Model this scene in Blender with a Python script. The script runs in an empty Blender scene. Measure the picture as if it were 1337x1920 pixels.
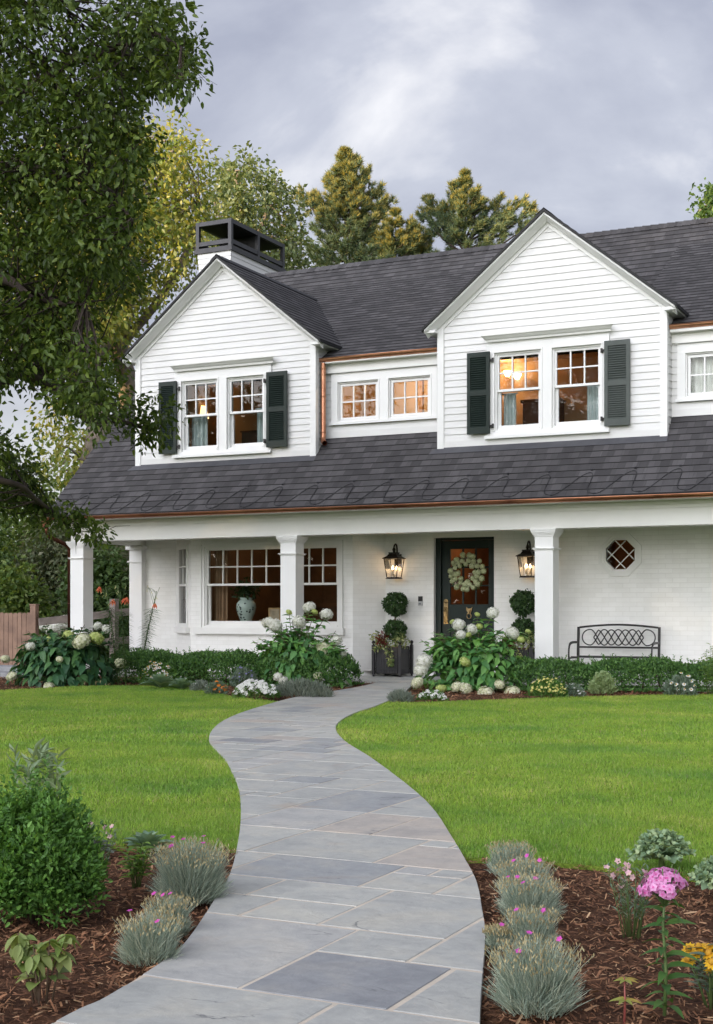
import bpy, math, random
import numpy as np
from mathutils import Vector

SC = bpy.context.scene
R = math.radians
rng = np.random.default_rng(7)
random.seed(7)

# ------------------------------------------------------------------ camera
FPX, YH, CAMH = 2535.0, 1143.0, 1.1
YAW = math.atan(1243.5 / FPX)
cs, sn = math.cos(YAW), math.sin(YAW)
cam = bpy.data.cameras.new('camera')
camo = bpy.data.objects.new('camera', cam)
SC.collection.objects.link(camo)
camo.location = (0, 0, CAMH)
camo.rotation_euler = (R(90), 0, YAW)
cam.sensor_fit = 'VERTICAL'
cam.sensor_height = 36
cam.sensor_width = 36
cam.lens = FPX / 1920 * 36
cam.shift_y = (YH - 960) / 1920
cam.clip_end = 2000
SC.camera = camo

# ------------------------------------------------------------------ sky, sun, exposure
SUN_EL, SUN_DIR = R(4.6), Vector((-0.50, -0.866, 0)).normalized()   # towards the sun, seen from the house
wd = bpy.data.worlds.new("World")
SC.world = wd
wd.use_nodes = True
wt = wd.node_tree
wt.nodes.clear()


def NN(t, typ, **kw):
    n = t.nodes.new(typ)
    for k, v in kw.items():
        setattr(n, k, v)
    return n


def mth(t, op, a, b=None, c=None, clamp=False):
    n = NN(t, 'ShaderNodeMath', operation=op, use_clamp=clamp)
    for i, v in enumerate((a, b, c)):
        if v is None:
            continue
        if isinstance(v, (int, float)):
            n.inputs[i].default_value = v
        else:
            t.links.new(v, n.inputs[i])
    return n.outputs[0]


def ramp(t, fac, stops, interp='LINEAR'):
    n = NN(t, 'ShaderNodeValToRGB')
    n.color_ramp.interpolation = interp
    el = n.color_ramp.elements
    while len(el) < len(stops):
        el.new(0.5)
    for e, (p, c) in zip(el, stops):
        e.position = p
        e.color = tuple(c) + (1,) if len(c) == 3 else c
    t.links.new(fac, n.inputs[0])
    return n.outputs[0]


def mixc(t, fac, a, b, blend='MIX'):
    n = NN(t, 'ShaderNodeMix', data_type='RGBA', blend_type=blend)
    for s, v in ((n.inputs[0], fac), (n.inputs[6], a), (n.inputs[7], b)):
        if isinstance(v, (int, float)):
            s.default_value = v
        elif isinstance(v, (tuple, list)):
            s.default_value = tuple(v) + (1,) if len(v) == 3 else tuple(v)
        else:
            t.links.new(v, s)
    return n.outputs[2]


tc = NN(wt, 'ShaderNodeTexCoord')
sep = NN(wt, 'ShaderNodeSeparateXYZ')
wt.links.new(tc.outputs['Generated'], sep.inputs[0])
zc = mth(wt, 'ADD', mth(wt, 'MAXIMUM', sep.outputs[2], 0.0), 0.22)
cmb = NN(wt, 'ShaderNodeCombineXYZ')
wt.links.new(mth(wt, 'DIVIDE', sep.outputs[0], zc), cmb.inputs[0])
wt.links.new(mth(wt, 'DIVIDE', sep.outputs[1], zc), cmb.inputs[1])
nz = NN(wt, 'ShaderNodeTexNoise')
nz.inputs['Scale'].default_value = 1.7
nz.inputs['Detail'].default_value = 9
nz.inputs['Roughness'].default_value = 0.52
nz.inputs['Distortion'].default_value = 0.35
wt.links.new(cmb.outputs[0], nz.inputs['Vector'])
cloud = ramp(wt, nz.outputs[0], [(0.34, (0.232, 0.247, 0.322)), (0.46, (0.303, 0.321, 0.402)),
                                 (0.56, (0.405, 0.424, 0.498)), (0.66, (0.67, 0.67, 0.70))])
# clouds are brighter on the side where the low sun stands behind them
dotn = NN(wt, 'ShaderNodeVectorMath', operation='DOT_PRODUCT')
wt.links.new(tc.outputs['Generated'], dotn.inputs[0])
dotn.inputs[1].default_value = Vector((-0.20, -0.93, 0.31)).normalized()
mr = NN(wt, 'ShaderNodeMapRange', interpolation_type='SMOOTHSTEP')
wt.links.new(dotn.outputs['Value'], mr.inputs[0])
mr.inputs[1].default_value = 0.62
mr.inputs[2].default_value = 1.0
mr.inputs[3].default_value = 1.0
mr.inputs[4].default_value = 12.0
hz = NN(wt, 'ShaderNodeMapRange', interpolation_type='SMOOTHSTEP')
wt.links.new(sep.outputs[2], hz.inputs[0])
hz.inputs[1].default_value = 0.05
hz.inputs[2].default_value = 0.24
hz.inputs[3].default_value = 0.75
hz.inputs[4].default_value = 0.0
cloud = mixc(wt, hz.outputs[0], cloud, (0.62, 0.63, 0.64))
vs = NN(wt, 'ShaderNodeVectorMath', operation='MULTIPLY')
wt.links.new(cloud, vs.inputs[0])
warm = NN(wt, 'ShaderNodeCombineXYZ')
wt.links.new(mr.outputs[0], warm.inputs[0])
wt.links.new(mth(wt, 'MULTIPLY_ADD', mr.outputs[0], 0.955, 0.045), warm.inputs[1])
wt.links.new(mth(wt, 'MULTIPLY_ADD', mr.outputs[0], 0.83, 0.17), warm.inputs[2])
wt.links.new(warm.outputs[0], vs.inputs[1])
sky = NN(wt, 'ShaderNodeTexSky', sky_type='NISHITA')
sky.sun_disc = False
sky.sun_elevation = SUN_EL
sky.sun_rotation = math.atan2(SUN_DIR.x, SUN_DIR.y)
b1 = NN(wt, 'ShaderNodeBackground')
b1.inputs[1].default_value = 0.08
wt.links.new(sky.outputs[0], b1.inputs[0])
b2 = NN(wt, 'ShaderNodeBackground')
b2.inputs[1].default_value = 0.95
wt.links.new(vs.outputs[0], b2.inputs[0])
mx = NN(wt, 'ShaderNodeMixShader')
mx.inputs[0].default_value = 0.85
wt.links.new(b1.outputs[0], mx.inputs[1])
wt.links.new(b2.outputs[0], mx.inputs[2])
wo = NN(wt, 'ShaderNodeOutputWorld')
wt.links.new(mx.outputs[0], wo.inputs[0])

sun = bpy.data.lights.new('sun', 'SUN')
sun.energy = 5.0
sun.angle = R(0.5)
sun.color = (1.0, 0.71, 0.36)
suno = bpy.data.objects.new('sun', sun)
SC.collection.objects.link(suno)
sd = Vector((SUN_DIR.x * math.cos(SUN_EL), SUN_DIR.y * math.cos(SUN_EL), math.sin(SUN_EL)))
suno.rotation_euler = sd.to_track_quat('Z', 'Y').to_euler()

SC.view_settings.view_transform = 'Standard'
SC.view_settings.look = 'None'
SC.view_settings.exposure = 0.80
SC.view_settings.gamma = 1.0
SC.cycles.max_bounces = 8
SC.cycles.transparent_max_bounces = 16
SC.cycles.sample_clamp_indirect = 4.0
SC.cycles.caustics_reflective = False
SC.cycles.caustics_refractive = False


# ------------------------------------------------------------------ measuring helpers (survey of the photograph)
def ray(px, py):
    a = (px - 668.5) / FPX
    return np.array((-sn + a * cs, cs + a * sn, (YH - py) / FPX))


def atY(px, py, Y):
    d = ray(px, py)
    t = Y / d[1]
    return np.array((d[0] * t, Y, CAMH + d[2] * t))


def atD(px, py, t):
    d = ray(px, py)
    return np.array((d[0] * t, d[1] * t, CAMH + d[2] * t))


def G(px, py, z=0.0):
    d = ray(px, py)
    t = (z - CAMH) / d[2]
    return np.array((d[0] * t, d[1] * t, z))


def proj(P):
    P = np.atleast_2d(P)
    f = -sn * P[:, 0] + cs * P[:, 1]
    r = cs * P[:, 0] + sn * P[:, 1]
    f = np.where(np.abs(f) < 1e-3, 1e-3, f)
    return 668.5 + FPX * r / f, YH - FPX * (P[:, 2] - CAMH) / f, f


# ------------------------------------------------------------------ materials
MATS = {}


def newmat(name):
    m = bpy.data.materials.new(name)
    m.use_nodes = True
    t = m.node_tree
    t.nodes.clear()
    out = NN(t, 'ShaderNodeOutputMaterial')
    p = NN(t, 'ShaderNodeBsdfPrincipled')
    t.links.new(p.outputs[0], out.inputs[0])
    return m, t, p, out


def setc(t, sock, v):
    if isinstance(v, (tuple, list)):
        sock.default_value = tuple(v) + (1,) if len(v) == 3 else tuple(v)
    elif isinstance(v, (int, float)):
        sock.default_value = v
    else:
        t.links.new(v, sock)


def noise(t, scale, detail=4, coord='Object', vec=None, rough=0.55, dist=0.0):
    n = NN(t, 'ShaderNodeTexNoise')
    n.inputs['Scale'].default_value = scale
    n.inputs['Detail'].default_value = detail
    n.inputs['Roughness'].default_value = rough
    n.inputs['Distortion'].default_value = dist
    if vec is None:
        c = NN(t, 'ShaderNodeTexCoord')
        vec = c.outputs[coord]
    t.links.new(vec, n.inputs['Vector'])
    return n.outputs[0]


def bump(t, p, h, strength=0.3, dist=0.01):
    b = NN(t, 'ShaderNodeBump')
    b.inputs['Strength'].default_value = strength
    b.inputs['Distance'].default_value = dist
    t.links.new(h, b.inputs['Height'])
    t.links.new(b.outputs[0], p.inputs['Normal'])


def plain(name, c1, c2=None, rough=0.5, metal=0.0, scale=6.0, bmp=0.0, spec=0.5, bscale=None, lo=0.35, hi=0.65):
    if name in MATS:
        return MATS[name]
    m, t, p, out = newmat(name)
    c2 = c2 or tuple(x * 0.85 for x in c1)
    n = noise(t, scale, 5)
    setc(t, p.inputs['Base Color'], ramp(t, n, [(lo, c1), (hi, c2)]))
    p.inputs['Roughness'].default_value = rough
    p.inputs['Metallic'].default_value = metal
    p.inputs['Specular IOR Level'].default_value = spec
    if bmp:
        bump(t, p, noise(t, bscale or scale * 8, 4), bmp, 0.004)
    MATS[name] = m
    return m


def leafmat(name, stops, trans=0.35, rough=0.5, tmul=(1.5, 1.35, 0.6), spec=0.35):
    if name in MATS:
        return MATS[name]
    m, t, p, out = newmat(name)
    g = NN(t, 'ShaderNodeNewGeometry')
    col = ramp(t, g.outputs['Random Per Island'], [(i / (len(stops) - 1), c) for i, c in enumerate(stops)])
    setc(t, p.inputs['Base Color'], col)
    p.inputs['Roughness'].default_value = rough
    p.inputs['Specular IOR Level'].default_value = spec
    tr = NN(t, 'ShaderNodeBsdfTranslucent')
    setc(t, tr.inputs[0], mixc(t, 1.0, col, tmul, 'MULTIPLY'))
    mxs = NN(t, 'ShaderNodeMixShader')
    mxs.inputs[0].default_value = trans
    t.links.new(p.outputs[0], mxs.inputs[1])
    t.links.new(tr.outputs[0], mxs.inputs[2])
    t.links.new(mxs.outputs[0], out.inputs[0])
    MATS[name] = m
    return m


def glassmat(name, tint=(0.93, 0.95, 0.95), refl=0.10):
    if name in MATS:
        return MATS[name]
    m, t, p, out = newmat(name)
    tr = NN(t, 'ShaderNodeBsdfTransparent')
    setc(t, tr.inputs[0], tint)
    gl = NN(t, 'ShaderNodeBsdfGlossy')
    gl.inputs['Roughness'].default_value = 0.015
    bump_n = NN(t, 'ShaderNodeBump')
    bump_n.inputs['Strength'].default_value = 0.03
    bump_n.inputs['Distance'].default_value = 0.01
    t.links.new(noise(t, 2.2, 2), bump_n.inputs['Height'])
    t.links.new(bump_n.outputs[0], gl.inputs['Normal'])
    fr = NN(t, 'ShaderNodeFresnel')
    fr.inputs[0].default_value = 1.5
    f = mth(t, 'MULTIPLY', fr.outputs[0], refl, clamp=True)
    ms = NN(t, 'ShaderNodeMixShader')
    t.links.new(f, ms.inputs[0])
    t.links.new(tr.outputs[0], ms.inputs[1])
    t.links.new(gl.outputs[0], ms.inputs[2])
    t.links.new(ms.outputs[0], out.inputs[0])
    MATS[name] = m
    return m


def emit(name, col, strength):
    if name in MATS:
        return MATS[name]
    m, t, p, out = newmat(name)
    setc(t, p.inputs['Base Color'], col)
    setc(t, p.inputs['Emission Color'], col)
    p.inputs['Emission Strength'].default_value = strength
    MATS[name] = m
    return m


def shingle_mat():
    m, t, p, out = newmat('asphalt_shingle')
    c = NN(t, 'ShaderNodeTexCoord')
    cols = []
    for w, off, sc in ((0.23, 0.37, 1.0), (0.145, 0.61, 1.0)):
        b = NN(t, 'ShaderNodeTexBrick')
        b.offset = off
        b.offset_frequency = 3 if w > 0.2 else 2
        b.squash = 0.72
        b.squash_frequency = 2
        b.inputs['Scale'].default_value = 1.0
        b.inputs['Brick Width'].default_value = w
        b.inputs['Row Height'].default_value = 0.145
        b.inputs['Mortar Size'].default_value = 0.0035
        b.inputs['Mortar Smooth'].default_value = 0.3
        b.inputs['Color1'].default_value = (0.0, 0.0, 0.0, 1)
        b.inputs['Color2'].default_value = (1, 1, 1, 1)
        b.inputs['Mortar'].default_value = (0.0, 0.0, 0.0, 1)
        t.links.new(c.outputs['UV'], b.inputs['Vector'])
        cols.append(b)
    v = mth(t, 'ADD', mth(t, 'MULTIPLY', cols[0].outputs[0], 0.62), mth(t, 'MULTIPLY', cols[1].outputs[0], 0.38))
    gr = noise(t, 260, 2)
    v2 = mth(t, 'ADD', v, mth(t, 'MULTIPLY', mth(t, 'SUBTRACT', gr, 0.5), 0.75))
    v3 = mth(t, 'ADD', v2, mth(t, 'MULTIPLY', mth(t, 'SUBTRACT', noise(t, 0.9, 4), 0.5), 0.5))
    col = ramp(t, v3, [(0.0, (0.044, 0.042, 0.044)), (0.45, (0.066, 0.063, 0.065)), (1.0, (0.105, 0.100, 0.103))])
    setc(t, p.inputs['Base Color'], col)
    p.inputs['Roughness'].default_value = 0.92
    p.inputs['Specular IOR Level'].default_value = 0.25
    bump(t, p, mth(t, 'ADD', v, mth(t, 'MULTIPLY', gr, 0.5)), 0.6, 0.006)
    MATS['shingle'] = m
    return m


def brick_mat():
    m, t, p, out = newmat('painted_brick')
    c = NN(t, 'ShaderNodeTexCoord')
    b = NN(t, 'ShaderNodeTexBrick')
    b.inputs['Scale'].default_value = 1.0
    b.inputs['Brick Width'].default_value = 0.215
    b.inputs['Row Height'].default_value = 0.0715
    b.inputs['Mortar Size'].default_value = 0.0042
    b.inputs['Mortar Smooth'].default_value = 0.45
    b.inputs['Color1'].default_value = (0.80, 0.795, 0.765, 1)
    b.inputs['Color2'].default_value = (0.85, 0.845, 0.82, 1)
    b.inputs['Mortar'].default_value = (0.765, 0.76, 0.73, 1)
    t.links.new(c.outputs['UV'], b.inputs['Vector'])
    n = noise(t, 3.5, 5)
    setc(t, p.inputs['Base Color'], mixc(t, 1.0, b.outputs[0], ramp(t, n, [(0.3, (0.93, 0.93, 0.92)), (0.7, (1, 1, 1))]), 'MULTIPLY'))
    p.inputs['Roughness'].default_value = 0.6
    h = mth(t, 'SUBTRACT', mth(t, 'MULTIPLY', noise(t, 38, 4), 0.28), b.outputs['Fac'])
    bump(t, p, h, 0.45, 0.005)
    MATS['brick'] = m
    return m


def stone_mat():
    m, t, p, out = newmat('bluestone')
    g = NN(t, 'ShaderNodeNewGeometry')
    base = ramp(t, g.outputs['Random Per Island'],
                [(0.0, (0.365, 0.368, 0.352)), (0.26, (0.40, 0.402, 0.38)), (0.46, (0.29, 0.30, 0.308)), (0.54, (0.372, 0.375, 0.358)),
                 (0.80, (0.385, 0.352, 0.322)), (0.86, (0.25, 0.257, 0.27)), (0.885, (0.385, 0.382, 0.370)), (1.0, (0.325, 0.327, 0.33))], 'CONSTANT')
    n1 = noise(t, 3.0, 6, dist=0.8)
    n2 = noise(t, 22, 5)
    col = mixc(t, 1.0, base, ramp(t, n1, [(0.28, (0.83, 0.84, 0.845)), (0.5, (1, 1, 0.985)), (0.68, (1.13, 1.09, 1.01))]), 'MULTIPLY')
    col = mixc(t, 1.0, col, ramp(t, n2, [(0.32, (0.90, 0.90, 0.91)), (0.62, (1.05, 1.05, 1.04))]), 'MULTIPLY')
    rust = ramp(t, noise(t, 1.3, 4, dist=1.2), [(0.60, (0, 0, 0)), (0.74, (0.5, 0.5, 0.5))])
    col = mixc(t, rust, col, (0.36, 0.27, 0.19))
    # cleft seams
    ms = NN(t, 'ShaderNodeTexNoise')
    ms.inputs['Scale'].default_value = 1.6
    ms.inputs['Detail'].default_value = 6
    ms.inputs['Distortion'].default_value = 1.5
    cc = NN(t, 'ShaderNodeTexCoord')
    mp = NN(t, 'ShaderNodeMapping')
    mp.inputs['Scale'].default_value = (0.55, 1.6, 1)
    mp.inputs['Rotation'].default_value = (0, 0, 0.25)
    t.links.new(cc.outputs['Object'], mp.inputs[0])
    t.links.new(mp.outputs[0], ms.inputs['Vector'])
    seam = mth(t, 'ABSOLUTE', mth(t, 'SUBTRACT', ms.outputs[0], 0.5))
    seamf = ramp(t, seam, [(0.0, (1, 1, 1)), (0.006, (0.0, 0.0, 0.0))])
    gate = ramp(t, noise(t, 2.1, 2), [(0.56, (0, 0, 0)), (0.62, (1, 1, 1))])
    sg = mixc(t, 1.0, seamf, gate, 'MULTIPLY')
    col = mixc(t, sg, col, (0.12, 0.125, 0.13))
    setc(t, p.inputs['Base Color'], col)
    p.inputs['Roughness'].default_value = 0.62
    h = mth(t, 'ADD', mth(t, 'MULTIPLY', noise(t, 9, 7, dist=0.6), 0.9), mth(t, 'MULTIPLY', n2, 0.25))
    bump(t, p, h, 0.6, 0.014)
    MATS['stone'] = m
    return m


def siding_mat():
    m, t, p, out = newmat('white_siding')
    n = noise(t, 1.5, 5)
    setc(t, p.inputs['Base Color'], ramp(t, n, [(0.3, (0.665, 0.66, 0.645)), (0.7, (0.72, 0.717, 0.705))]))
    p.inputs['Roughness'].default_value = 0.5
    c = NN(t, 'ShaderNodeTexCoord')
    mp = NN(t, 'ShaderNodeMapping')
    mp.inputs['Scale'].default_value = (4, 4, 120)
    t.links.new(c.outputs['Object'], mp.inputs[0])
    bump(t, p, noise(t, 1.0, 3, vec=mp.outputs[0]), 0.12, 0.004)
    MATS['siding'] = m
    return m


def ground_mat(name, c1, c2, c3, s1, s2, bmp=0.5):
    m, t, p, out = newmat(name)
    n = noise(t, s1, 6)
    col = ramp(t, n, [(0.3, c1), (0.5, c2), (0.7, c3)])
    n2 = noise(t, s2, 5)
    col = mixc(t, 1.0, col, ramp(t, n2, [(0.3, (0.6, 0.6, 0.6)), (0.7, (1.25, 1.25, 1.25))]), 'MULTIPLY')
    setc(t, p.inputs['Base Color'], col)
    p.inputs['Roughness'].default_value = 0.95
    p.inputs['Specular IOR Level'].default_value = 0.1
    bump(t, p, n2, bmp, 0.02)
    MATS[name] = m
    return m


def grass_mat():
    m, t, p, out = newmat('grass_blade')
    g = NN(t, 'ShaderNodeNewGeometry')
    col = ramp(t, g.outputs['Random Per Island'], [(0, (0.17, 0.285, 0.042)), (0.45, (0.25, 0.40, 0.056)),
                                                    (0.85, (0.33, 0.48, 0.05)), (0.94, (0.36, 0.40, 0.11)), (1.0, (0.42, 0.36, 0.18))])
    pt = ramp(t, noise(t, 0.8, 8, rough=.68), [(0.36, (0.62, 0.78, 0.95)), (0.47, (0.93, 0.97, 1.05)), (0.54, (1.03, 1.01, 1.05)), (0.64, (1.42, 1.16, 1.6))])
    col = mixc(t, 1.0, col, pt, 'MULTIPLY')
    setc(t, p.inputs['Base Color'], col)
    p.inputs['Roughness'].default_value = 0.55
    p.inputs['Specular IOR Level'].default_value = 0.25
    tr = NN(t, 'ShaderNodeBsdfTranslucent')
    setc(t, tr.inputs[0], col)
    ms = NN(t, 'ShaderNodeMixShader')
    ms.inputs[0].default_value = 0.3
    t.links.new(p.outputs[0], ms.inputs[1])
    t.links.new(tr.outputs[0], ms.inputs[2])
    t.links.new(ms.outputs[0], out.inputs[0])
    MATS['grass'] = m
    return m


def chip_mat():
    m, t, p, out = newmat('bark_mulch')
    g = NN(t, 'ShaderNodeNewGeometry')
    col = ramp(t, g.outputs['Random Per Island'], [(0, (0.055, 0.028, 0.017)), (0.28, (0.15, 0.070, 0.038)), (0.56, (0.24, 0.118, 0.066)),
                                                    (0.86, (0.25, 0.13, 0.068)), (0.96, (0.40, 0.24, 0.135)), (1.0, (0.48, 0.33, 0.2))])
    setc(t, p.inputs['Base Color'], col)
    p.inputs['Roughness'].default_value = 0.85
    p.inputs['Specular IOR Level'].default_value = 0.2
    MATS['chip'] = m
    return m


shingle_mat(); brick_mat(); stone_mat(); siding_mat(); grass_mat(); chip_mat()
ground_mat('mulch', (0.036, 0.019, 0.012), (0.085, 0.042, 0.025), (0.14, 0.07, 0.04), 14, 60, 1.0)
ground_mat('turf', (0.10, 0.165, 0.022), (0.13, 0.20, 0.026), (0.16, 0.22, 0.034), 1.2, 90, 0.5)
ground_mat('meadow', (0.05, 0.075, 0.025), (0.075, 0.105, 0.03), (0.10, 0.12, 0.045), 0.3, 12, 0.6)
WHITE = plain('white_trim', (0.80, 0.80, 0.785), (0.765, 0.765, 0.75), 0.42, scale=2.0)
CREAM = plain('cream_trim', (0.77, 0.765, 0.735), (0.73, 0.73, 0.70), 0.45, scale=2.0)
COPPER = plain('copper', (0.74, 0.37, 0.22), (0.55, 0.25, 0.145), 0.36, 1.0, scale=3.2, bmp=0.05)
DARKCOPPER = plain('aged_copper', (0.15, 0.065, 0.04), (0.09, 0.04, 0.028), 0.5, 1.0, scale=3.2)
BLACKGREEN = plain('door_green', (0.009, 0.017, 0.014), (0.012, 0.021, 0.017), 0.48, scale=3, spec=.3)
SHUTTER = plain('shutter_green', (0.012, 0.021, 0.017), (0.016, 0.026, 0.021), 0.5, scale=3, spec=.3)
SHUTTERGREY = plain('shutter_greygreen', (0.070, 0.082, 0.075), (0.088, 0.10, 0.092), 0.55, scale=3, spec=.3)  # lighter grey-green than the other shutters
BLACK = plain('black_metal', (0.014, 0.013, 0.012), (0.022, 0.020, 0.018), 0.42, 0.3, scale=20)
BRONZE = plain('bronze_metal', (0.030, 0.022, 0.017), (0.017, 0.013, 0.011), 0.45, 0.6, scale=20)
CAPGREY = plain('grey_metal', (0.030, 0.030, 0.034), (0.042, 0.042, 0.047), 0.45, 0.35, scale=6)
MESHM = plain('dark_screen', (0.008, 0.008, 0.009), (0.012, 0.012, 0.013), 0.7, scale=30)
BRASS = plain('brass', (0.46, 0.33, 0.17), (0.33, 0.23, 0.11), 0.32, 1.0, scale=14)
CABLE = plain('black_cable', (0.012, 0.012, 0.014), (0.02, 0.02, 0.022), 0.5, scale=20)
FLASH = plain('grey_flashing', (0.075, 0.075, 0.085), (0.10, 0.10, 0.11), 0.5, 0.3, scale=5)
EDGE = plain('roof_edge', (0.012, 0.012, 0.013), (0.02, 0.02, 0.02), 0.7, scale=8)
MORTAR = plain('joint_mortar', (0.56, 0.49, 0.40), (0.46, 0.40, 0.33), 0.9, scale=9, bmp=0.5)
BARK = plain('bark_brown', (0.060, 0.043, 0.033), (0.030, 0.021, 0.017), 0.9, scale=9, bmp=0.9, bscale=30)
GREYBARK = plain('bark_grey', (0.24, 0.20, 0.165), (0.12, 0.098, 0.08), 0.9, scale=4, bmp=1.0, bscale=14)
STEM = plain('green_stem', (0.075, 0.13, 0.035), (0.10, 0.15, 0.045), 0.55, scale=30)
WOODSTEM = plain('woody_stem', (0.13, 0.09, 0.055), (0.09, 0.06, 0.04), 0.8, scale=30)
FENCE = plain('cedar_fence', (0.30, 0.19, 0.135), (0.20, 0.125, 0.09), 0.8, scale=5, bmp=0.4, bscale=24)
GREYWOOD = plain('weathered_wood', (0.34, 0.29, 0.26), (0.24, 0.20, 0.18), 0.85, scale=6, bmp=0.4, bscale=24)
GLASS = glassmat('window_glass', refl=0.85)
LGLASS = glassmat('lantern_glass', (0.97, 0.97, 0.97), 0.7)
ROOM = plain('warm_plaster', (0.52, 0.33, 0.17), (0.46, 0.29, 0.15), 0.8, scale=1.0)
ROOMTAUPE = plain('taupe_plaster', (0.30, 0.20, 0.14), (0.25, 0.17, 0.12), 0.8, scale=1.0)
WOODROOM = plain('dark_panelling', (0.13, 0.068, 0.036), (0.075, 0.04, 0.024), 0.5, scale=2.5)
CURT = plain('pale_curtain', (0.55, 0.62, 0.60), (0.45, 0.53, 0.52), 0.9, scale=5)
TANCURT = plain('tan_curtain', (0.36, 0.23, 0.13), (0.25, 0.155, 0.09), 0.9, scale=5)

# ------------------------------------------------------------------ object helpers
COL = SC.collection


def tag(o, label=None, cat=None, group=None, kind=None):
    if label: o['label'] = label
    if cat: o['category'] = cat
    if group: o['group'] = group
    if kind: o['kind'] = kind
    return o


def thing(name, label, cat, loc=(0, 0, 0), group=None, rz=0.0):
    o = bpy.data.objects.new(name, None)
    o.empty_display_size = 0.1
    COL.objects.link(o)
    o.location = tuple(float(v) for v in loc)
    o.rotation_euler = (0, 0, rz)
    return tag(o, label, cat, group)


def rootloc(o):
    while o is not None and o.parent is not None:
        o = o.parent
    return np.array(o.location) if o is not None else np.zeros(3)


def link(name, me, parent):
    o = bpy.data.objects.new(name, me)
    COL.objects.link(o)
    if parent is not None:
        o.parent = parent
    return o


def copy_tree(o, parent=None):
    c = o.copy()
    COL.objects.link(c)
    c.parent = parent
    for ch in list(o.children):
        copy_tree(ch, c)
    return c


def npmesh(name, V, faces, mats, parent=None, world=True, mi=None, smooth=False):
    """faces: list of (n,k) int arrays. One mesh object from arrays."""
    V = np.asarray(V, dtype=np.float64).reshape(-1, 3)
    if world and parent is not None:
        V = V - rootloc(parent)
    me = bpy.data.meshes.new(name)
    me.vertices.add(len(V))
    me.vertices.foreach_set('co', V.astype(np.float32).ravel())
    tot = [f.shape[1] * np.ones(len(f), dtype=np.int32) for f in faces]
    lt = np.concatenate(tot)
    li = np.concatenate([f.ravel() for f in faces]).astype(np.int32)
    me.loops.add(len(li))
    me.loops.foreach_set('vertex_index', li)
    me.polygons.add(len(lt))
    st = np.concatenate(([0], np.cumsum(lt)[:-1])).astype(np.int32)
    me.polygons.foreach_set('loop_start', st)
    me.polygons.foreach_set('loop_total', lt)
    if mi is not None:
        me.polygons.foreach_set('material_index', np.asarray(mi, dtype=np.int32))
    if smooth:
        me.polygons.foreach_set('use_smooth', np.ones(len(lt), dtype=bool))
    for m in (mats if isinstance(mats, (list, tuple)) else [mats]):
        me.materials.append(m)
    me.update(calc_edges=True)
    return link(name, me, parent)


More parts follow.
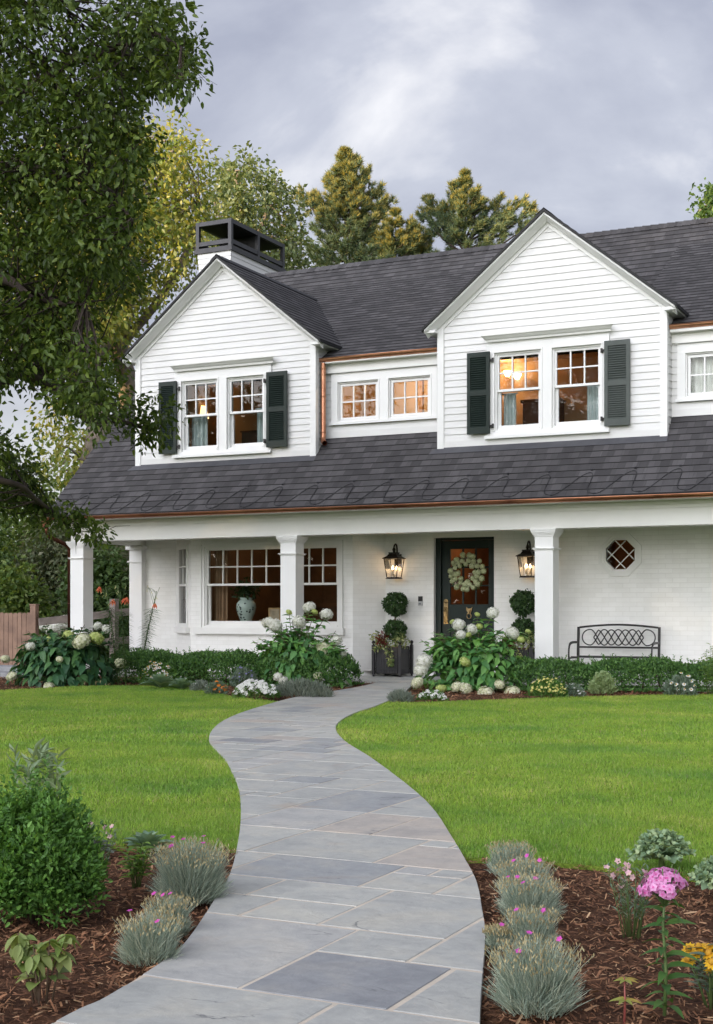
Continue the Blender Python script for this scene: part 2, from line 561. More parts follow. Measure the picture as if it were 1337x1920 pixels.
class MB:
    def __init__(s):
        s.v, s.f, s.m, s.uv, s.sm = [], [], [], [], []

    def add(s, vs, fs, m=0, uvs=None, smooth=False):
        o = len(s.v)
        s.v += [tuple(float(c) for c in v) for v in vs]
        for i, f in enumerate(fs):
            s.f.append([o + k for k in f])
            s.m.append(m)
            s.uv.append(uvs[i] if uvs else None)
            s.sm.append(smooth)

    def box(s, x0, x1, y0, y1, z0, z1, m=0):
        vs = [(x, y, z) for z in (z0, z1) for y in (y0, y1) for x in (x0, x1)]
        s.add(vs, [(0, 2, 3, 1), (4, 5, 7, 6), (0, 1, 5, 4), (2, 6, 7, 3), (0, 4, 6, 2), (1, 3, 7, 5)], m)

    def obox(s, c, ax, ay, az, m=0):
        c, ax, ay, az = map(np.array, (c, ax, ay, az))
        vs = [c + i * ax + j * ay + k * az for k in (-1, 1) for j in (-1, 1) for i in (-1, 1)]
        s.add(vs, [(0, 2, 3, 1), (4, 5, 7, 6), (0, 1, 5, 4), (2, 6, 7, 3), (0, 4, 6, 2), (1, 3, 7, 5)], m)

    def bar(s, a, b, w, h=None, m=0, up=(0, 0, 1)):
        a, b = np.array(a, float), np.array(b, float)
        d = b - a
        L = np.linalg.norm(d)
        d /= L
        u = np.cross(d, up)
        if np.linalg.norm(u) < 1e-4:
            u = np.cross(d, (0, 1, 0))
        u /= np.linalg.norm(u)
        v = np.cross(u, d)
        s.obox((a + b) / 2, d * L / 2, u * w / 2, v * (h or w) / 2, m)

    def quad(s, a, b, c, d, m=0, uv=None):
        s.add([a, b, c, d], [(0, 1, 2, 3)], m, [uv] if uv else None)

    def tube(s, pts, r, n=6, m=0, cap=True):
        pts = [np.array(p, float) for p in pts]
        rs = r if isinstance(r, (list, tuple, np.ndarray)) else [r] * len(pts)
        ref = None
        vs, fs = [], []
        for i, p in enumerate(pts):
            d = pts[min(i + 1, len(pts) - 1)] - pts[max(i - 1, 0)]
            L = np.linalg.norm(d)
            d = d / (L if L > 1e-9 else 1)
            if ref is None:
                ref = np.cross(d, (0, 0, 1)) if abs(d[2]) < 0.95 else np.cross(d, (1, 0, 0))
            ref = ref - d * np.dot(ref, d)
            ref /= max(np.linalg.norm(ref), 1e-9)
            w = np.cross(d, ref)
            for k in range(n):
                a = 2 * math.pi * k / n
                vs.append(p + rs[i] * (math.cos(a) * ref + math.sin(a) * w))
        for i in range(len(pts) - 1):
            for k in range(n):
                k2 = (k + 1) % n
                fs.append((i * n + k, i * n + k2, (i + 1) * n + k2, (i + 1) * n + k))
        if cap:
            fs.append(tuple(range(n))[::-1])
            fs.append(tuple((len(pts) - 1) * n + k for k in range(n)))
        s.add(vs, fs, m, smooth=True)

    def lathe(s, prof, c, n=16, m=0, sx=1.0, sy=1.0):
        vs, fs = [], []
        for r, z in prof:
            for k in range(n):
                a = 2 * math.pi * k / n
                vs.append((c[0] + r * sx * math.cos(a), c[1] + r * sy * math.sin(a), c[2] + z))
        for i in range(len(prof) - 1):
            for k in range(n):
                k2 = (k + 1) % n
                fs.append((i * n + k, i * n + k2, (i + 1) * n + k2, (i + 1) * n + k))
        fs.append(tuple(range(n))[::-1])
        fs.append(tuple((len(prof) - 1) * n + k for k in range(n)))
        s.add(vs, fs, m, smooth=True)

    def ball(s, c, r, n=10, m=0):
        k = max(5, n // 2)
        s.lathe([(r * math.sin(math.pi * (i + 0.02) / (k + 0.04)), -r * math.cos(math.pi * (i + 0.02) / (k + 0.04))) for i in range(k + 1)], c, n, m)

    def prism(s, poly, y0, y1, m=0):
        """poly in (x,z), extruded along y"""
        n = len(poly)
        vs = [(x, y0, z) for x, z in poly] + [(x, y1, z) for x, z in poly]
        fs = [tuple(range(n)), tuple(range(2 * n - 1, n - 1, -1))]
        fs += [(i, n + i, n + (i + 1) % n, (i + 1) % n) for i in range(n)]
        s.add(vs, fs, m)

    def loft(s, a, b, m=0, cap=True):
        """join two equal rings of points"""
        n = len(a)
        fs = [(i, (i + 1) % n, n + (i + 1) % n, n + i) for i in range(n)]
        if cap:
            fs += [tuple(range(n))[::-1], tuple(range(n, 2 * n))]
        s.add(list(a) + list(b), fs, m)

    def lap(s, O, U, V, N, v0, v1, expo, th, lim, m=0, under=True):
        """overlapping courses (clapboards, shingles); lim(va, vb) -> spans (ua0, ub0, ua1, ub1)"""
        O, U, V, N = map(np.array, (O, U, V, N))
        va = v0
        while va < v1 - 1e-5:
            vb = min(va + expo, v1)
            for a0, b0, a1, b1 in lim(va, vb):
                p = [O + U * a0 + V * va + N * th, O + U * b0 + V * va + N * th, O + U * b1 + V * vb, O + U * a1 + V * vb]
                s.add(p, [(0, 1, 2, 3)], m, [[(a0, va), (b0, va), (b1, vb), (a1, vb)]])
                if under:
                    q = [O + U * a0 + V * va - N * 0.002, O + U * b0 + V * va - N * 0.002, p[1], p[0]]
                    s.add(q, [(0, 1, 2, 3)], m, [[(a0, va), (b0, va), (b0, va + 0.001), (a0, va + 0.001)]])
            va = vb

    def build(s, name, mats, parent=None, world=True, bevel=0.0):
        me = bpy.data.meshes.new(name)
        off = rootloc(parent) if (world and parent is not None) else np.zeros(3)
        me.from_pydata([tuple(np.array(v) - off) for v in s.v], [], s.f)
        for mt in (mats if isinstance(mats, (list, tuple)) else [mats]):
            me.materials.append(mt)
        me.polygons.foreach_set('material_index', s.m)
        me.polygons.foreach_set('use_smooth', s.sm)
        if any(u for u in s.uv):
            uvl = me.uv_layers.new(name='UVMap')
            for p, uv in zip(me.polygons, s.uv):
                if uv:
                    for li, c in zip(p.loop_indices, uv):
                        uvl.data[li].uv = c
        me.update()
        o = link(name, me, parent)
        if bevel:
            b = o.modifiers.new('bevel', 'BEVEL')
            b.width = bevel
            b.segments = 2
            b.limit_method = 'ANGLE'
            b.angle_limit = R(40)
        return o


def unit(a):
    a = np.asarray(a, float)
    return a / np.maximum(np.linalg.norm(a, axis=-1, keepdims=True), 1e-9)


def rvec(n):
    return unit(rng.normal(size=(n, 3)))


# leaves: every leaf a little folded blade of its own
SHAPES = {'oval': [0.0, 0.42, 0.62, 0.5, 0.0], 'heart': [0.25, 0.78, 0.72, 0.4, 0.0], 'lance': [0.02, 0.22, 0.24, 0.16, 0.0],
          'round': [0.1, 0.8, 0.95, 0.75, 0.15], 'strap': [0.06, 0.09, 0.08, 0.05, 0.0], 'petal': [0.15, 0.7, 0.95, 0.5]}


def leafarr(P, D, L, N=None, shape='m', w=0.5, fold=0.2, bend=0.15):
    """returns V, F arrays. shape 'c': 4 vertices, 'm': 6 vertices, else a SHAPES profile"""
    n = len(P)
    D = unit(D)
    if N is None:
        N = rvec(n) + np.array((0, 0, 0.9))
    N = N - D * np.sum(N * D, axis=1, keepdims=True)
    N = unit(N)
    S = np.cross(D, N)
    L = np.broadcast_to(np.asarray(L, float), (n,))[:, None]
    P = np.asarray(P)
    if shape == 'c':
        V = np.stack([P, P + D * L * .45 + S * L * w * .5 + N * L * fold * w, P + D * L - N * L * bend, P + D * L * .45 - S * L * w * .5 + N * L * fold * w], 1)
        b = np.arange(n)[:, None] * 4
        F = np.concatenate([b + np.array([[0, 1, 2]]), b + np.array([[0, 2, 3]])])
        return V.reshape(-1, 3), F
    if shape == 'm':
        V = np.stack([P, P + D * L * .28 + S * L * w * .46 + N * L * fold * w, P + D * L * .66 + S * L * w * .40 + N * L * (fold * w - bend * .5),
                      P + D * L - N * L * bend, P + D * L * .66 - S * L * w * .40 + N * L * (fold * w - bend * .5), P + D * L * .28 - S * L * w * .46 + N * L * fold * w], 1)
        b = np.arange(n)[:, None] * 6
        F = np.concatenate([b + np.array([[0, 1, 2, 3]]), b + np.array([[0, 3, 4, 5]])])
        return V.reshape(-1, 3), F
    ws = SHAPES[shape]
    K = len(ws)
    rows = []
    for k, wk in enumerate(ws):
        t = k / (K - 1)
        c = P + D * L * t - N * L * bend * t * t
        e = max(wk, 0.012) * w / 0.5 * 0.5
        rows += [c + S * L * e * .5 + N * L * e * fold, c, c - S * L * e * .5 + N * L * e * fold]
    V = np.stack(rows, 1)
    b = np.arange(n)[:, None] * (3 * K)
    F = []
    for k in range(K - 1):
        F.append(b + np.array([[3 * k, 3 * k + 1, 3 * k + 4, 3 * k + 3]]))
        F.append(b + np.array([[3 * k + 1, 3 * k + 2, 3 * k + 5, 3 * k + 4]]))
    return V.reshape(-1, 3), np.concatenate(F)


def leaves(name, mat, parent, P, D, L, N=None, shape='m', w=0.5, fold=0.2, bend=0.15, world=True):
    V, F = leafarr(P, D, L, N, shape, w, fold, bend)
    return npmesh(name, V, [F], mat, parent, world)


def puffs(C, rad, n, L, droop=0.3, shellp=0.5):
    """n leaves around each centre; returns P, D, L"""
    C = np.asarray(C, float)
    k = len(C)
    rad = np.broadcast_to(np.asarray(rad, float), (k,))
    u = rvec(k * n)
    rr = np.repeat(rad, n) * rng.random(k * n) ** shellp
    P = np.repeat(C, n, 0) + u * rr[:, None]
    D = unit(u * 0.7 + rvec(k * n) * 0.75 + np.array((0, 0, -droop)))
    LL = L * (0.7 + 0.6 * rng.random(k * n))
    return P, D, LL


def inpoly(x, y, poly):
    poly = np.asarray(poly, float)
    r = np.zeros(len(x), bool)
    j = len(poly) - 1
    for i in range(len(poly)):
        xi, yi = poly[i][:2]
        xj, yj = poly[j][:2]
        with np.errstate(divide='ignore', invalid='ignore'):
            c = ((yi > y) != (yj > y)) & (x < (xj - xi) * (y - yi) / (yj - yi) + xi)
        r ^= c
        j = i
    return r


def catmull(pts, k=6):
    P = [np.array(p, float) for p in pts]
    P = [2 * P[0] - P[1]] + P + [2 * P[-1] - P[-2]]
    out = []
    for i in range(1, len(P) - 2):
        for j in range(k):
            t = j / k
            out.append(0.5 * ((2 * P[i]) + (P[i + 1] - P[i - 1]) * t + (2 * P[i - 1] - 5 * P[i] + 4 * P[i + 1] - P[i + 2]) * t * t +
                              (3 * P[i] - P[i - 1] - 3 * P[i + 1] + P[i + 2]) * t ** 3))
    out.append(P[-2])
    return out

# ================================================================== SETTING: ground, beds, path, lawn
def sheet(name, poly, z, mat, kind='structure', th=0.0):
    mb = MB()
    n = len(poly)
    mb.add([(p[0], p[1], z) for p in poly], [tuple(range(n))])
    if th:
        mb.add([(p[0], p[1], z) for p in poly] + [(p[0], p[1], z - th) for p in poly], [(i, (i + 1) % n, n + (i + 1) % n, n + i) for i in range(n)])
    return tag(mb.build(name, mat), kind=kind)


sheet('ground', [(-400, -300), (400, -300), (400, 600), (-400, 600)], -0.06, MATS['meadow'])
sheet('garden_bed', [(-30, 1.5), (9, 1.5), (9, 21), (-30, 21)], -0.02, MATS['mulch'])

LEFT_EDGE = [(-150, 2080), (122, 1920), (201, 1881.6), (312, 1810), (359, 1763), (405.7, 1691), (431, 1648), (445, 1594), (451.6, 1540.5), (449.5, 1492), (441, 1465),
             (423, 1429.5), (398, 1403), (392, 1389), (398, 1373), (418, 1355.5), (459, 1337.5), (526, 1317), (575.4, 1306), (647, 1295), (701, 1283.7), (716, 1276)]
RIGHT_EDGE = [(893, 2080), (900, 1920), (905, 1833), (910, 1761.6), (903, 1708), (894, 1663), (874, 1622.5), (849, 1580), (809, 1519), (755, 1470), (692, 1423),
              (647, 1394), (629.5, 1371), (638, 1355.5), (665, 1340), (701, 1328), (728, 1317), (755, 1303), (771, 1288), (776, 1276)]
le = catmull([G(*p)[:2] for p in LEFT_EDGE], 5)
re_ = catmull([G(*p)[:2] for p in RIGHT_EDGE], 5)
PATH = [tuple(p) for p in le] + [tuple(p) for p in re_[::-1]]
PORCH = [(-14.55, 18.55), (0.95, 18.55), (0.95, 21.3), (-14.55, 21.3)]


def clip_rect(poly, x0, x1, y0, y1):
    for ax, lim, sg in ((0, x0, 1), (0, x1, -1), (1, y0, 1), (1, y1, -1)):
        out = []
        for i in range(len(poly)):
            a, b = poly[i - 1], poly[i]
            ia, ib = (a[ax] - lim) * sg >= 0, (b[ax] - lim) * sg >= 0
            if ia != ib:
                t = (lim - a[ax]) / (b[ax] - a[ax])
                out.append((a[0] + t * (b[0] - a[0]), a[1] + t * (b[1] - a[1])))
            if ib:
                out.append(tuple(b))
        poly = out
        if len(poly) < 3:
            return []
    q = [poly[0]]
    for p in poly[1:]:
        if abs(p[0] - q[-1][0]) + abs(p[1] - q[-1][1]) > 1e-4:
            q.append(p)
    ar = 0.5 * sum(q[i - 1][0] * q[i][1] - q[i][0] * q[i - 1][1] for i in range(len(q)))
    return q if len(q) >= 3 and abs(ar) > 4e-4 else []


def ashlar(name, outline, unit_, seed, zt, joint=0.0092, sizes=None):
    rnd = random.Random(seed)
    xs, ys = [p[0] for p in outline], [p[1] for p in outline]
    x0, y0 = min(xs) - 0.07, min(ys) - 0.05
    nx, ny = int((max(xs) - x0) / unit_) + 2, int((max(ys) - y0) / unit_) + 2
    occ = np.zeros((nx, ny), bool)
    sizes = sizes or [(2, 2), (3, 4), (3, 4), (4, 3), (3, 3), (3, 5), (2, 3), (4, 4), (2, 4), (4, 5), (2, 3), (3, 2)]
    mb = MB()
    for i in range(nx):
        for j in range(ny):
            if occ[i, j]:
                continue
            cand = sizes[:]
            rnd.shuffle(cand)
            for (a, b) in cand + [(1, 1)]:
                if i + a <= nx and j + b <= ny and not occ[i:i + a, j:j + b].any():
                    occ[i:i + a, j:j + b] = True
                    break
            jx = [joint * rnd.uniform(0.6, 1.2) for _ in range(4)]
            q = clip_rect(outline, x0 + i * unit_ + jx[0], x0 + (i + a) * unit_ - jx[1], y0 + j * unit_ + jx[2], y0 + (j + b) * unit_ - jx[3])
            if not q:
                continue
            z = zt + rnd.uniform(-0.0006, 0.0006)
            tx, ty = rnd.uniform(-0.0016, 0.0016), rnd.uniform(-0.0016, 0.0016)
            cx, cy = sum(p[0] for p in q) / len(q), sum(p[1] for p in q) / len(q)
            n = len(q)
            top = []
            for p in q:
                d = np.array((cx - p[0], cy - p[1]))
                d = d / max(np.linalg.norm(d), 1e-6) * 0.003
                top.append((p[0] + d[0], p[1] + d[1], z + (p[0] - cx) * tx + (p[1] - cy) * ty))
            rim = [(p[0], p[1], t[2] - 0.002) for p, t in zip(q, top)]
            low = [(p[0], p[1], zt - 0.05) for p in q]
            fs = [tuple(range(n))] + [(k, (k + 1) % n, n + (k + 1) % n, n + k) for k in range(n)] + \
                 [(n + k, n + (k + 1) % n, 2 * n + (k + 1) % n, 2 * n + k) for k in range(n)]
            mb.add(top + rim + low, fs, 0)
    n = len(outline)
    mb.add([(p[0], p[1], zt - 0.0025) for p in outline], [tuple(range(n))], 1)
    return tag(mb.build(name, [MATS['stone'], MORTAR]), kind='structure')


ashlar('path', PATH, 0.158, 34, 0.022)
ashlar('porch_floor', PORCH, 0.16, 5, 0.026)

BACK_L = [(0, 1295.7), (65, 1293), (175, 1287), (350, 1290), (435, 1307), (520, 1317.5)]
FRONT_L = [(446, 1591), (300, 1588), (180, 1586), (60, 1575), (-120, 1560)]
BACK_R = [(729, 1318), (800, 1318.5), (1000, 1311), (1170, 1306), (1337, 1303.5)]
FRONT_R = [(1500, 1668), (1337, 1650), (1288, 1643), (1188, 1633), (1117, 1624), (1038, 1618), (917, 1611), (872, 1610)]
i0 = min(range(len(le)), key=lambda i: np.linalg.norm(le[i] - G(446, 1591)[:2]))
i1 = min(range(len(le)), key=lambda i: np.linalg.norm(le[i] - G(526, 1317)[:2]))
j0 = min(range(len(re_)), key=lambda i: np.linalg.norm(re_[i] - G(872, 1610)[:2]))
j1 = min(range(len(re_)), key=lambda i: np.linalg.norm(re_[i] - G(728, 1317)[:2]))
fl = [G(*p)[:2] for p in FRONT_L]
bl = [G(*p)[:2] for p in BACK_L]
LAWN_L = [tuple(p) for p in le[i0:i1 + 1]] + [tuple(p) for p in catmull(bl, 4)[::-1]] + [(-22, bl[0][1] - 1.5), (-22, 6.0)] + [tuple(p) for p in catmull(fl, 4)[::-1]]
fr = [G(*p)[:2] for p in FRONT_R]
br = [G(*p)[:2] for p in BACK_R]
LAWN_R = [tuple(p) for p in re_[j0:j1 + 1]] + [tuple(p) for p in catmull(br, 4)] + [(0.5, br[-1][1] + 0.2), (7, 18.0), (7, 5.0)] + [tuple(p) for p in catmull(fr, 4)]
sheet('lawn', LAWN_L, 0.0, MATS['turf'], th=0.03)
sheet('lawn', LAWN_R, 0.0, MATS['turf'], th=0.03)
# bed in front of the hedge, left side lane
sheet('lawn', [(-80, -40), (-22.2, -40), (-22.2, 40), (-80, 40)], -0.03, MATS['turf'])


def grass(poly, name):
    poly = np.array(poly)
    x0, y0 = poly.min(0)
    x1, y1 = poly.max(0)
    out = []
    for (za, zb, dens, wd_, h) in ((3.0, 7.5, 17000, 0.0025, 0.027), (7.5, 11.0, 9000, 0.0036, 0.029), (11.0, 21.0, 4200, 0.0058, 0.030)):
        n = int((x1 - x0) * (y1 - y0) * dens)
        P = np.stack([rng.uniform(x0, x1, n), rng.uniform(y0, y1, n), np.zeros(n)], 1)
        px, py, f = proj(P)
        k = (f > za) & (f <= zb) & (px > -900) & (px < 2300) & (((px > -120) & (px < 1460)) | (rng.random(n) < .45))
        P = P[k]
        P = P[inpoly(P[:, 0], P[:, 1], poly)]
        n = len(P)
        # mown: uneven height in soft patches
        hh = h * (0.55 + 0.6 * rng.random(n)) * (1 + 0.08 * np.sin(P[:, 0] * 3.1 + 1.7 * np.sin(P[:, 1] * 2.3)))
        lean = rvec(n) * np.array((1, 1, 0)) * (0.25 + 0.55 * rng.random((n, 1)))
        # mower passes lean the blades alternately
        lean += (np.sign(np.sin((P[:, 0] * 0.87 - P[:, 1] * 0.5) * math.pi / 0.55)) * 0.10)[:, None] * np.array((-0.5, 0.87, 0))
        D = unit(lean + np.array((0, 0, 1.0)))
        S = unit(np.cross(D, rvec(n)))
        w = wd_ * (0.7 + 0.6 * rng.random(n))[:, None]
        V = np.stack([P - S * w / 2 - (0, 0, .004), P + S * w / 2 - (0, 0, .004), P + D * hh[:, None] * .6 + S * w * .38, P + D * hh[:, None] * .6 - S * w * .38,
                      P + D * hh[:, None] + lean * hh[:, None] * 0.35], 1)
        out.append(V.reshape(-1, 3))
    V = np.concatenate(out)
    b = np.arange(len(V) // 5)[:, None] * 5
    o = npmesh(name, V, [b + np.array([[0, 1, 2, 3]]), b + np.array([[3, 2, 4]])], MATS['grass'])
    return tag(o, kind='stuff')


grass(LAWN_L, 'grass')
grass(LAWN_R, 'grass')


def chips():
    n = 210000
    P = np.stack([rng.uniform(-8, 3, n), rng.uniform(1.8, 8, n), np.zeros(n)], 1)
    px, py, f = proj(P)
    k = (f < 8) & (f > 1.6) & (px > -500) & (px < 1800)
    P = P[k]
    n2 = 26000
    Q = np.stack([rng.uniform(-16, 1, n2), rng.uniform(14.5, 18.5, n2), np.zeros(n2)], 1)
    A = np.concatenate([P, Q])
    m = ~(inpoly(A[:, 0], A[:, 1], LAWN_L) | inpoly(A[:, 0], A[:, 1], LAWN_R) | inpoly(A[:, 0], A[:, 1], PATH) | inpoly(A[:, 0], A[:, 1], PORCH))
    A = A[m]
    n = len(A)
    far = (A[:, 1] > 10)[:, None]
    L = rng.uniform(0.010, 0.034, (n, 1)) * (1 + 0.7 * (rng.random((n, 1)) < 0.10)) * np.where(far, 2.0, 1)
    W = L * rng.uniform(0.10, 0.30, (n, 1))
    A[:, 2] = -0.018 + rng.random(n) ** 1.6 * 0.030 + 0.008 * np.sin(A[:, 0] * 9) * np.sin(A[:, 1] * 7)
    D = unit(rvec(n) * np.array((1, 1, 0.38)))
    N = unit(rvec(n) * 0.6 + np.array((0, 0, 1)))
    S = unit(np.cross(D, N))
    T = np.cross(S, D) * W * 0.35
    V = np.stack([A - D * L * .5 - S * W * .3, A - D * L * .4 + S * W * .5, A + D * L * .5 + S * W * .25, A + D * L * .42 - S * W * .5, A + T], 1).reshape(-1, 3)
    b = np.arange(n)[:, None] * 5
    F = [b + np.array([[0, 1, 4]]), b + np.array([[1, 2, 4]]), b + np.array([[2, 3, 4]]), b + np.array([[3, 0, 4]])]
    tag(npmesh('bark_mulch', V, [np.concatenate(F)], MATS['chip']), kind='stuff')


chips()
# rough stone steps at the far left of the bed
for k, (xa, xb, ya, yb, zt) in enumerate(((-15.6, -13.9, 17.25, 17.75, 0.075), (-15.9, -14.2, 17.7, 18.2, 0.15))):
    mb = MB()
    mb.box(xa, xb, ya, yb, -0.05, zt)
    tag(mb.build('step', plain('step_stone', (0.30, 0.30, 0.31), (0.20, 0.20, 0.21), 0.8, scale=7, bmp=0.5), bevel=0.015), kind='structure')

# ================================================================== HOUSE
HX = thing('house', 'white brick and clapboard house with dark shingle roof, two gabled dormers and a copper-guttered porch', 'house', (-8, 20, 0))
YW, YB, YD, YM, YG = 20.1, 18.6, 19.16, 19.47, 18.2
LDX, RDX = (-13.59, -10.13), (-7.99, -4.50)
XL, XR = -14.83, 0.9
SLM = 0.95
LM = math.sqrt(1 + SLM * SLM)
ZE, YE = 2.675, 18.22
YRIDGE, ZRIDGE = 23.67, ZE + SLM * (23.67 - YE)


def zroof(y):
    return ZE + SLM * (y - YE)


# --- main roof: courses of shingles
roof = MB()
Om, Um, Vm, Nm = (0, YE, ZE), (1, 0, 0), (0, 1 / LM, SLM / LM), (0, -SLM / LM, 1 / LM)


def lim_main(va, vb):
    y = YE + (va + vb) / 2 / LM
    if y < YD + 0.0:
        r = [(XL, XR)]
    elif y < YM + 0.05:
        r = [(XL, LDX[0] + .02), (LDX[1] - .02, RDX[0] + .02), (RDX[1] - .02, XR)]
    elif y < 20.9:
        r = [(XL, LDX[0] + .02)]
    else:
        r = [(XL, XR)]
    return [(a, b, a, b) for a, b in r]


roof.lap(Om, Um, Vm, Nm, 0.0, (YRIDGE - YE) * LM, 0.145, 0.011, lim_main)
# back slope
roof.lap((0, 2 * YRIDGE - YE, ZE), Um, (0, -1 / LM, SLM / LM), (0, SLM / LM, 1 / LM), 0.0, (YRIDGE - YE) * LM, 0.29, 0.011, lambda a, b: [(XL, XR, XL, XR)])
# shed roof over the middle walls
SHS = 0.573
LS = math.sqrt(1 + SHS * SHS)
YS0, ZS0 = 19.30, 5.13
roof.lap((0, YS0, ZS0), Um, (0, 1 / LS, SHS / LS), (0, -SHS / LS, 1 / LS), 0.0, (23.16 - YS0) * LS, 0.145, 0.011, lambda a, b: [(-12.4, -7.4, -12.4, -7.4), (-5.2, XR, -5.2, XR)])
ROOF = roof.build('roof', [MATS['shingle']], HX)
# ridge caps, drip edges
rc = MB()
for sgn in (1, -1):
    x = XL
    while x < XR:
        xb = min(x + 0.145, XR)
        rc.quad((x, YRIDGE, ZRIDGE + 0.030), (xb, YRIDGE, ZRIDGE + 0.018), (xb, YRIDGE - sgn * 0.13, ZRIDGE - 0.13 * SLM + 0.022), (x, YRIDGE - sgn * 0.13, ZRIDGE - 0.13 * SLM + 0.034), 0,
                [(x, 0), (xb, 0), (xb, .14), (x, .14)])
        x = xb
rc.build('ridge_cap', MATS['shingle'], ROOF)
de = MB()
for x in (XL, XR):
    for sg in (1, -1):
        y0 = YE if sg > 0 else 2 * YRIDGE - YE
        s = 1 if x == XL else -1
        de.loft([(x - .004 * s, y0, ZE - .002), (x + .03 * s, y0, ZE - .002), (x + .03 * s, y0, ZE - .04), (x - .004 * s, y0, ZE - .04)],
                [(x - .004 * s, YRIDGE, ZRIDGE - .002), (x + .03 * s, YRIDGE, ZRIDGE - .002), (x + .03 * s, YRIDGE, ZRIDGE - .04), (x - .004 * s, YRIDGE, ZRIDGE - .04)])
de.box(XL, XR, YE - .004, YE + .02, ZE - .035, ZE - .003)
de.build('drip_edge', EDGE, ROOF)
# white rake boards and soffit at the left gable
rk = MB()
for sg in (1, -1):
    y0 = YE + .05 if sg > 0 else 2 * YRIDGE - YE - .05
    z0 = ZE
    for (xa, xb, ta, tb) in ((XL + .01, XL + .05, .05, .24), (XL + .05, -14.5, .06, .09)):
        rk.loft([(xa, y0, z0 - ta), (xb, y0, z0 - ta), (xb, y0, z0 - tb), (xa, y0, z0 - tb)],
                [(xa, YRIDGE, ZRIDGE - ta), (xb, YRIDGE, ZRIDGE - ta), (xb, YRIDGE, ZRIDGE - tb), (xa, YRIDGE, ZRIDGE - tb)])
rk.build('rake_board', WHITE, ROOF)
# gable end wall, back wall and floor close the shell
ge = MB()
yb_ = 2 * YRIDGE - YE - 0.4
ge.add([(-14.5, 20.42, 0), (-14.5, yb_, 0), (-14.5, yb_, zroof(YE + .4) - .1), (-14.5, YRIDGE, ZRIDGE - .1), (-14.5, 20.42, zroof(20.42) - .1)], [(0, 1, 2, 3, 4)], 0)
ge.quad((-14.5, yb_, 0), (XR - .1, yb_, 0), (XR - .1, yb_, 3.1), (-14.5, yb_, 3.1), 0)
ge.add([(XR - .1, 20.42, 0), (XR - .1, yb_, 0), (XR - .1, yb_, zroof(YE + .4) - .1), (XR - .1, YRIDGE, ZRIDGE - .1), (XR - .1, 20.42, zroof(20.42) - .1)], [(0, 1, 2, 3, 4)], 0)
ge.build('end_wall', MATS['siding'], HX)


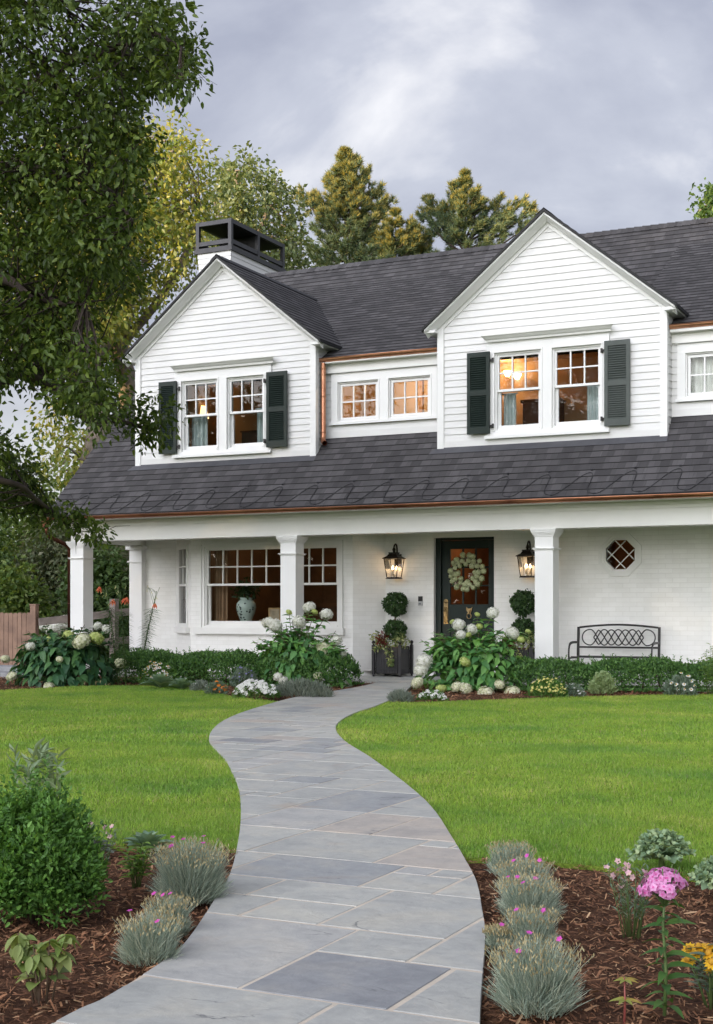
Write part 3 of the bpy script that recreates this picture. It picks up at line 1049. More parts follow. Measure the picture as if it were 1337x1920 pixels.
# --- dormers
def dormer(x0, x1, xt0, xt1, zapex, windows, casing, crown, lab):
    xc = (x0 + x1) / 2
    dm = MB()
    zb = 3.60
    ov = 0.16
    zr = zapex                       # roof line at the centre
    sl = (zapex - 5.395) / ((x1 - x0) / 2 + ov)
    lf = math.sqrt(1 + sl * sl)
    YF = YD - 0.22

    def zl(x):
        return zr - sl * abs(x - xc)
    cx0, cx1, cz0, cz1 = casing

    def limf(va, vb):
        za, zb2 = zb + va, zb + vb
        wa = min((zr - .06 - za) / sl, (x1 - x0) / 2)
        wb = min((zr - .06 - zb2) / sl, (x1 - x0) / 2)
        if wa <= 0.01:
            return []
        wb = max(wb, 0.0)
        m = (za + zb2) / 2
        if cz0 < m < cz1:
            return [(xc - wa, cx0 + .02, xc - wb, cx0 + .02), (cx1 - .02, xc + wa, cx1 - .02, xc + wb)]
        return [(xc - wa, xc + wa, xc - wb, xc + wb)]
    # clapboards, front (starts with a wide base board)
    dm.quad((x0, YD - .0155, 3.575), (x1, YD - .0155, 3.575), (x1, YD - .0155, 3.665), (x0, YD - .0155, 3.665))
    dm.lap((0, YD, zb), (1, 0, 0), (0, 0, 1), (0, -1, 0), 0.065, zr - zb, 0.1035, 0.0135, limf)
    # cheeks
    for xx, s in ((x0, -1), (x1, 1)):
        def limc(va, vb):
            z = zb + va
            ye = YE + (z - ZE) / SLM + 0.06
            return [(YD, min(ye, 22.0), YD, min(ye + .1, 22.0))]
        dm.lap((xx, 0, zb), (0, 1, 0), (0, 0, 1), (s, 0, 0), -.05, 5.40 - zb, 0.1035, 0.014, limc)
    D = dm.build('dormer', MATS['siding'], HX)
    # corner boards
    zt = zl(x1) - .02
    for xx, s in ((x0, -1), (x1, 1)):
        cb = MB()
        zbt = 3.545
        ca, cb_ = sorted((xx + s * .018, xx - s * .088))
        ya0, ya1 = YD - .030, YD + .075
        xi = xx + s * .0005
        xo = xx + s * .018
        xn = xx - s * .088
        ring = [(xn, YD - .030), (xo, YD - .030), (xo, ya1), (xi, ya1), (xi, YD - .001), (xn, YD - .001)]
        cb.loft([(x, y, zbt) for x, y in ring], [(x, y, zt) for x, y in ring])
        cb.build('corner_board', WHITE, D)
    # frieze + crown on the rakes
    tr = MB()
    for s in (-1, 1):
        xe, xw = xc + s * ((x1 - x0) / 2 + ov), xc + s * ((x1 - x0) / 2 + .02)

        def zz(x, p):
            return zr - sl * abs(x - xc) - p * lf

        def sweep(prof, xend):
            a = [(xend, YD - o, zz(xend, p)) for p, o in prof]
            b = [(xc, YD - o, zz(xc, p)) for p, o in prof]
            tr.loft(a, b)
        sweep([(.155, .002), (.155, .024), (.105, .024), (.105, .034), (.02, .034), (.02, .002)], xw)
        sweep([(.024, .205), (.046, .205), (.060, .175), (.066, .150), (.078, .120), (.094, .085), (.104, .070), (.104, .034), (.024, .034)], xe)
        # boxed eave soffit along the cheek
        xa, xb = sorted((xc + s * ((x1 - x0) / 2 + .002), xe - s * .004))
        tr.box(xa, xb, YD - .16, 21.2, zl(xe) - .075, zl(xe) - .035)
        tr.box(xe - .012, xe + .012, YD - .18, 21.2, zl(xe) - .075, zl(xe) - .01)
    tr.build('gable_trim', WHITE, D)
    # roof of the dormer
    rf = MB()
    for s in (-1, 1):
        xe = xc + s * ((x1 - x0) / 2 + ov + .03)
        ln = abs(xe - xc) * lf
        rf.lap((xe, YF, zl(xe) + .012), (0, 1, 0), (-s / lf, 0, sl / lf), (s * sl / lf, 0, 1 / lf), 0, ln, 0.145, 0.010, lambda a, b: [(0, 23.1 - YF, 0, 23.1 - YF)])
    DR = rf.build('dormer_roof', MATS['shingle'], D)
    ed = MB()
    for s in (-1, 1):
        xe = xc + s * ((x1 - x0) / 2 + ov + .035)
        a = [(xe, YF - .012, zl(xe) + o) for o in (-.026, .016)] + [(xe, YF + .03, zl(xe) + o) for o in (.016, -.026)]
        b = [(xc, YF - .012, zr + o) for o in (-.026, .016)] + [(xc, YF + .03, zr + o) for o in (.016, -.026)]
        ed.loft(a, b)
        ed.box(xe - .008, xe + .008, YF, 22.0, zl(xe) - .03, zl(xe) + .012)
        # ridge cap
        ed.quad((xc, YF - .005, zr + .034), (xc, 23.0, zr + .034), (xc + s * .12, 23.0, zr + .034 - .12 * sl), (xc + s * .12, YF - .005, zr + .034 - .12 * sl))
    ed.build('roof_edge', EDGE, D)
    # step flashing at the foot of the wall
    fl_ = MB()
    fl_.quad((x0 - .13, YD - .115, zroof(YD - .115) + .016), (x1 + .03, YD - .115, zroof(YD - .115) + .016), (x1 + .03, YD - .01, zroof(YD - .01) + .02), (x0 - .03, YD - .01, zroof(YD - .01) + .02))
    fl_.build('flashing', FLASH, D)
    # casing panel round the pair of windows (openings cut out)
    cs_ = MB()
    ya, yb = YD - .036, YD + .02
    ox = [cx0] + [v for w in windows for v in w[:2]] + [cx1]
    z0, z1 = windows[0][2], windows[0][3]
    for k in range(0, len(ox), 2):
        cs_.box(ox[k], ox[k + 1], ya, yb, z0, z1)
    cs_.box(cx0, cx1, ya, yb, z1, cz1)
    cs_.box(cx0, cx1, ya, yb, cz0, z0)
    for w in windows:      # thin raised moulding round each opening
        for (a, b, c, d) in ((w[0] - .022, w[0], z0, z1 + .022), (w[1], w[1] + .022, z0, z1 + .022), (w[0], w[1], z1, z1 + .022)):
            cs_.box(a, b, ya - .012, ya - .0005, c, d)
    cs_.box(cx0 - .025, cx1 + .01, ya - .045, ya - .0005, cz0 - .008, cz0 + .038)   # sill nosing
    cs_.build('window_casing', WHITE, HX)
    # crown over the windows
    cw = MB()
    a0, a1, c0, c1 = crown
    prof = [(.000, c1), (.115, c1), (.115, c1 - .022), (.095, c1 - .034), (.075, c1 - .058), (.050, c1 - .078), (.044, c0), (.0, c0)]
    ring = lambda x, ex: [(x, YD - .037 - o * 1.0, z) for o, z in prof]
    mid_a = [(a0 + (.115 - o) * .75, YD - .037 - o, z) for o, z in prof]
    mid_b = [(a1 - (.115 - o) * .75, YD - .037 - o, z) for o, z in prof]
    cw.loft(mid_a, mid_b)
    cw.build('window_crown', CREAM, HX)
    return D


def sash_win(x0, x1, z0, z1, zm, Y, cols, rows=2, mat=WHITE, label=None):
    """double-hung window: frame in the opening, upper sash in front with glazing bars, lower sash behind"""
    fr = MB()
    t = .028
    fr.box(x0, x0 + t, Y - .005, Y + .12, z0, z1)
    fr.box(x1 - t, x1, Y - .005, Y + .12, z0, z1)
    fr.box(x0 + t, x1 - t, Y - .005, Y + .12, z1 - t, z1)
    fr.box(x0 + t, x1 - t, Y - .02, Y + .12, z0, z0 + t)
    W = fr.build('window', mat, HX)
    if label:
        W['label'] = label
    a, b = x0 + t, x1 - t
    gl = MB()
    for (za, zb, ya, st, bot) in ((zm - .018, z1 - t, Y + .012, .030, .036), (z0 + t, zm + .016, Y + .058, .042, .062)):
        s = MB()
        s.box(a, a + st, ya, ya + .04, za, zb)
        s.box(b - st, b, ya, ya + .04, za, zb)
        s.box(a + st, b - st, ya, ya + .04, zb - .034, zb)
        s.box(a + st, b - st, ya, ya + .04, za, za + bot)
        ga, gb, gz0, gz1 = a + st, b - st, za + bot, zb - .034
        gl.quad((ga, ya + .025, gz0), (gb, ya + .025, gz0), (gb, ya + .025, gz1), (ga, ya + .025, gz1))
        if ya < Y + .03:
            for k in range(1, cols):
                x = ga + (gb - ga) * k / cols
                s.box(x - .0105, x + .0105, ya + .004, ya + .036, gz0, gz1)
            for k in range(1, rows):
                z = gz0 + (gz1 - gz0) * k / rows
                s.box(ga, gb, ya + .006, ya + .034, z - .0105, z + .0105)
        s.build('sash', mat, W)
    gl.build('glass', GLASS, W)
    return W


def fixed_win(x0, x1, z0, z1, Y, cols, rows, mat=WHITE):
    fr = MB()
    t = .02
    for bx in ((x0, x0 + t, z0, z1), (x1 - t, x1, z0, z1), (x0 + t, x1 - t, z1 - t, z1), (x0 + t, x1 - t, z0, z0 + t)):
        fr.box(bx[0], bx[1], Y - .01, Y + .1, bx[2], bx[3])
    W = fr.build('window', mat, HX)
    s = MB()
    a, b, c, d = x0 + t + .006, x1 - t - .006, z0 + t + .006, z1 - t - .006
    st = .038
    ya = Y + .008
    s.box(a, a + st, ya, ya + .04, c, d)
    s.box(b - st, b, ya, ya + .04, c, d)
    s.box(a + st, b - st, ya, ya + .04, d - st, d)
    s.box(a + st, b - st, ya, ya + .04, c, c + st)
    for k in range(1, cols):
        x = a + st + (b - a - 2 * st) * k / cols
        s.box(x - .011, x + .011, ya + .004, ya + .036, c + st, d - st)
    for k in range(1, rows):
        z = c + st + (d - c - 2 * st) * k / rows
        s.box(a + st, b - st, ya + .006, ya + .034, z - .011, z + .011)
    s.build('sash', mat, W)
    g = MB()
    g.quad((a + st, ya + .02, c + st), (b - st, ya + .02, c + st), (b - st, ya + .02, d - st), (a + st, ya + .02, d - st))
    g.build('glass', GLASS, W)
    return W


LW = [(-12.665, -11.955, 3.755, 4.935), (-11.768, -11.063, 3.755, 4.935)]
RW = [(-7.075, -6.345, 3.775, 4.95), (-6.178, -5.436, 3.775, 4.95)]
dormer(LDX[0], LDX[1], 0, 0, 6.915, LW, (-12.80, -10.93, 3.66, 5.10), (-12.83, -10.815, 5.10, 5.21), 'left')
dormer(RDX[0], RDX[1], 0, 0, 6.945, RW, (-7.20, -5.32, 3.67, 5.11), (-7.25, -5.23, 5.11, 5.215), 'right')
for w in LW:
    sash_win(*w[:4], 4.355, YD, 3)
for w in RW:
    sash_win(*w[:4], 4.385, YD, 3)

# middle walls between the dormers
mw = MB()
MWIN = [(-9.872, -9.15, 4.128, 4.76), (-8.972, -8.25, 4.128, 4.76)]
RWIN = [(-4.292, -3.57, 4.135, 4.768), (-3.39, -2.67, 4.135, 4.768)]


def midwall(xa, xb, c0, c1):
    def l(va, vb):
        m = 3.87 + (va + vb) / 2
        return [(xa, c0 + .02, xa, c0 + .02), (c1 - .02, xb, c1 - .02, xb)] if 4.09 < m < 4.92 else [(xa, xb, xa, xb)]
    mw.quad((xa, YM - .015, 3.87), (xb, YM - .015, 3.87), (xb, YM - .015, 3.97), (xa, YM - .015, 3.97))
    mw.lap((0, YM, 3.87), (1, 0, 0), (0, 0, 1), (0, -1, 0), .0975, 1.24, .1035, .0135, l)


midwall(LDX[1], RDX[0], -9.99, -8.14)
mw.build('upper_wall', MATS['siding'], HX)
mw = MB()
midwall(RDX[1], XR - .1, -4.41, -2.55)
mw.build('upper_wall', MATS['siding'], HX)
for (c0, c1, wins, xa, xb) in ((-9.99, -8.14, MWIN, LDX[1] + .01, RDX[0] - .01), (-4.41, -2.55, RWIN, RDX[1] + .01, XR - .2)):
    c = MB()
    ya, yb = YM - .034, YM + .02
    z0, z1 = wins[0][2], wins[0][3]
    ox = [c0, wins[0][0], wins[0][1], wins[1][0], wins[1][1], c1]
    for k in range(0, 6, 2):
        c.box(ox[k], ox[k + 1], ya, yb, z0, z1)
    c.box(c0, c1, ya, yb, z1, 4.905)
    c.box(c0, c1, ya, yb, 4.085, z0)
    c.box(c0 - .02, c1 + .012, ya - .03, ya - .0005, 4.075, 4.115)
    for w in wins:
        for (a, b, e, d) in ((w[0] - .02, w[0], z0, z1 + .02), (w[1], w[1] + .02, z0, z1 + .02), (w[0], w[1], z1, z1 + .02)):
            c.box(a, b, ya - .010, ya - .0005, e, d)
    c.build('window_casing', WHITE, HX)
    f = MB()
    f.box(xa, xb, YM - .05, YM - .0155, 4.925, 5.13)
    f.box(xa + .06, xb, YM - .075, YM - .0505, 4.91, 4.955)
    f.box(xa, xb, YS0 + .01, YM - .0505, 5.06, 5.10)
    f.build('frieze_board', CREAM, HX)
for w in MWIN + RWIN:
    fixed_win(*w, YM, 3, 2)


# shutters: two louvred panels in a frame
def shutter(x0, x1, z0, z1, hs, mat=SHUTTER, label=None):
    s = MB()
    y0, y1 = YD - .092, YD - .058
    st = .052
    zm = z0 + (z1 - z0) * .50
    s.box(x0, x0 + st, y0, y1, z0, z1)
    s.box(x1 - st, x1, y0, y1, z0, z1)
    for a, b in ((z0, z0 + .10), (zm - .04, zm + .04), (z1 - .075, z1)):
        s.box(x0 + st, x1 - st, y0, y1, a, b)
    for a, b in ((z0 + .10, zm - .04), (zm + .04, z1 - .075)):
        n = 15
        for k in range(n):
            z = a + (b - a) * (k + .5) / n
            s.obox(((x0 + x1) / 2, (y0 + y1) / 2, z), ((x1 - x0) / 2 - st, 0, 0), (0, .013, .0155), (0, .0028, -.0024))
    s.quad((x0 + st, y1 - .001, z0 + .1), (x1 - st, y1 - .001, z0 + .1), (x1 - st, y1 - .001, z1 - .07), (x0 + st, y1 - .001, z1 - .07))
    S = s.build('shutter', mat, HX)
    if label:
        S['label'] = label
    for z in (z0 + .11, z1 - .13):
        h = MB()
        xx = x1 if hs > 0 else x0
        a = sorted((xx - hs * .005, xx + hs * .055))
        h.box(a[0], a[1], YD - .075, YD - .055, z - .016, z + .016)
        h.box(xx + hs * .045 - .012, xx + hs * .045 + .012, YD - .085, YD - .037, z - .032, z + .032)
        h.build('hinge', BLACK, S)


shutter(-13.085, -12.735, 3.73, 4.945, 1)
shutter(-10.99, -10.61, 3.735, 4.955, -1)
shutter(-7.497, -7.136, 3.745, 4.972, 1)
shutter(-5.378, -5.005, 3.745, 4.972, -1, SHUTTERGREY, 'lighter grey-green louvred shutter')


# --- gutters
def gutter(x0, x1, yf, zt, r, mat, endl=True, step=.64):
    g = MB()
    n = 9
    prof = [(yf + r + r * math.cos(math.pi + k * math.pi / n), zt - r * 0.98 * math.sin(k * math.pi / n)) for k in range(n + 1)]
    inner = [(yf + r + (r - .004) * math.cos(math.pi + k * math.pi / n), zt - (r - .004) * math.sin(k * math.pi / n)) for k in range(n + 1)]
    ring = prof + inner[::-1]
    g.loft([(x0, y, z) for y, z in ring], [(x1, y, z) for y, z in ring])
    for x in (x0, x1):
        g.add([(x, y, z) for y, z in prof], [tuple(range(n + 1))])
    g.tube([(x0, yf, zt), (x1, yf, zt)], .0085, 6)
    o = g.build('gutter', mat, HX)
    h = MB()
    x = x0 + .12
    while x < x1:
        for k in range(n):
            a, b = prof[k], prof[k + 1]
            h.quad((x - .011, a[0] - .003, a[1] - .003), (x + .011, a[0] - .003, a[1] - .003), (x + .011, b[0] - .003, b[1] - .003), (x - .011, b[0] - .003, b[1] - .003))
        x += step
    h.build('gutter_hanger', mat, o)
    return o


MAINCOP = plain('gutter_copper', (0.60, 0.27, 0.155), (0.26, 0.11, 0.066), 0.36, 1.0, scale=1.4, bmp=0.04)
gutter(XL + .0, XR, YG - .015, 2.652, .052, MAINCOP)
gutter(-10.17, RDX[0] + .02, YM - .205, 5.137, .058, COPPER, step=.58)
gutter(-4.525, XR, YM - .205, 5.157, .058, COPPER, step=.58)
ds = MB()
yd_ = YM - .15
ds.tube([(-10.075, yd_, 5.07), (-10.075, yd_, 3.90), (-10.07, yd_ - .02, 3.84), (-10.03, yd_ - .07, 3.785), (-9.985, yd_ - .12, 3.762)], .042, 12, cap=False)
for z in (4.98, 4.53, 3.95):
    ds.tube([(-10.075, yd_, z - .012), (-10.075, yd_, z + .012)], .047, 12)
ds.build('downspout', COPPER, HX)
ds = MB()
ds.box(-14.87, -14.74, YG + .0, YG + .10, 2.50, 2.60)
xq, yq = -14.635, YB + .06
ds.tube([(-14.80, YG + .05, 2.52), (-14.80, YG + .05, 2.42), (-14.78, YG + .10, 2.34), (-14.68, YB - .0, 2.22), (xq, yq, 2.14), (xq, yq, 0.05)], .036, 10)
for z in (2.1, 1.2):
    ds.tube([(xq, yq, z - .012), (xq, yq, z + .012)], .041, 10)
ds.build('downspout', DARKCOPPER, HX)

# de-icing cable, snaking along the eave
hc = MB()
pts = []
x = XL + .12
k = 0
PER = .625


def onroof(x, v):
    return (x, YE + v / LM, ZE + v * SLM / LM + .020)


while x < XR - .7:
    for (dx, v) in ((.0, .035), (.06, .02), (.13, .05), (.26, .22), (.38, .40), (.47, .485), (.53, .50), (.565, .46), (.57, .36), (.555, .20), (.56, .10), (.60, .04)):
        pts.append(onroof(x + dx * PER / .625, v * .98))
    x += PER
hc.tube(catmull(pts, 3), .0058, 5)
hc.build('heat_cable', CABLE, ROOF)
hb = MB()
x = XL + .12
while x < XR - .7:
    for dx, v in ((.06, .022), (.53, .56)):
        p = onroof(x + dx, v)
        hb.obox(p, (.018, 0, 0), (0, .012 / LM, .012 * SLM / LM), (0, -.006, .006))
    x += PER
hb.build('cable_clip', CAPGREY, ROOF)

# --- porch: beam, ceiling, columns
pb = MB()
pb.box(-14.56, XR - .1, YB, YB + .27, 2.262, 2.60)
pb.box(-14.56, -14.29, YB + .2705, 20.3, 2.262, 2.60)
pb.box(-14.58, XR - .1, YB - .022, YB - .0005, 2.50, 2.60)
pb.box(-14.585, XR - .1, YB - .05, YB - .0225, 2.55, 2.60)
pb.build('porch_beam', CREAM, HX)
pc = MB()
pc.box(XL + .02, XR - .1, YE + .02, YB + .0, 2.602, 2.63)
for k in range(26):
    y = YB + .275 + k * .08
    pc.box(-14.28, XR - .12, y, y + .074, 2.47, 2.49)
pc.build('porch_ceiling', CREAM, HX)


def column(x0, x1, y0, y1, zt=2.2615):
    c = MB()
    c.box(x0, x1, y0, y1, 0.02, 2.17)
    for (e, a, b) in ((.030, 1.975, 1.987), (.018, 1.960, 1.975), (.012, 2.150, 2.1725), (.026, 2.1725, 2.19), (.036, 2.19, 2.21), (.048, 2.21, 2.235), (.055, 2.235, zt)):
        c.box(x0 - e, x1 + e, y0 - e, y1 + e, a, b)
    c.box(x0 - .02, x1 + .02, y0 - .02, y1 + .02, .02, .2)
    c.build('porch_column', WHITE, HX, bevel=.004)


for xc_ in (-14.44, -10.324, -6.131):
    column(xc_ - .137, xc_ + .137, YB + .002, YB + .276)
c = MB()
c.box(-14.57, -14.30, 20.3, 20.419, .02, 2.46)
c.box(-14.60, -14.27, 20.27, 20.419, 1.96, 1.985)
c.box(-14.62, -14.25, 20.25, 20.419, 2.19, 2.25)
c.build('pilaster', WHITE, HX)

# --- brick walls of the porch
bw = MB()


def wq(ax, P0, P1, z0, z1, u0=0.0):
    L = math.hypot(P1[0] - P0[0], P1[1] - P0[1])
    bw.add([(P0[0], P0[1], z0), (P1[0], P1[1], z0), (P1[0], P1[1], z1), (P0[0], P0[1], z1)], [(0, 1, 2, 3)], 0, [[(u0, z0), (u0 + L, z0), (u0 + L, z1), (u0, z1)]])
    return u0 + L


YR, YF = 20.42, 19.70
ZT = 2.47
BX0, BX1 = -12.85, -9.73
u = wq(0, (-14.5, YR), (-13.63, YR), 0, ZT)
# bay left face with its narrow window
A0, A1 = np.array((-13.63, YR)), np.array((BX0, YF))
bd = (A1 - A0) / np.linalg.norm(A1 - A0)
BL = np.linalg.norm(A1 - A0)
q = lambda t: tuple(A0 + bd * t)
wq(0, q(0), q(.18), 0, ZT, u)
wq(0, q(.90), q(BL), 0, ZT, u + .9)
wq(0, q(.18), q(.90), 0, .79, u + .18)
wq(0, q(.18), q(.90), 2.24, ZT, u + .18)
u += BL
# bay front with the opening
WX0, WX1, WZ0, WZ1 = -12.63, -9.902, .795, 2.235
wq(0, (BX0, YF), (WX0, YF), 0, ZT, u)
wq(0, (WX1, YF), (BX1, YF), 0, ZT, u + WX1 - BX0)
wq(0, (WX0, YF), (WX1, YF), 0, WZ0, u + WX0 - BX0)
wq(0, (WX0, YF), (WX1, YF), WZ1, ZT, u + WX0 - BX0)
u += BX1 - BX0
u = wq(0, (BX1, YF), (BX1 + .4, YW), 0, ZT, u)
# main wall: door opening and octagon opening
DX0, DX1, DZ = -8.475, -7.444, 2.255
OC = (-5.425, 1.932)
OR_ = .315
xw = BX1 + .4
wq(0, (xw, YW), (DX0, YW), 0, ZT, u)
wq(0, (DX0, YW), (DX1, YW), DZ, ZT, u + DX0 - xw)
ox0, ox1, oz0, oz1 = OC[0] - OR_, OC[0] + OR_, OC[1] - OR_, OC[1] + OR_
wq(0, (DX1, YW), (ox0, YW), 0, ZT, u + DX1 - xw)
wq(0, (ox1, YW), (XR - .1, YW), 0, ZT, u + ox1 - xw)
wq(0, (ox0, YW), (ox1, YW), 0, oz0, u + ox0 - xw)
wq(0, (ox0, YW), (ox1, YW), oz1, ZT, u + ox0 - xw)
k8 = OR_ * math.tan(math.pi / 8)
for sx in (-1, 1):
    for sz in (-1, 1):
        tri = [(OC[0] + sx * OR_, OC[1] + sz * OR_), (OC[0] + sx * k8, OC[1] + sz * OR_), (OC[0] + sx * OR_, OC[1] + sz * k8)]
        bw.add([(x, YW, z) for x, z in tri], [(0, 1, 2)], 0, [[(u + x - xw, z) for x, z in tri]])
# reveals
wq(0, (DX0, YW), (DX0, YW + .12), 0, DZ)
wq(0, (DX1, YW), (DX1, YW + .12), 0, DZ)
bw.quad((DX0, YW, DZ), (DX1, YW, DZ), (DX1, YW + .12, DZ), (DX0, YW + .12, DZ), 0, [(0, 0), (1, 0), (1, .1), (0, .1)])
bw.build('brick_wall', MATS['brick'], HX)
# flat-band above the bay window and sills
sl_ = MB()
sl_.box(-12.755, -9.868, YF - .075, YF - .0005, .685, .795)
a, b = np.array(q(.13)), np.array(q(1.0))
nrm = np.array((-bd[1], bd[0])) * -1
nrm = np.array((-0.678, -0.735)) if nrm[1] > 0 else nrm
sl_.obox(((a[0] + b[0]) / 2 + nrm[0] * .04, (a[1] + b[1]) / 2 + nrm[1] * .04, .74), (bd[0] * .435, bd[1] * .435, 0), (nrm[0] * .037, nrm[1] * .037, 0), (0, 0, .052))
sl_.build('window_sill', MATS['brick'], HX)
# casings of the bay front: two windows with a post between
bcx = MB()
SPL0, SPL1 = -11.02, -10.86
for (x0, x1, z0, z1) in ((WX0, WX0 + .075, WZ0, WZ1), (WX1 - .075, WX1, WZ0, WZ1), (SPL0, SPL1, WZ0, WZ1 - .06), (WX0 + .075, WX1 - .075, WZ1 - .06, WZ1), (WX0 + .075, SPL0, WZ0, WZ0 + .02), (SPL1, WX1 - .075, WZ0, WZ0 + .02)):
    bcx.box(x0, x1, YF - .028, YF + .10, z0, z1)
bcx.box(WX0 - .002, WX0 + .022, YF - .045, YF - .0285, WZ0, WZ1)
bcx.box(WX1 - .022, WX1 + .002, YF - .045, YF - .0285, WZ0, WZ1)
bcx.box(WX0 + .022, WX1 - .022, YF - .045, YF - .0285, WZ1 - .022, WZ1 + .002)
bcx.build('window_casing', CREAM, HX)
sash_win(WX0 + .075, SPL0, WZ0 + .02, WZ1 - .06, 1.525, YF, 5, mat=CREAM, label='wide five-column double-hung sash beside the slim one in the bay')
sash_win(SPL1, WX1 - .075, WZ0 + .02, WZ1 - .06, 1.525, YF, 3, mat=CREAM, label='slim three-column double-hung sash beside the porch column')
# narrow window in the angled face
nw = MB()
gm = MB()


def ang(t0, t1, z0, z1, o0, o1, mbx):
    c = A0 + bd * (t0 + t1) / 2 + nrm * (o0 + o1) / 2
    mbx.obox((c[0], c[1], (z0 + z1) / 2), (bd[0] * (t1 - t0) / 2, bd[1] * (t1 - t0) / 2, 0), (nrm[0] * (o1 - o0) / 2, nrm[1] * (o1 - o0) / 2, 0), (0, 0, (z1 - z0) / 2))


for t0, t1, z0, z1 in ((.18, .29, .79, 2.24), (.79, .90, .79, 2.24), (.29, .79, 2.16, 2.24), (.29, .79, .79, .86), (.29, .79, 1.51, 1.545), (.53, .55, 1.545, 2.16), (.29, .79, 1.84, 1.86)):
    ang(t0, t1, z0, z1, -.05, .022, nw)
NWO = nw.build('window', CREAM, HX)
p0_, p1_ = A0 + bd * .29 - nrm * .01, A0 + bd * .79 - nrm * .01
gm.quad((p0_[0], p0_[1], .86), (p1_[0], p1_[1], .86), (p1_[0], p1_[1], 2.16), (p0_[0], p0_[1], 2.16))
gm.build('glass', GLASS, NWO)

# octagon window with crossed glazing bars
ow = MB()


def octo(r):
    k = math.tan(math.pi / 8) * r
    return [(OC[0] + x, OC[1] + z) for x, z in ((r, -k), (r, k), (k, r), (-k, r), (-r, k), (-r, -k), (-k, -r), (k, -r))]


def ringoct(r0, r1, y0, y1):
    a, b = octo(r0), octo(r1)
    n = 8
    vs = [(x, y0, z) for x, z in a] + [(x, y0, z) for x, z in b] + [(x, y1, z) for x, z in a] + [(x, y1, z) for x, z in b]
    fs = []
    for i in range(n):
        j = (i + 1) % n
        fs += [(i, j, n + j, n + i), (2 * n + i, 2 * n + j, 3 * n + j, 3 * n + i), (i, j, 2 * n + j, 2 * n + i), (n + i, n + j, 3 * n + j, 3 * n + i)]
    ow.add(vs, fs)


ringoct(.285, .328, YW - .030, YW + .10)
ringoct(.245, .2849, YW - .012, YW + .10)
ringoct(.222, .2449, YW + .010, YW + .10)
for s in (-1, 1):
    for off in (-.094, .094):
        L = .215
        c = (OC[0] + off * .707, OC[1] - off * .707 * s)
        lo = math.sqrt(max(.226 ** 2 - off ** 2, 0.01)) * .985
        ow.bar((c[0] - lo * .707, YW + .03 + .002 * s, c[1] - lo * .707 * s), (c[0] + lo * .707, YW + .03 + .002 * s, c[1] + lo * .707 * s), .0125, .014)
OW = ow.build('octagon_window', CREAM, HX)
g = MB()
g.add([(x, YW + .045, z) for x, z in octo(.23)], [tuple(range(8))])
g.build('glass', GLASS, OW)

# --- front door
fd = MB()
YS = YW + .125
fd.box(DX0, -8.385, YW + .08, YW + .20, .03, DZ)
fd.box(-7.43, DX1 + .05, YW + .08, YW + .20, .03, DZ)
fd.box(-8.385, -7.43, YW + .08, YW + .20, 2.215, DZ + .02)
fd.box(DX0, DX1, YW + .06, YW + .2, .0, .045)
sx0, sx1 = -8.38, -7.435
gx0, gx1, gz0, gz1 = -8.24, -7.585, 1.185, 2.075
fd.box(sx0, gx0, YS, YS + .045, .05, 2.21)
fd.box(gx1, sx1, YS, YS + .045, .05, 2.21)
fd.box(gx0, gx1, YS, YS + .045, gz1, 2.21)
fd.box(gx0, gx1, YS, YS + .045, .05, .22)
fd.box(gx0, gx1, YS, YS + .045, .95, gz1 - (gz1 - gz0))
fd.box(gx0, gx1, YS + .018, YS + .04, .22, .95)
fd.box(-7.93, -7.88, YS, YS + .045, .22, .95)
for k in (1, 2):
    x = gx0 + (gx1 - gx0) * k / 3
    fd.box(x - .0125, x + .0125, YS + .004, YS + .04, gz0, gz1)
    z = gz0 + (gz1 - gz0) * k / 3
    fd.box(gx0, gx1, YS + .006, YS + .038, z - .0125, z + .0125)
FD = fd.build('front_door', BLACKGREEN, HX, bevel=.004)
FD['label'] = 'dark green front door with nine glass panes above the knocker'
g = MB()
g.quad((gx0, YS + .03, gz0), (gx1, YS + .03, gz0), (gx1, YS + .03, gz1), (gx0, YS + .03, gz1))
g.build('glass', GLASS, FD)
hd = MB()
hx = -8.31
pl_ = [(hx + .036 * math.cos(a), 1.235 + .036 * math.sin(a)) for a in np.linspace(0, math.pi, 9)] + [(hx - .036, .87), (hx + .036, .87)]
hd.prism(pl_, YS - .012, YS - .0005)
hd.tube([(hx, YS - .012, 1.10), (hx, YS - .06, 1.085), (hx, YS - .065, .98), (hx, YS - .06, .905), (hx, YS - .012, .895)], .011, 8)
hd.tube([(hx, YS - .012, 1.13), (hx, YS - .045, 1.13)], .016, 10)
hd.tube([(hx, YS - .011, 1.225), (hx, YS - .028, 1.225)], .024, 14)
hd.build('door_handle', BRASS, FD)
kn = MB()
kx, kz = -7.905, 1.085
kn.prism([(kx - .052, kz + .055), (kx - .028, kz + .035), (kx + .028, kz + .035), (kx + .052, kz + .055), (kx + .046, kz + .008), (kx + .022, kz - .04), (kx, kz - .062), (kx - .022, kz - .04), (kx - .046, kz + .008)], YS - .022, YS - .0005)
kn.prism([(kx - .018, kz + .02), (kx + .018, kz + .02), (kx + .009, kz - .055), (kx - .009, kz - .055)], YS - .05, YS - .022)
kn.tube([(kx + .036 * math.cos(a), YS - .028, kz - .085 + .045 * math.sin(a)) for a in np.linspace(-math.pi, math.pi, 17)], .0075, 7)
kn.build('door_knocker', BRASS, FD)
sp = MB()
sp.box(-8.738, -8.668, YW - .022, YW - .0005, 1.165, 1.235, 1)
sp.box(-8.738, -8.668, YW - .024, YW - .0005, 1.2352, 1.315, 0)
sp.tube([(-8.703, YW - .022, 1.198), (-8.703, YW - .027, 1.198)], .017, 14, 2)
sp.build('doorbell', [BLACK, plain('bell_silver', (.55, .55, .56), (.5, .5, .5), .35, .8), plain('bell_button', (.30, .31, .33), None, .3)], HX)

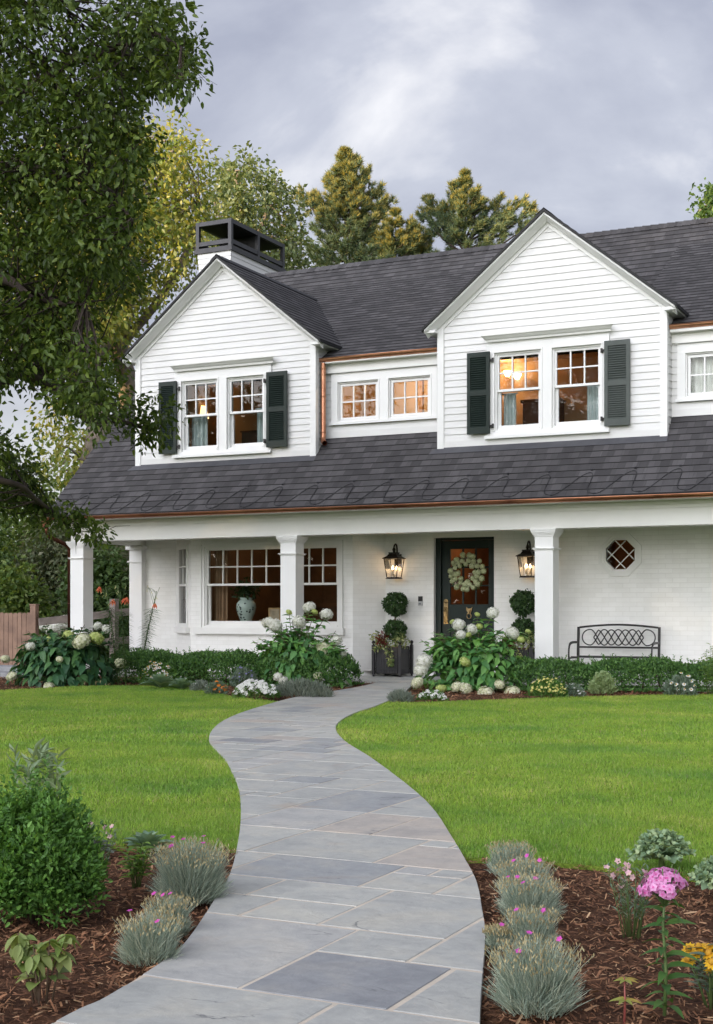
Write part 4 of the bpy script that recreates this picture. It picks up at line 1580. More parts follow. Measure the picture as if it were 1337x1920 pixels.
# --- chimney with its open metal cap
CXR = -14.2


def atX(px, py, X):
    d = ray(px, py)
    t = X / d[0]
    return np.array((X, d[1] * t, CAMH + d[2] * t))


cC, cR = atX(433, 467, CXR), atX(531.7, 512, CXR)
ya, yb = cC[1], cR[1]
CZ = cC[2]
CXL = atY(370.5, 476, ya)[0]
ch = MB()
tp = .10


def chim_lim_f(va, vb):
    ta, tb = (1.7 - va) / 1.7 * .34, (1.7 - vb) / 1.7 * .34
    return [(CXL + ta * .5, CXR - .0, CXL + tb * .5, CXR - .0)]


ch.lap((0, ya, CZ - 1.7), (1, 0, 0), (0, 0, 1), (0, -1, 0), 0, 1.68, .105, .012, chim_lim_f)
ch.lap((CXR, 0, CZ - 1.7), (0, 1, 0), (0, 0, 1), (1, 0, 0), 0, 1.68, .105, .012, lambda a, b: [(ya, yb, ya, yb)])
ch.lap((CXL + .08, 0, CZ - 1.7), (0, 1, 0), (0, 0, 1), (-1, 0, 0), 0, 1.68, .105, .012, lambda a, b: [(ya, yb, ya, yb)])
ch.lap((0, yb, CZ - 1.7), (1, 0, 0), (0, 0, 1), (0, 1, 0), 0, 1.68, .105, .012, chim_lim_f)
ch.box(CXL + .2, CXR - .05, ya + .05, yb - .05, 2.0, CZ - .05)
CH = ch.build('chimney', MATS['siding'], HX)
cp = MB()
x0, x1 = CXL - .03, CXR + .02
HT = .62
y0, y1 = ya - .02, yb + .02
cp.box(x0 - .02, x1 + .02, y0 - .02, y1 + .02, CZ - .02, CZ + .075)
w = .075
ym = (y0 + y1) / 2
for x in (x0, x1 - w):
    for y in (y0, ym - w / 2, y1 - w):
        cp.box(x, x + w, y, y + w, CZ + .0755, CZ + HT)
for x in (x0 - .0, x1 - w):
    for (z, h) in ((CZ + .13, .085), (CZ + HT - .085, .084)):
        cp.box(x + .006, x + w - .006, y0 + w, ym - w / 2, z, z + h)
        cp.box(x + .006, x + w - .006, ym + w / 2, y1 - w, z, z + h)
for y in (y0, y1 - w):
    for (z, h) in ((CZ + .13, .085), (CZ + HT - .085, .084)):
        cp.box(x0 + w, x1 - w, y + .006, y + w - .006, z, z + h)
CP = cp.build('chimney_cap', CAPGREY, CH)
lid = MB()
lid.box(x0 + .08, x1 - .08, y0 + .08, y1 - .08, CZ + HT - .09, CZ + HT - .06)
lid.box(x0 + .085, x1 - .085, ym - .02, ym + .02, CZ + .08, CZ + HT - .0905)
for yy in (y0 + .45, ym + .5):
    lid.lathe([(.12, 0), (.12, .22), (.15, .23), (.15, .26)], ((x0 + x1) / 2, yy, CZ + .075), 14)
lid.build('chimney_flue', MESHM, CH)
vp = MB()
vx = atY(885, 466, YRIDGE + .3)
vp.tube([(vx[0], YRIDGE + .3, ZRIDGE - .5), (vx[0], YRIDGE + .3, ZRIDGE + .10)], .03, 10)
vp.build('vent_pipe', CAPGREY, ROOF)


# --- rooms behind the windows
def room(x0, x1, y0, y1, z0, z1, mat, name='room', front=None):
    m = MB()
    m.quad((x0, y1, z0), (x1, y1, z0), (x1, y1, z1), (x0, y1, z1))
    m.quad((x0, y0, z0), (x0, y1, z0), (x0, y1, z1), (x0, y0, z1))
    m.quad((x1, y0, z0), (x1, y1, z0), (x1, y1, z1), (x1, y0, z1))
    m.quad((x0, y0, z1), (x1, y0, z1), (x1, y1, z1), (x0, y1, z1))
    m.quad((x0, y0, z0), (x1, y0, z0), (x1, y1, z0), (x0, y1, z0))
    # inner face of the outside wall, round the openings
    if front:
        xs = [x0]
        for a, b, c, d in front:
            m.quad((xs[-1], y0, z0), (a, y0, z0), (a, y0, z1), (xs[-1], y0, z1))
            m.quad((a, y0, z0), (b, y0, z0), (b, y0, c), (a, y0, c))
            m.quad((a, y0, d), (b, y0, d), (b, y0, z1), (a, y0, z1))
            xs.append(b)
        m.quad((xs[-1], y0, z0), (x1, y0, z0), (x1, y0, z1), (xs[-1], y0, z1))
    return m.build('room', mat, HX)


def lamp_light(name, p, e, parent=None, col=(1.0, .66, .33), r=.06):
    l = bpy.data.lights.new(name, 'POINT')
    l.energy = e
    l.color = col
    l.shadow_soft_size = r
    o = bpy.data.objects.new(name, l)
    COL.objects.link(o)
    o.location = tuple(p) if parent is None else tuple(np.array(p) - rootloc(parent))
    o.parent = parent
    return o


room(LDX[0] + .1, LDX[1] - .1, YD + .13, 21.6, 3.45, 5.25, ROOM, front=LW)
room(RDX[0] + .1, RDX[1] - .1, YD + .13, 21.6, 3.45, 5.25, ROOM, front=RW)
room(LDX[1] + .02, RDX[0] - .02, YM + .11, 20.8, 3.7, 5.05, plain('amber_plaster', (.50, .34, .13), (.44, .29, .11), .8, scale=1.0), front=MWIN)
room(RDX[1] + .02, -2.2, YM + .11, 20.8, 3.7, 5.05, plain('pale_plaster', (.72, .72, .68), (.66, .66, .62), .8), front=RWIN)
ML = MB()      # a door casing and dark doorway on the back wall of the middle room
ML.box(-9.02, -8.95, 20.74, 20.795, 3.7, 4.95)
ML.box(-8.3, -8.22, 20.74, 20.795, 3.7, 4.95)
ML.build('door_casing', plain('ochre_wood', (.36, .20, .09), (.30, .16, .07), .5), HX)

# ================================================================== THINGS in and on the house
# living room behind the bay: dark panelling, a far window to the daylight
m = MB()
lx0, lx1, ly0, ly1 = -13.4, -9.0, 20.45, 24.2
for (a, b, c, d) in (((lx0, ly1, .1), (-11.75, ly1, .1), (-11.75, ly1, 2.45), (lx0, ly1, 2.45)), ((-11.1, ly1, .1), (lx1, ly1, .1), (lx1, ly1, 2.45), (-11.1, ly1, 2.45)),
                     ((-11.75, ly1, .1), (-11.1, ly1, .1), (-11.1, ly1, .85), (-11.75, ly1, .85)), ((-11.75, ly1, 2.1), (-11.1, ly1, 2.1), (-11.1, ly1, 2.45), (-11.75, ly1, 2.45)),
                     ((lx0, ly0, .1), (lx0, ly1, .1), (lx0, ly1, 2.45), (lx0, ly0, 2.45)), ((lx1, ly0, .1), (lx1, ly1, .1), (lx1, ly1, 2.45), (lx1, ly0, 2.45)),
                     ((lx0, YF + .1, 2.45), (lx1, YF + .1, 2.45), (lx1, ly1, 2.45), (lx0, ly1, 2.45)), ((lx0, YF + .1, .1), (lx1, YF + .1, .1), (lx1, ly1, .1), (lx0, ly1, .1))):
    m.quad(a, b, c, d)
for k in range(9):      # panelling stiles on the back wall
    x = lx0 + .25 + k * .5
    if not -11.9 < x < -10.95:
        m.box(x - .03, x + .03, ly1 - .03, ly1 - .001, .1, 2.4)
m.box(-12.9, -11.95, ly1 - .25, ly1 - .001, .1, 1.15)     # mantel
m.box(-13.0, -11.85, ly1 - .32, ly1 - .001, 1.15, 1.23)
m.build('room', WOODROOM, HX)
bw_ = MB()
for (x0, x1, z0, z1) in ((-11.75, -11.70, .85, 2.1), (-11.15, -11.1, .85, 2.1), (-11.75, -11.1, 2.05, 2.1), (-11.75, -11.1, .85, .90), (-11.75, -11.1, 1.45, 1.50), (-11.54, -11.52, 1.5, 2.05), (-11.33, -11.31, 1.5, 2.05), (-11.7, -11.15, 1.76, 1.78)):
    bw_.box(x0, x1, ly1 + .001, ly1 + .06, z0, z1)
bw_.build('back_window', WHITE, HX)
# shelf under the bay window carrying the vase
tb = MB()
tb.box(-12.4, -10.6, YF + .13, YF + .60, .80, .845)
for x in (-12.3, -10.7):
    tb.box(x - .04, x + .04, YF + .18, YF + .55, .1, .80)
tag(tb.build('console_table', WOODROOM), 'dark wood console table just inside the big bay window', 'table')
vx_, vy_ = atY(340 + 478 * .2543, 1160, YF + .36)[0], YF + .36
vs_ = thing('ginger_jar', 'pale celadon jar painted with dark blossom sprigs behind the bay window', 'vase', (vx_, vy_, .845))
v = MB()
v.lathe([(.085, 0), (.10, .01), (.098, .05), (.115, .10), (.155, .20), (.175, .29), (.165, .36), (.12, .41), (.10, .425), (.108, .455), (.112, .46), (.09, .46)], (0, 0, 0), 28)
v.build('jar_body', plain('celadon', (.50, .60, .53), (.42, .52, .46), .18, scale=4), vs_, world=False)
P_, D_ = [], []
for k in range(34):
    a, z = rng.uniform(-2.9, -.2), rng.uniform(.08, .36)
    r = np.interp(z, [.05, .10, .20, .29, .36], [.098, .115, .155, .175, .165]) + .004
    for j in range(5):
        P_.append((r * math.cos(a), r * math.sin(a), z))
        t = np.array((-math.sin(a), math.cos(a), 0))
        b = 2 * math.pi * j / 5
        D_.append(t * math.cos(b) + np.array((0, 0, 1)) * math.sin(b))
P_, D_ = np.array(P_), np.array(D_)
leaves('blossom_pattern', plain('ink_glaze', (.03, .04, .035), None, .3), vs_, P_, D_, .022, N=P_ * np.array((1, 1, 0)), shape='c', w=.6, fold=.05, bend=.3, world=False)
P_, D_, L_ = puffs([(0, 0, .56), (.09, .05, .60), (-.1, 0, .58), (.0, -.05, .66)], .15, 70, .075)
leaves('foliage', leafmat('leaf_dark', [(.018, .04, .012), (.03, .06, .018), (.045, .085, .024)], .2), vs_, P_, D_, L_, shape='m', world=False)

bk = MB()
for k_ in range(3):
    bk.box(vx_ + .30 + .01 * k_, vx_ + .52 - .015 * k_, YF + .26, YF + .44, .846 + k_ * .028, .872 + k_ * .028)
tag(bk.build('books', plain('book_cover', (.42, .36, .28), (.30, .22, .16), .6, scale=12)), 'small stack of books on the console, right of the ginger jar', 'books')
fr_ = MB()
fr_.box(vx_ + .38, vx_ + .62, YF + .47, YF + .49, .846, 1.13)
fr_.box(vx_ + .405, vx_ + .595, YF + .464, YF + .4695, .87, 1.105, 1)
tag(fr_.build('picture_frame', [plain('gilt_frame', (.42, .27, .11), (.30, .19, .08), .4, .5), plain('aged_print', (.40, .33, .22), (.22, .17, .11), .7, scale=9)]), 'gilt picture frame behind the books in the bay window', 'picture frame')


def curtain(name, x0, x1, z0, z1, y, mat, label, waves):
    mb = MB()
    n = waves * 8
    pts = [(x0 + (x1 - x0) * i / n, y + .025 * math.sin(2 * math.pi * i / 8) + .006 * math.sin(i * 1.3)) for i in range(n + 1)]
    for i in range(n):
        a, b = pts[i], pts[i + 1]
        mb.add([(a[0], a[1], z0), (b[0], b[1], z0), (b[0], b[1], z1), (a[0], a[1], z1)], [(0, 1, 2, 3)], smooth=True)
    mb.tube([(x0 - .03, y, z1 + .005), (x1 + .03, y, z1 + .005)], .012, 6)
    return tag(mb.build(name, mat), label, 'curtain')


curtain('curtain', -12.62, -12.30, 3.6, 4.36, YD + .22, CURT, 'pale curtain in the left pane of the left dormer', 4)
curtain('curtain', -11.34, -11.08, 3.6, 4.42, YD + .22, CURT, 'pale blue curtain in the right pane of the left dormer, by the dark shutter', 4)
curtain('curtain', -7.02, -6.82, 3.6, 4.36, YD + .22, CURT, 'pale curtain in the left pane of the right dormer, under the sconce', 3)
curtain('curtain', -5.72, -5.46, 3.6, 4.42, YD + .22, CURT, 'pale curtain in the right pane of the right dormer, by the grey-green shutter', 4)
curtain('curtain', -12.52, -12.25, .15, 2.40, YF + .24, TANCURT, 'tan curtain at the left end of the bay window', 4)
curtain('curtain', -10.12, -9.95, .15, 2.40, YF + .24, TANCURT, 'tan curtain at the right end of the bay window', 3)

curtain('curtain', -4.27, -2.6, 4.1, 4.80, YM + .17, plain('white_curtain', (.74, .76, .70), (.68, .70, .64), .9, scale=3), 'white curtain filling the small window at the right edge of the photo', 14)
SHADE = emit('lit_lamp_shade', (1.0, .62, .28), 1.6)
BULB = emit('lit_bulb', (1.0, .74, .42), 7.0)


def table_lamp(x, y, z, label):
    t = thing('table_lamp', label, 'lamp', (x, y, z))
    b = MB()
    b.lathe([(.07, 0), (.07, .02), (.02, .04), (.055, .12), (.06, .18), (.02, .26), (.012, .34)], (0, 0, 0), 16)
    b.build('lamp_base', BRASS, t, world=False)
    s = MB()
    s.lathe([(.135, .32), (.085, .54), (.084, .54), (.134, .321)], (0, 0, 0), 20)
    s.build('lamp_shade', SHADE, t, world=False)
    lamp_light('lamp_bulb', (x, y - .02, z + .60), 15, t)
    return t


# a dresser stands under the lamps
for x0, x1, y0, lab in ((-12.55, -11.75, 20.9, 'brown dresser under the table lamps in the left dormer'),):
    d = MB()
    d.box(x0, x1, y0, y0 + .45, 3.47, 4.28)
    d.box(x0 - .02, x1 + .02, y0 - .02, y0 + .46, 4.28, 4.305)
    for k in range(3):
        d.box(x0 + .03, x1 - .03, y0 - .012, y0 - .0005, 3.52 + k * .26, 3.74 + k * .26)
    tag(d.build('dresser', WOODROOM), lab, 'dresser')
lp = atY(240 + 420 * .3291, 470 + 870 * .3291, 21.1)
table_lamp(lp[0], 21.1, 4.305, 'glowing shaded table lamp, right of the pair in the left dormer')
lp = atY(240 + 362 * .3291, 470 + 870 * .3291, 21.1)
table_lamp(lp[0], 21.1, 4.305, 'glowing shaded table lamp, left of the pair in the left dormer')
# wall sconce in the right dormer
px_, py_ = 790 + 398 * .4091, 380 + 785 * .4091
q0 = atY(px_, py_, 21.45)
sc_ = thing('wall_sconce', 'lit brass sconce with small white shades in the right dormer window', 'lamp', (q0[0], 21.45, q0[2]))
b = MB()
b.tube([(0, .14, -.05), (0, .0, -.07), (.0, -.02, -.04)], .012, 6)
b.tube([(-.02, -.02, -.05), (.06, -.02, -.09), (.16, -.04, -.08), (.17, -.04, -.06)], .010, 6)
b.build('arm', BRASS, sc_, world=False)
for dx, dz in ((0, 0), (.17, -.06)):
    s = MB()
    s.lathe([(.03, -.05), (.075, .03), (.07, .045), (.02, .05)], (dx, -.03, dz), 14)
    s.build('shade', emit('lit_glass_shade', (1.0, .80, .52), 4.0), sc_, world=False)
lamp_light('sconce_bulb', (q0[0], 21.2, q0[2] + .12), 9, sc_)
w_ = MB()
w_.box(-7.35, -6.75, 21.2, 21.55, 3.5, 4.52)
w_.box(-7.38, -6.72, 21.17, 21.56, 4.5, 4.55)
tag(w_.build('wardrobe', WOODROOM), 'dark cabinet standing below the lit sconce in the right dormer', 'cabinet')
w_ = MB()
w_.box(-6.02, -5.5, 21.1, 21.56, 3.5, 4.60)
w_.box(-6.06, -5.46, 21.07, 21.57, 4.60, 4.64)
for k in range(4):
    w_.box(-6.0, -5.52, 21.085, 21.0995, 3.55 + k * .26, 3.77 + k * .26)
tag(w_.build('bookcase', MESHM), 'nearly black bookcase behind the right pane of the right dormer', 'bookcase')
# ceiling lamps that light the other rooms
for nm, p, e, lab in (('ceiling_lamp', (-9.0, 20.2, 4.98), 9.5, 'round ceiling lamp glowing in the little room between the dormers'),
                      ('ceiling_lamp', (-7.9, 21.6, 2.40), 5.0, 'round ceiling lamp in the hall behind the front door'),
                      ('ceiling_lamp', (-11.6, 22.5, 2.40), 15, 'round ceiling lamp in the dark panelled room behind the bay')):
    t = thing(nm, lab, 'lamp', p)
    b = MB()
    b.lathe([(.02, -.06), (.09, -.045), (.13, 0), (.02, .01)], (0, 0, 0), 18)
    b.build('shade', SHADE, t, world=False)
    lamp_light('bulb', np.array(p) - np.array((0, 0, .14)), e, t)
hall = MB()
hx0, hx1 = -8.7, -4.8
for q4 in (((hx0, 23.4, 0), (hx1, 23.4, 0), (hx1, 23.4, 2.45), (hx0, 23.4, 2.45)), ((hx0, YW + .2, 0), (hx0, 23.4, 0), (hx0, 23.4, 2.45), (hx0, YW + .2, 2.45)),
           ((hx1, YW + .2, 0), (hx1, 23.4, 0), (hx1, 23.4, 2.45), (hx1, YW + .2, 2.45)), ((hx0, YW + .2, 2.45), (hx1, YW + .2, 2.45), (hx1, 23.4, 2.45), (hx0, 23.4, 2.45)),
           ((hx0, YW + .2, .02), (hx1, YW + .2, .02), (hx1, 23.4, .02), (hx0, 23.4, .02))):
    hall.quad(*q4)
for x in (-7.2, -6.62, -5.9):
    hall.box(x - .06, x + .06, 23.2, 23.39, 0, 2.4)
hall.build('room', plain('hall_ochre', (.34, .15, .07), (.22, .095, .045), .6, scale=1.5), HX)


# --- lanterns beside the door
def lantern(x, z, label):
    """z = underside of the lantern body; wall plate at YW"""
    t = thing('wall_lantern', label, 'lantern', (x, YW, z))
    f = MB()
    yc = -.17
    hb, ht, h = .088, .124, .325

    def sq(r, zz):
        return [(-r, yc - r, zz), (r, yc - r, zz), (r, yc + r, zz), (-r, yc + r, zz)]
    f.loft(sq(hb + .014, 0), sq(hb + .014, .012))
    f.loft(sq(hb + .006, .0122), sq(hb + .004, .028))
    for sx in (-1, 1):
        for sy in (-1, 1):
            f.tube([(sx * hb, yc + sy * hb, .02), (sx * ht, yc + sy * ht, h)], .0075, 5)
    for r, z0, z1, r2 in ((ht + .022, h, h + .012, ht + .022), (ht + .020, h + .0121, h + .045, ht - .035), (ht - .035, h + .0451, h + .085, ht - .062), (ht - .055, h + .0851, h + .105, ht - .055)):
        f.loft(sq(r, z0), sq(r2, z1))
    f.lathe([(.02, 0), (.02, .03), (.032, .036), (.032, .046), (.012, .05)], (0, yc, h + .105), 12)
    # goose-neck and plate
    f.tube(catmull([(0, yc, h + .15), (0, yc, h + .185), (0, yc + .025, h + .225), (0, yc + .065, h + .24), (0, yc + .105, h + .215), (0, yc + .12, h + .15), (0, yc + .125, h + .02), (0, yc + .128, h - .02)], 4), .0135, 8)
    f.tube([(0, yc, h + .145), (0, yc, h + .175)], .022, 10)
    f.loft([(-.06, -.022, h - .14), (.06, -.022, h - .14), (.06, -.001, h - .14), (-.06, -.001, h - .14)], [(-.06, -.022, h + .08), (.06, -.022, h + .08), (.06, -.001, h + .08), (-.06, -.001, h + .08)])
    f.tube([(0, yc + .125, h - .02), (0, -.02, h - .03)], .016, 8)
    f.build('lantern_frame', BRONZE, t, world=False)
    g = MB()
    for k in range(4):
        a, b = sq(hb - .004, .03), sq(ht - .004, h - .001)
        g.quad(a[k], a[(k + 1) % 4], b[(k + 1) % 4], b[k])
    g.build('glass', LGLASS, t, world=False)
    c = MB()
    for dx, dy in ((0, -.036), (.036, .022), (-.036, .022)):
        c.tube([(dx, yc + dy, .06), (dx, yc + dy, .15)], .011, 8)
        c.tube([(0, yc, .055), (dx, yc + dy, .06)], .006, 6)
    c.lathe([(.006, .028), (.03, .03), (.006, .045), (.006, .07)], (0, yc, 0), 10)
    c.build('candle', plain('candle_tube', (.55, .47, .33), (.5, .42, .3), .5), t, world=False)
    for dx, dy in ((0, -.036), (.036, .022), (-.036, .022)):
        b = MB()
        b.lathe([(.004, 0), (.012, .012), (.014, .026), (.008, .046), (.001, .062)], (dx, yc + dy, .15), 10)
        b.build('bulb', BULB, t, world=False)
    lamp_light('glow', (x, YW + yc, z + .20), .8, t, (1.0, .62, .30), .03)
    return t


lantern(-9.10, 1.597, 'lit black lantern on the brick wall left of the door, above the topiary')
lantern(-6.83, 1.595, 'lit black lantern partly hidden by the porch column right of the door')

# --- wreath of hydrangea heads on the door
WCREAM = leafmat('bloom_lime', [(.42, .48, .24), (.58, .62, .38), (.70, .71, .52)], .25, tmul=(1.1, 1.1, .8))
WHITEB = leafmat('bloom_white', [(.58, .60, .48), (.74, .74, .66), (.82, .82, .76), (.86, .86, .82)], .3, tmul=(1.05, 1.05, .95))
CREAMB = leafmat('bloom_cream', [(.48, .52, .28), (.64, .65, .44), (.76, .75, .58), (.82, .81, .68)], .3, tmul=(1.05, 1.05, .85))
LIMEB = leafmat('bloom_young', [(.40, .50, .12), (.52, .60, .20), (.62, .66, .30)], .3, tmul=(1.05, 1.05, .7))


BCORE = plain('bloom_core', (.36, .40, .20), (.30, .35, .16), .8)


def bloommesh(name, mat, n, petal, flat=.82, seed=0):
    """a mop-head flower: many little four-petalled florets over a domed head of radius 1"""
    r = np.random.default_rng(seed)
    i = np.arange(n) + .5
    ph = np.arccos(1 - 1.85 * i / n)
    th = math.pi * (1 + 5 ** .5) * i
    u = np.stack([np.cos(th) * np.sin(ph), np.sin(th) * np.sin(ph), np.cos(ph)], 1)
    u = unit(u + r.normal(size=u.shape) * .05)
    rad = (0.80 + 0.27 * r.random(n))[:, None]
    c = u * rad * np.array((1, 1, flat))
    a = unit(np.cross(u, r.normal(size=u.shape)))
    b = np.cross(u, a)
    Ps, Ds, Ns = [], [], []
    for k in range(4):
        an = k * math.pi / 2
        d = a * math.cos(an) + b * math.sin(an)
        Ps.append(c)
        Ds.append(unit(d + u * r.uniform(-.15, .45, (n, 1))))
        Ns.append(u)
    V, F = leafarr(np.concatenate(Ps), np.concatenate(Ds), petal * (0.85 + 0.3 * r.random(4 * n)), np.concatenate(Ns), 'm', .95, .02, .12)
    mb = MB()
    mb.ball((0, 0, 0), .74, 12)
    o = len(V)
    V = np.concatenate([V, np.array(mb.v) * np.array((1, 1, flat))])
    q4 = np.array([f for f in mb.f if len(f) == 4]) + o
    ob = npmesh(name, V, [F, q4], [mat, BCORE], None, mi=[0] * len(F) + [1] * len(q4))
    me = ob.data
    bpy.data.objects.remove(ob)
    return me


BLOOM = {'white': [bloommesh('bloom', WHITEB, 130, .24, .85, s) for s in (1, 2)], 'cream': [bloommesh('bloom', CREAMB, 120, .25, .78, s) for s in (3, 4)],
         'lime': [bloommesh('bloom', LIMEB, 110, .22, .7, 5)], 'wreath': [bloommesh('bloom', WCREAM, 70, .34, .8, 6)]}


def bloom(parent, kind, loc, r, up=(0, 0, 1), name='flower_head'):
    o = bpy.data.objects.new(name, random.choice(BLOOM[kind]))
    COL.objects.link(o)
    o.parent = parent
    o.location = tuple(np.asarray(loc, float) - rootloc(parent))
    r *= 1.1 if kind != 'wreath' else .88
    o.scale = (r, r, r)
    o.rotation_euler = Vector(up).to_track_quat('Z', 'Y').to_euler()
    return o


wc = np.array((-7.925, YS - .03, 1.69))
wr = thing('wreath', 'round wreath of cream-green flower heads hung on the dark front door', 'wreath', wc)
mb = MB()
mb.tube([(wc[0] + .225 * math.cos(a), wc[1] - .02, wc[2] + .225 * math.sin(a)) for a in np.linspace(0, 2 * math.pi, 33)], .03, 8)
mb.build('ring', WOODSTEM, wr)
k = 0
for ringr, n, off in ((.275, 17, 0), (.205, 14, .2), (.150, 8, .1)):
    for j in range(n):
        a = 2 * math.pi * (j + off) / n + rng.uniform(-.08, .08)
        r = ringr + rng.uniform(-.018, .018)
        bloom(wr, 'wreath', (wc[0] + r * math.cos(a), wc[1] - .045 - rng.uniform(0, .02), wc[2] + r * math.sin(a)), rng.uniform(.042, .056), (math.cos(a) * .3, -1, math.sin(a) * .3))
n = 150
a = rng.uniform(0, 2 * math.pi, n)
r = rng.uniform(.12, .31, n)
P_ = np.stack([wc[0] + r * np.cos(a), np.full(n, wc[1] - .03), wc[2] + r * np.sin(a)], 1)
leaves('wreath_leaves', leafmat('leaf_topiary', [(.016, .042, .012), (.028, .065, .018), (.045, .095, .026), (.065, .12, .035)], .2), wr, P_, unit(rvec(n) * (1, .4, 1)), .05, N=rvec(n) * .4 + np.array((0, -1, 0)))

# --- bench: black steel with interlaced back
bn = thing('garden_bench', 'black metal bench with interlaced lattice back on the porch', 'bench', (-5.39, 19.7, 0))
BZ = .03
by = 19.86
bx0, bx1 = -6.005, -4.775
f = MB()
for x in (bx0, bx1):
    f.bar((x, by + .03, .84), (x, by - .0, .40), .034, .034, up=(0, 1, 0))
    f.bar((x, by - .0, .40), (x, by + .05, BZ), .034, .034, up=(0, 1, 0))
arch = [(bx0 + .018 + (bx1 - bx0 - .036) * t, by + .028, .832 + .042 * math.sin(math.pi * t)) for t in np.linspace(0, 1, 15)]
for a, b in zip(arch[:-1], arch[1:]):
    f.bar(a, b, .020, .030)
f.bar((bx0 + .018, by + .008, .535), (bx1 - .018, by + .008, .535), .022, .028)
f.build('back_frame', BLACK, bn)
lt = MB()
zc_, az = .683, .118
cx = (bx0 + bx1) / 2
W2 = .485
ts = np.linspace(0, 1, 61)


def lat(xa, xb, ph, amp=1.0, n=61):
    return [(xa + (xb - xa) * t, by + .02 + .006 * math.sin(ph + t * 9), zc_ + az * amp * math.sin(ph + 2 * math.pi * (xa + (xb - xa) * t - cx) / .43)) for t in np.linspace(0, 1, n)]


for ph in (math.pi / 2, -math.pi / 2):
    lt.tube(lat(cx - .43, cx + .43, ph), .0095, 6)
# rounded ends and pointed diamonds
for s in (-1, 1):
    e = cx + s * .43
    lt.tube([(e + s * .125 * math.sin(a), by + .02, zc_ - (az) * math.cos(a)) for a in np.linspace(0, math.pi, 17)], .0095, 6)
for ph in (0, math.pi):
    pts = []
    for t in np.linspace(-1, 1, 41):
        x = cx + t * .38
        u_ = (x - cx) / .215
        pts.append((x, by + .026, zc_ + az * .96 * math.sin(math.pi * u_ + ph) * min(1, (1 - abs(t)) * 5 + .02)))
    lt.tube(pts, .0095, 6)
lt.build('lattice', BLACK, bn)
st_ = MB()
for k in range(9):
    y = by - .03 - k * .048
    st_.box(bx0 + .02, bx1 - .02, y - .018, y + .018, .395 - .012 * math.sin(k / 8 * math.pi), .407 - .012 * math.sin(k / 8 * math.pi))
for x in (bx0 + .01, bx1 - .01, cx):
    st_.bar((x, by, .38), (x, by - .43, .38), .022, .022)
st_.build('seat', BLACK, bn)
for x in (bx0 - .005, bx1 + .005):
    am = MB()
    yy = by
    pts = catmull([(x, yy + .02, .605), (x, yy - .20, .610), (x, yy - .36, .600), (x, yy - .43, .55), (x, yy - .455, .45), (x, yy - .44, .34), (x, yy - .43, .20), (x, yy - .45, BZ)], 4)
    for a, b in zip(pts[:-1], pts[1:]):
        am.bar(a, b, .036, .016, up=(1, 0, 0))
    am.build('arm', BLACK, bn)

# --- planters with topiaries either side of the door
PLM = plain('planter_black', (.012, .012, .013), (.020, .019, .020), .5, scale=12)


def planter(x, y, label):
    t = thing('planter_box', label, 'planter', (x, y, .022))
    b = MB()
    r = .232
    b.box(-r + .03, r - .03, -r + .03, r - .03, .05, .47)
    for s in (-1, 1):
        for k in range(8):
            u0 = -r + .045 + k * (2 * r - .09) / 8
            u1 = u0 + (2 * r - .09) / 8 - .005
            ys = sorted((s * (r - .0295), s * (r - .014)))
            b.box(u0, u1, ys[0], ys[1], .06, .475)
            b.box(ys[0], ys[1], u0, u1, .06, .475)
        for z in (.115, .40):
            ys = sorted((s * (r - .0135), s * (r - .004)))
            b.box(-r + .04, r - .04, ys[0], ys[1], z, z + .022)
            b.box(ys[0], ys[1], -r + .04, r - .04, z, z + .022)
    b.build('box', PLM, t, world=False)
    for sx in (-1, 1):
        for sy in (-1, 1):
            c = MB()
            c.box(sx * r - .022, sx * r + .022, sy * r - .022, sy * r + .022, .035, .51)
            c.ball((sx * r, sy * r, .018), .02, 10)
            c.build('post', PLM, t, world=False)
            d = MB()
            d.lathe([(.02, .51), (.012, .522), (.02, .53), (.03, .552), (.02, .575), (.004, .585)], (sx * r, sy * r, 0), 12)
            d.build('finial', BLACK, t, world=False)
    s = MB()
    s.box(-r + .03, r - .03, -r + .03, r - .03, .4705, .486)
    s.build('soil', MATS['mulch'], t, world=False)
    return t


TOP = MATS['leaf_topiary']


def topiary(x, y, label, zb, rb, zl, rl):
    t = thing('topiary', label, 'topiary', (x, y, .50))
    s = MB()
    s.tube([(x, y, .48), (x + .008, y, .75), (x - .006, y, zb)], .014, 7)
    s.build('stem', WOODSTEM, t)
    for z, r, n, nm in ((zb, rb, 1500, 'crown'), (zl, rl, 1200, 'lower_crown')):
        u = rvec(n)
        rr = r * (.62 + .38 * rng.random(n) ** .5) * (1 + .09 * np.sin(u[:, 0] * 7 + u[:, 2] * 5))
        k = rng.random(n) < .05
        rr[k] *= 1.10
        P = np.array((x, y, z)) + u * rr[:, None]
        leaves(nm, TOP, t, P, unit(u * .6 + rvec(n) * .8), .034 + .02 * rng.random(n), N=u + rvec(n) * .6, w=.6)
    return t


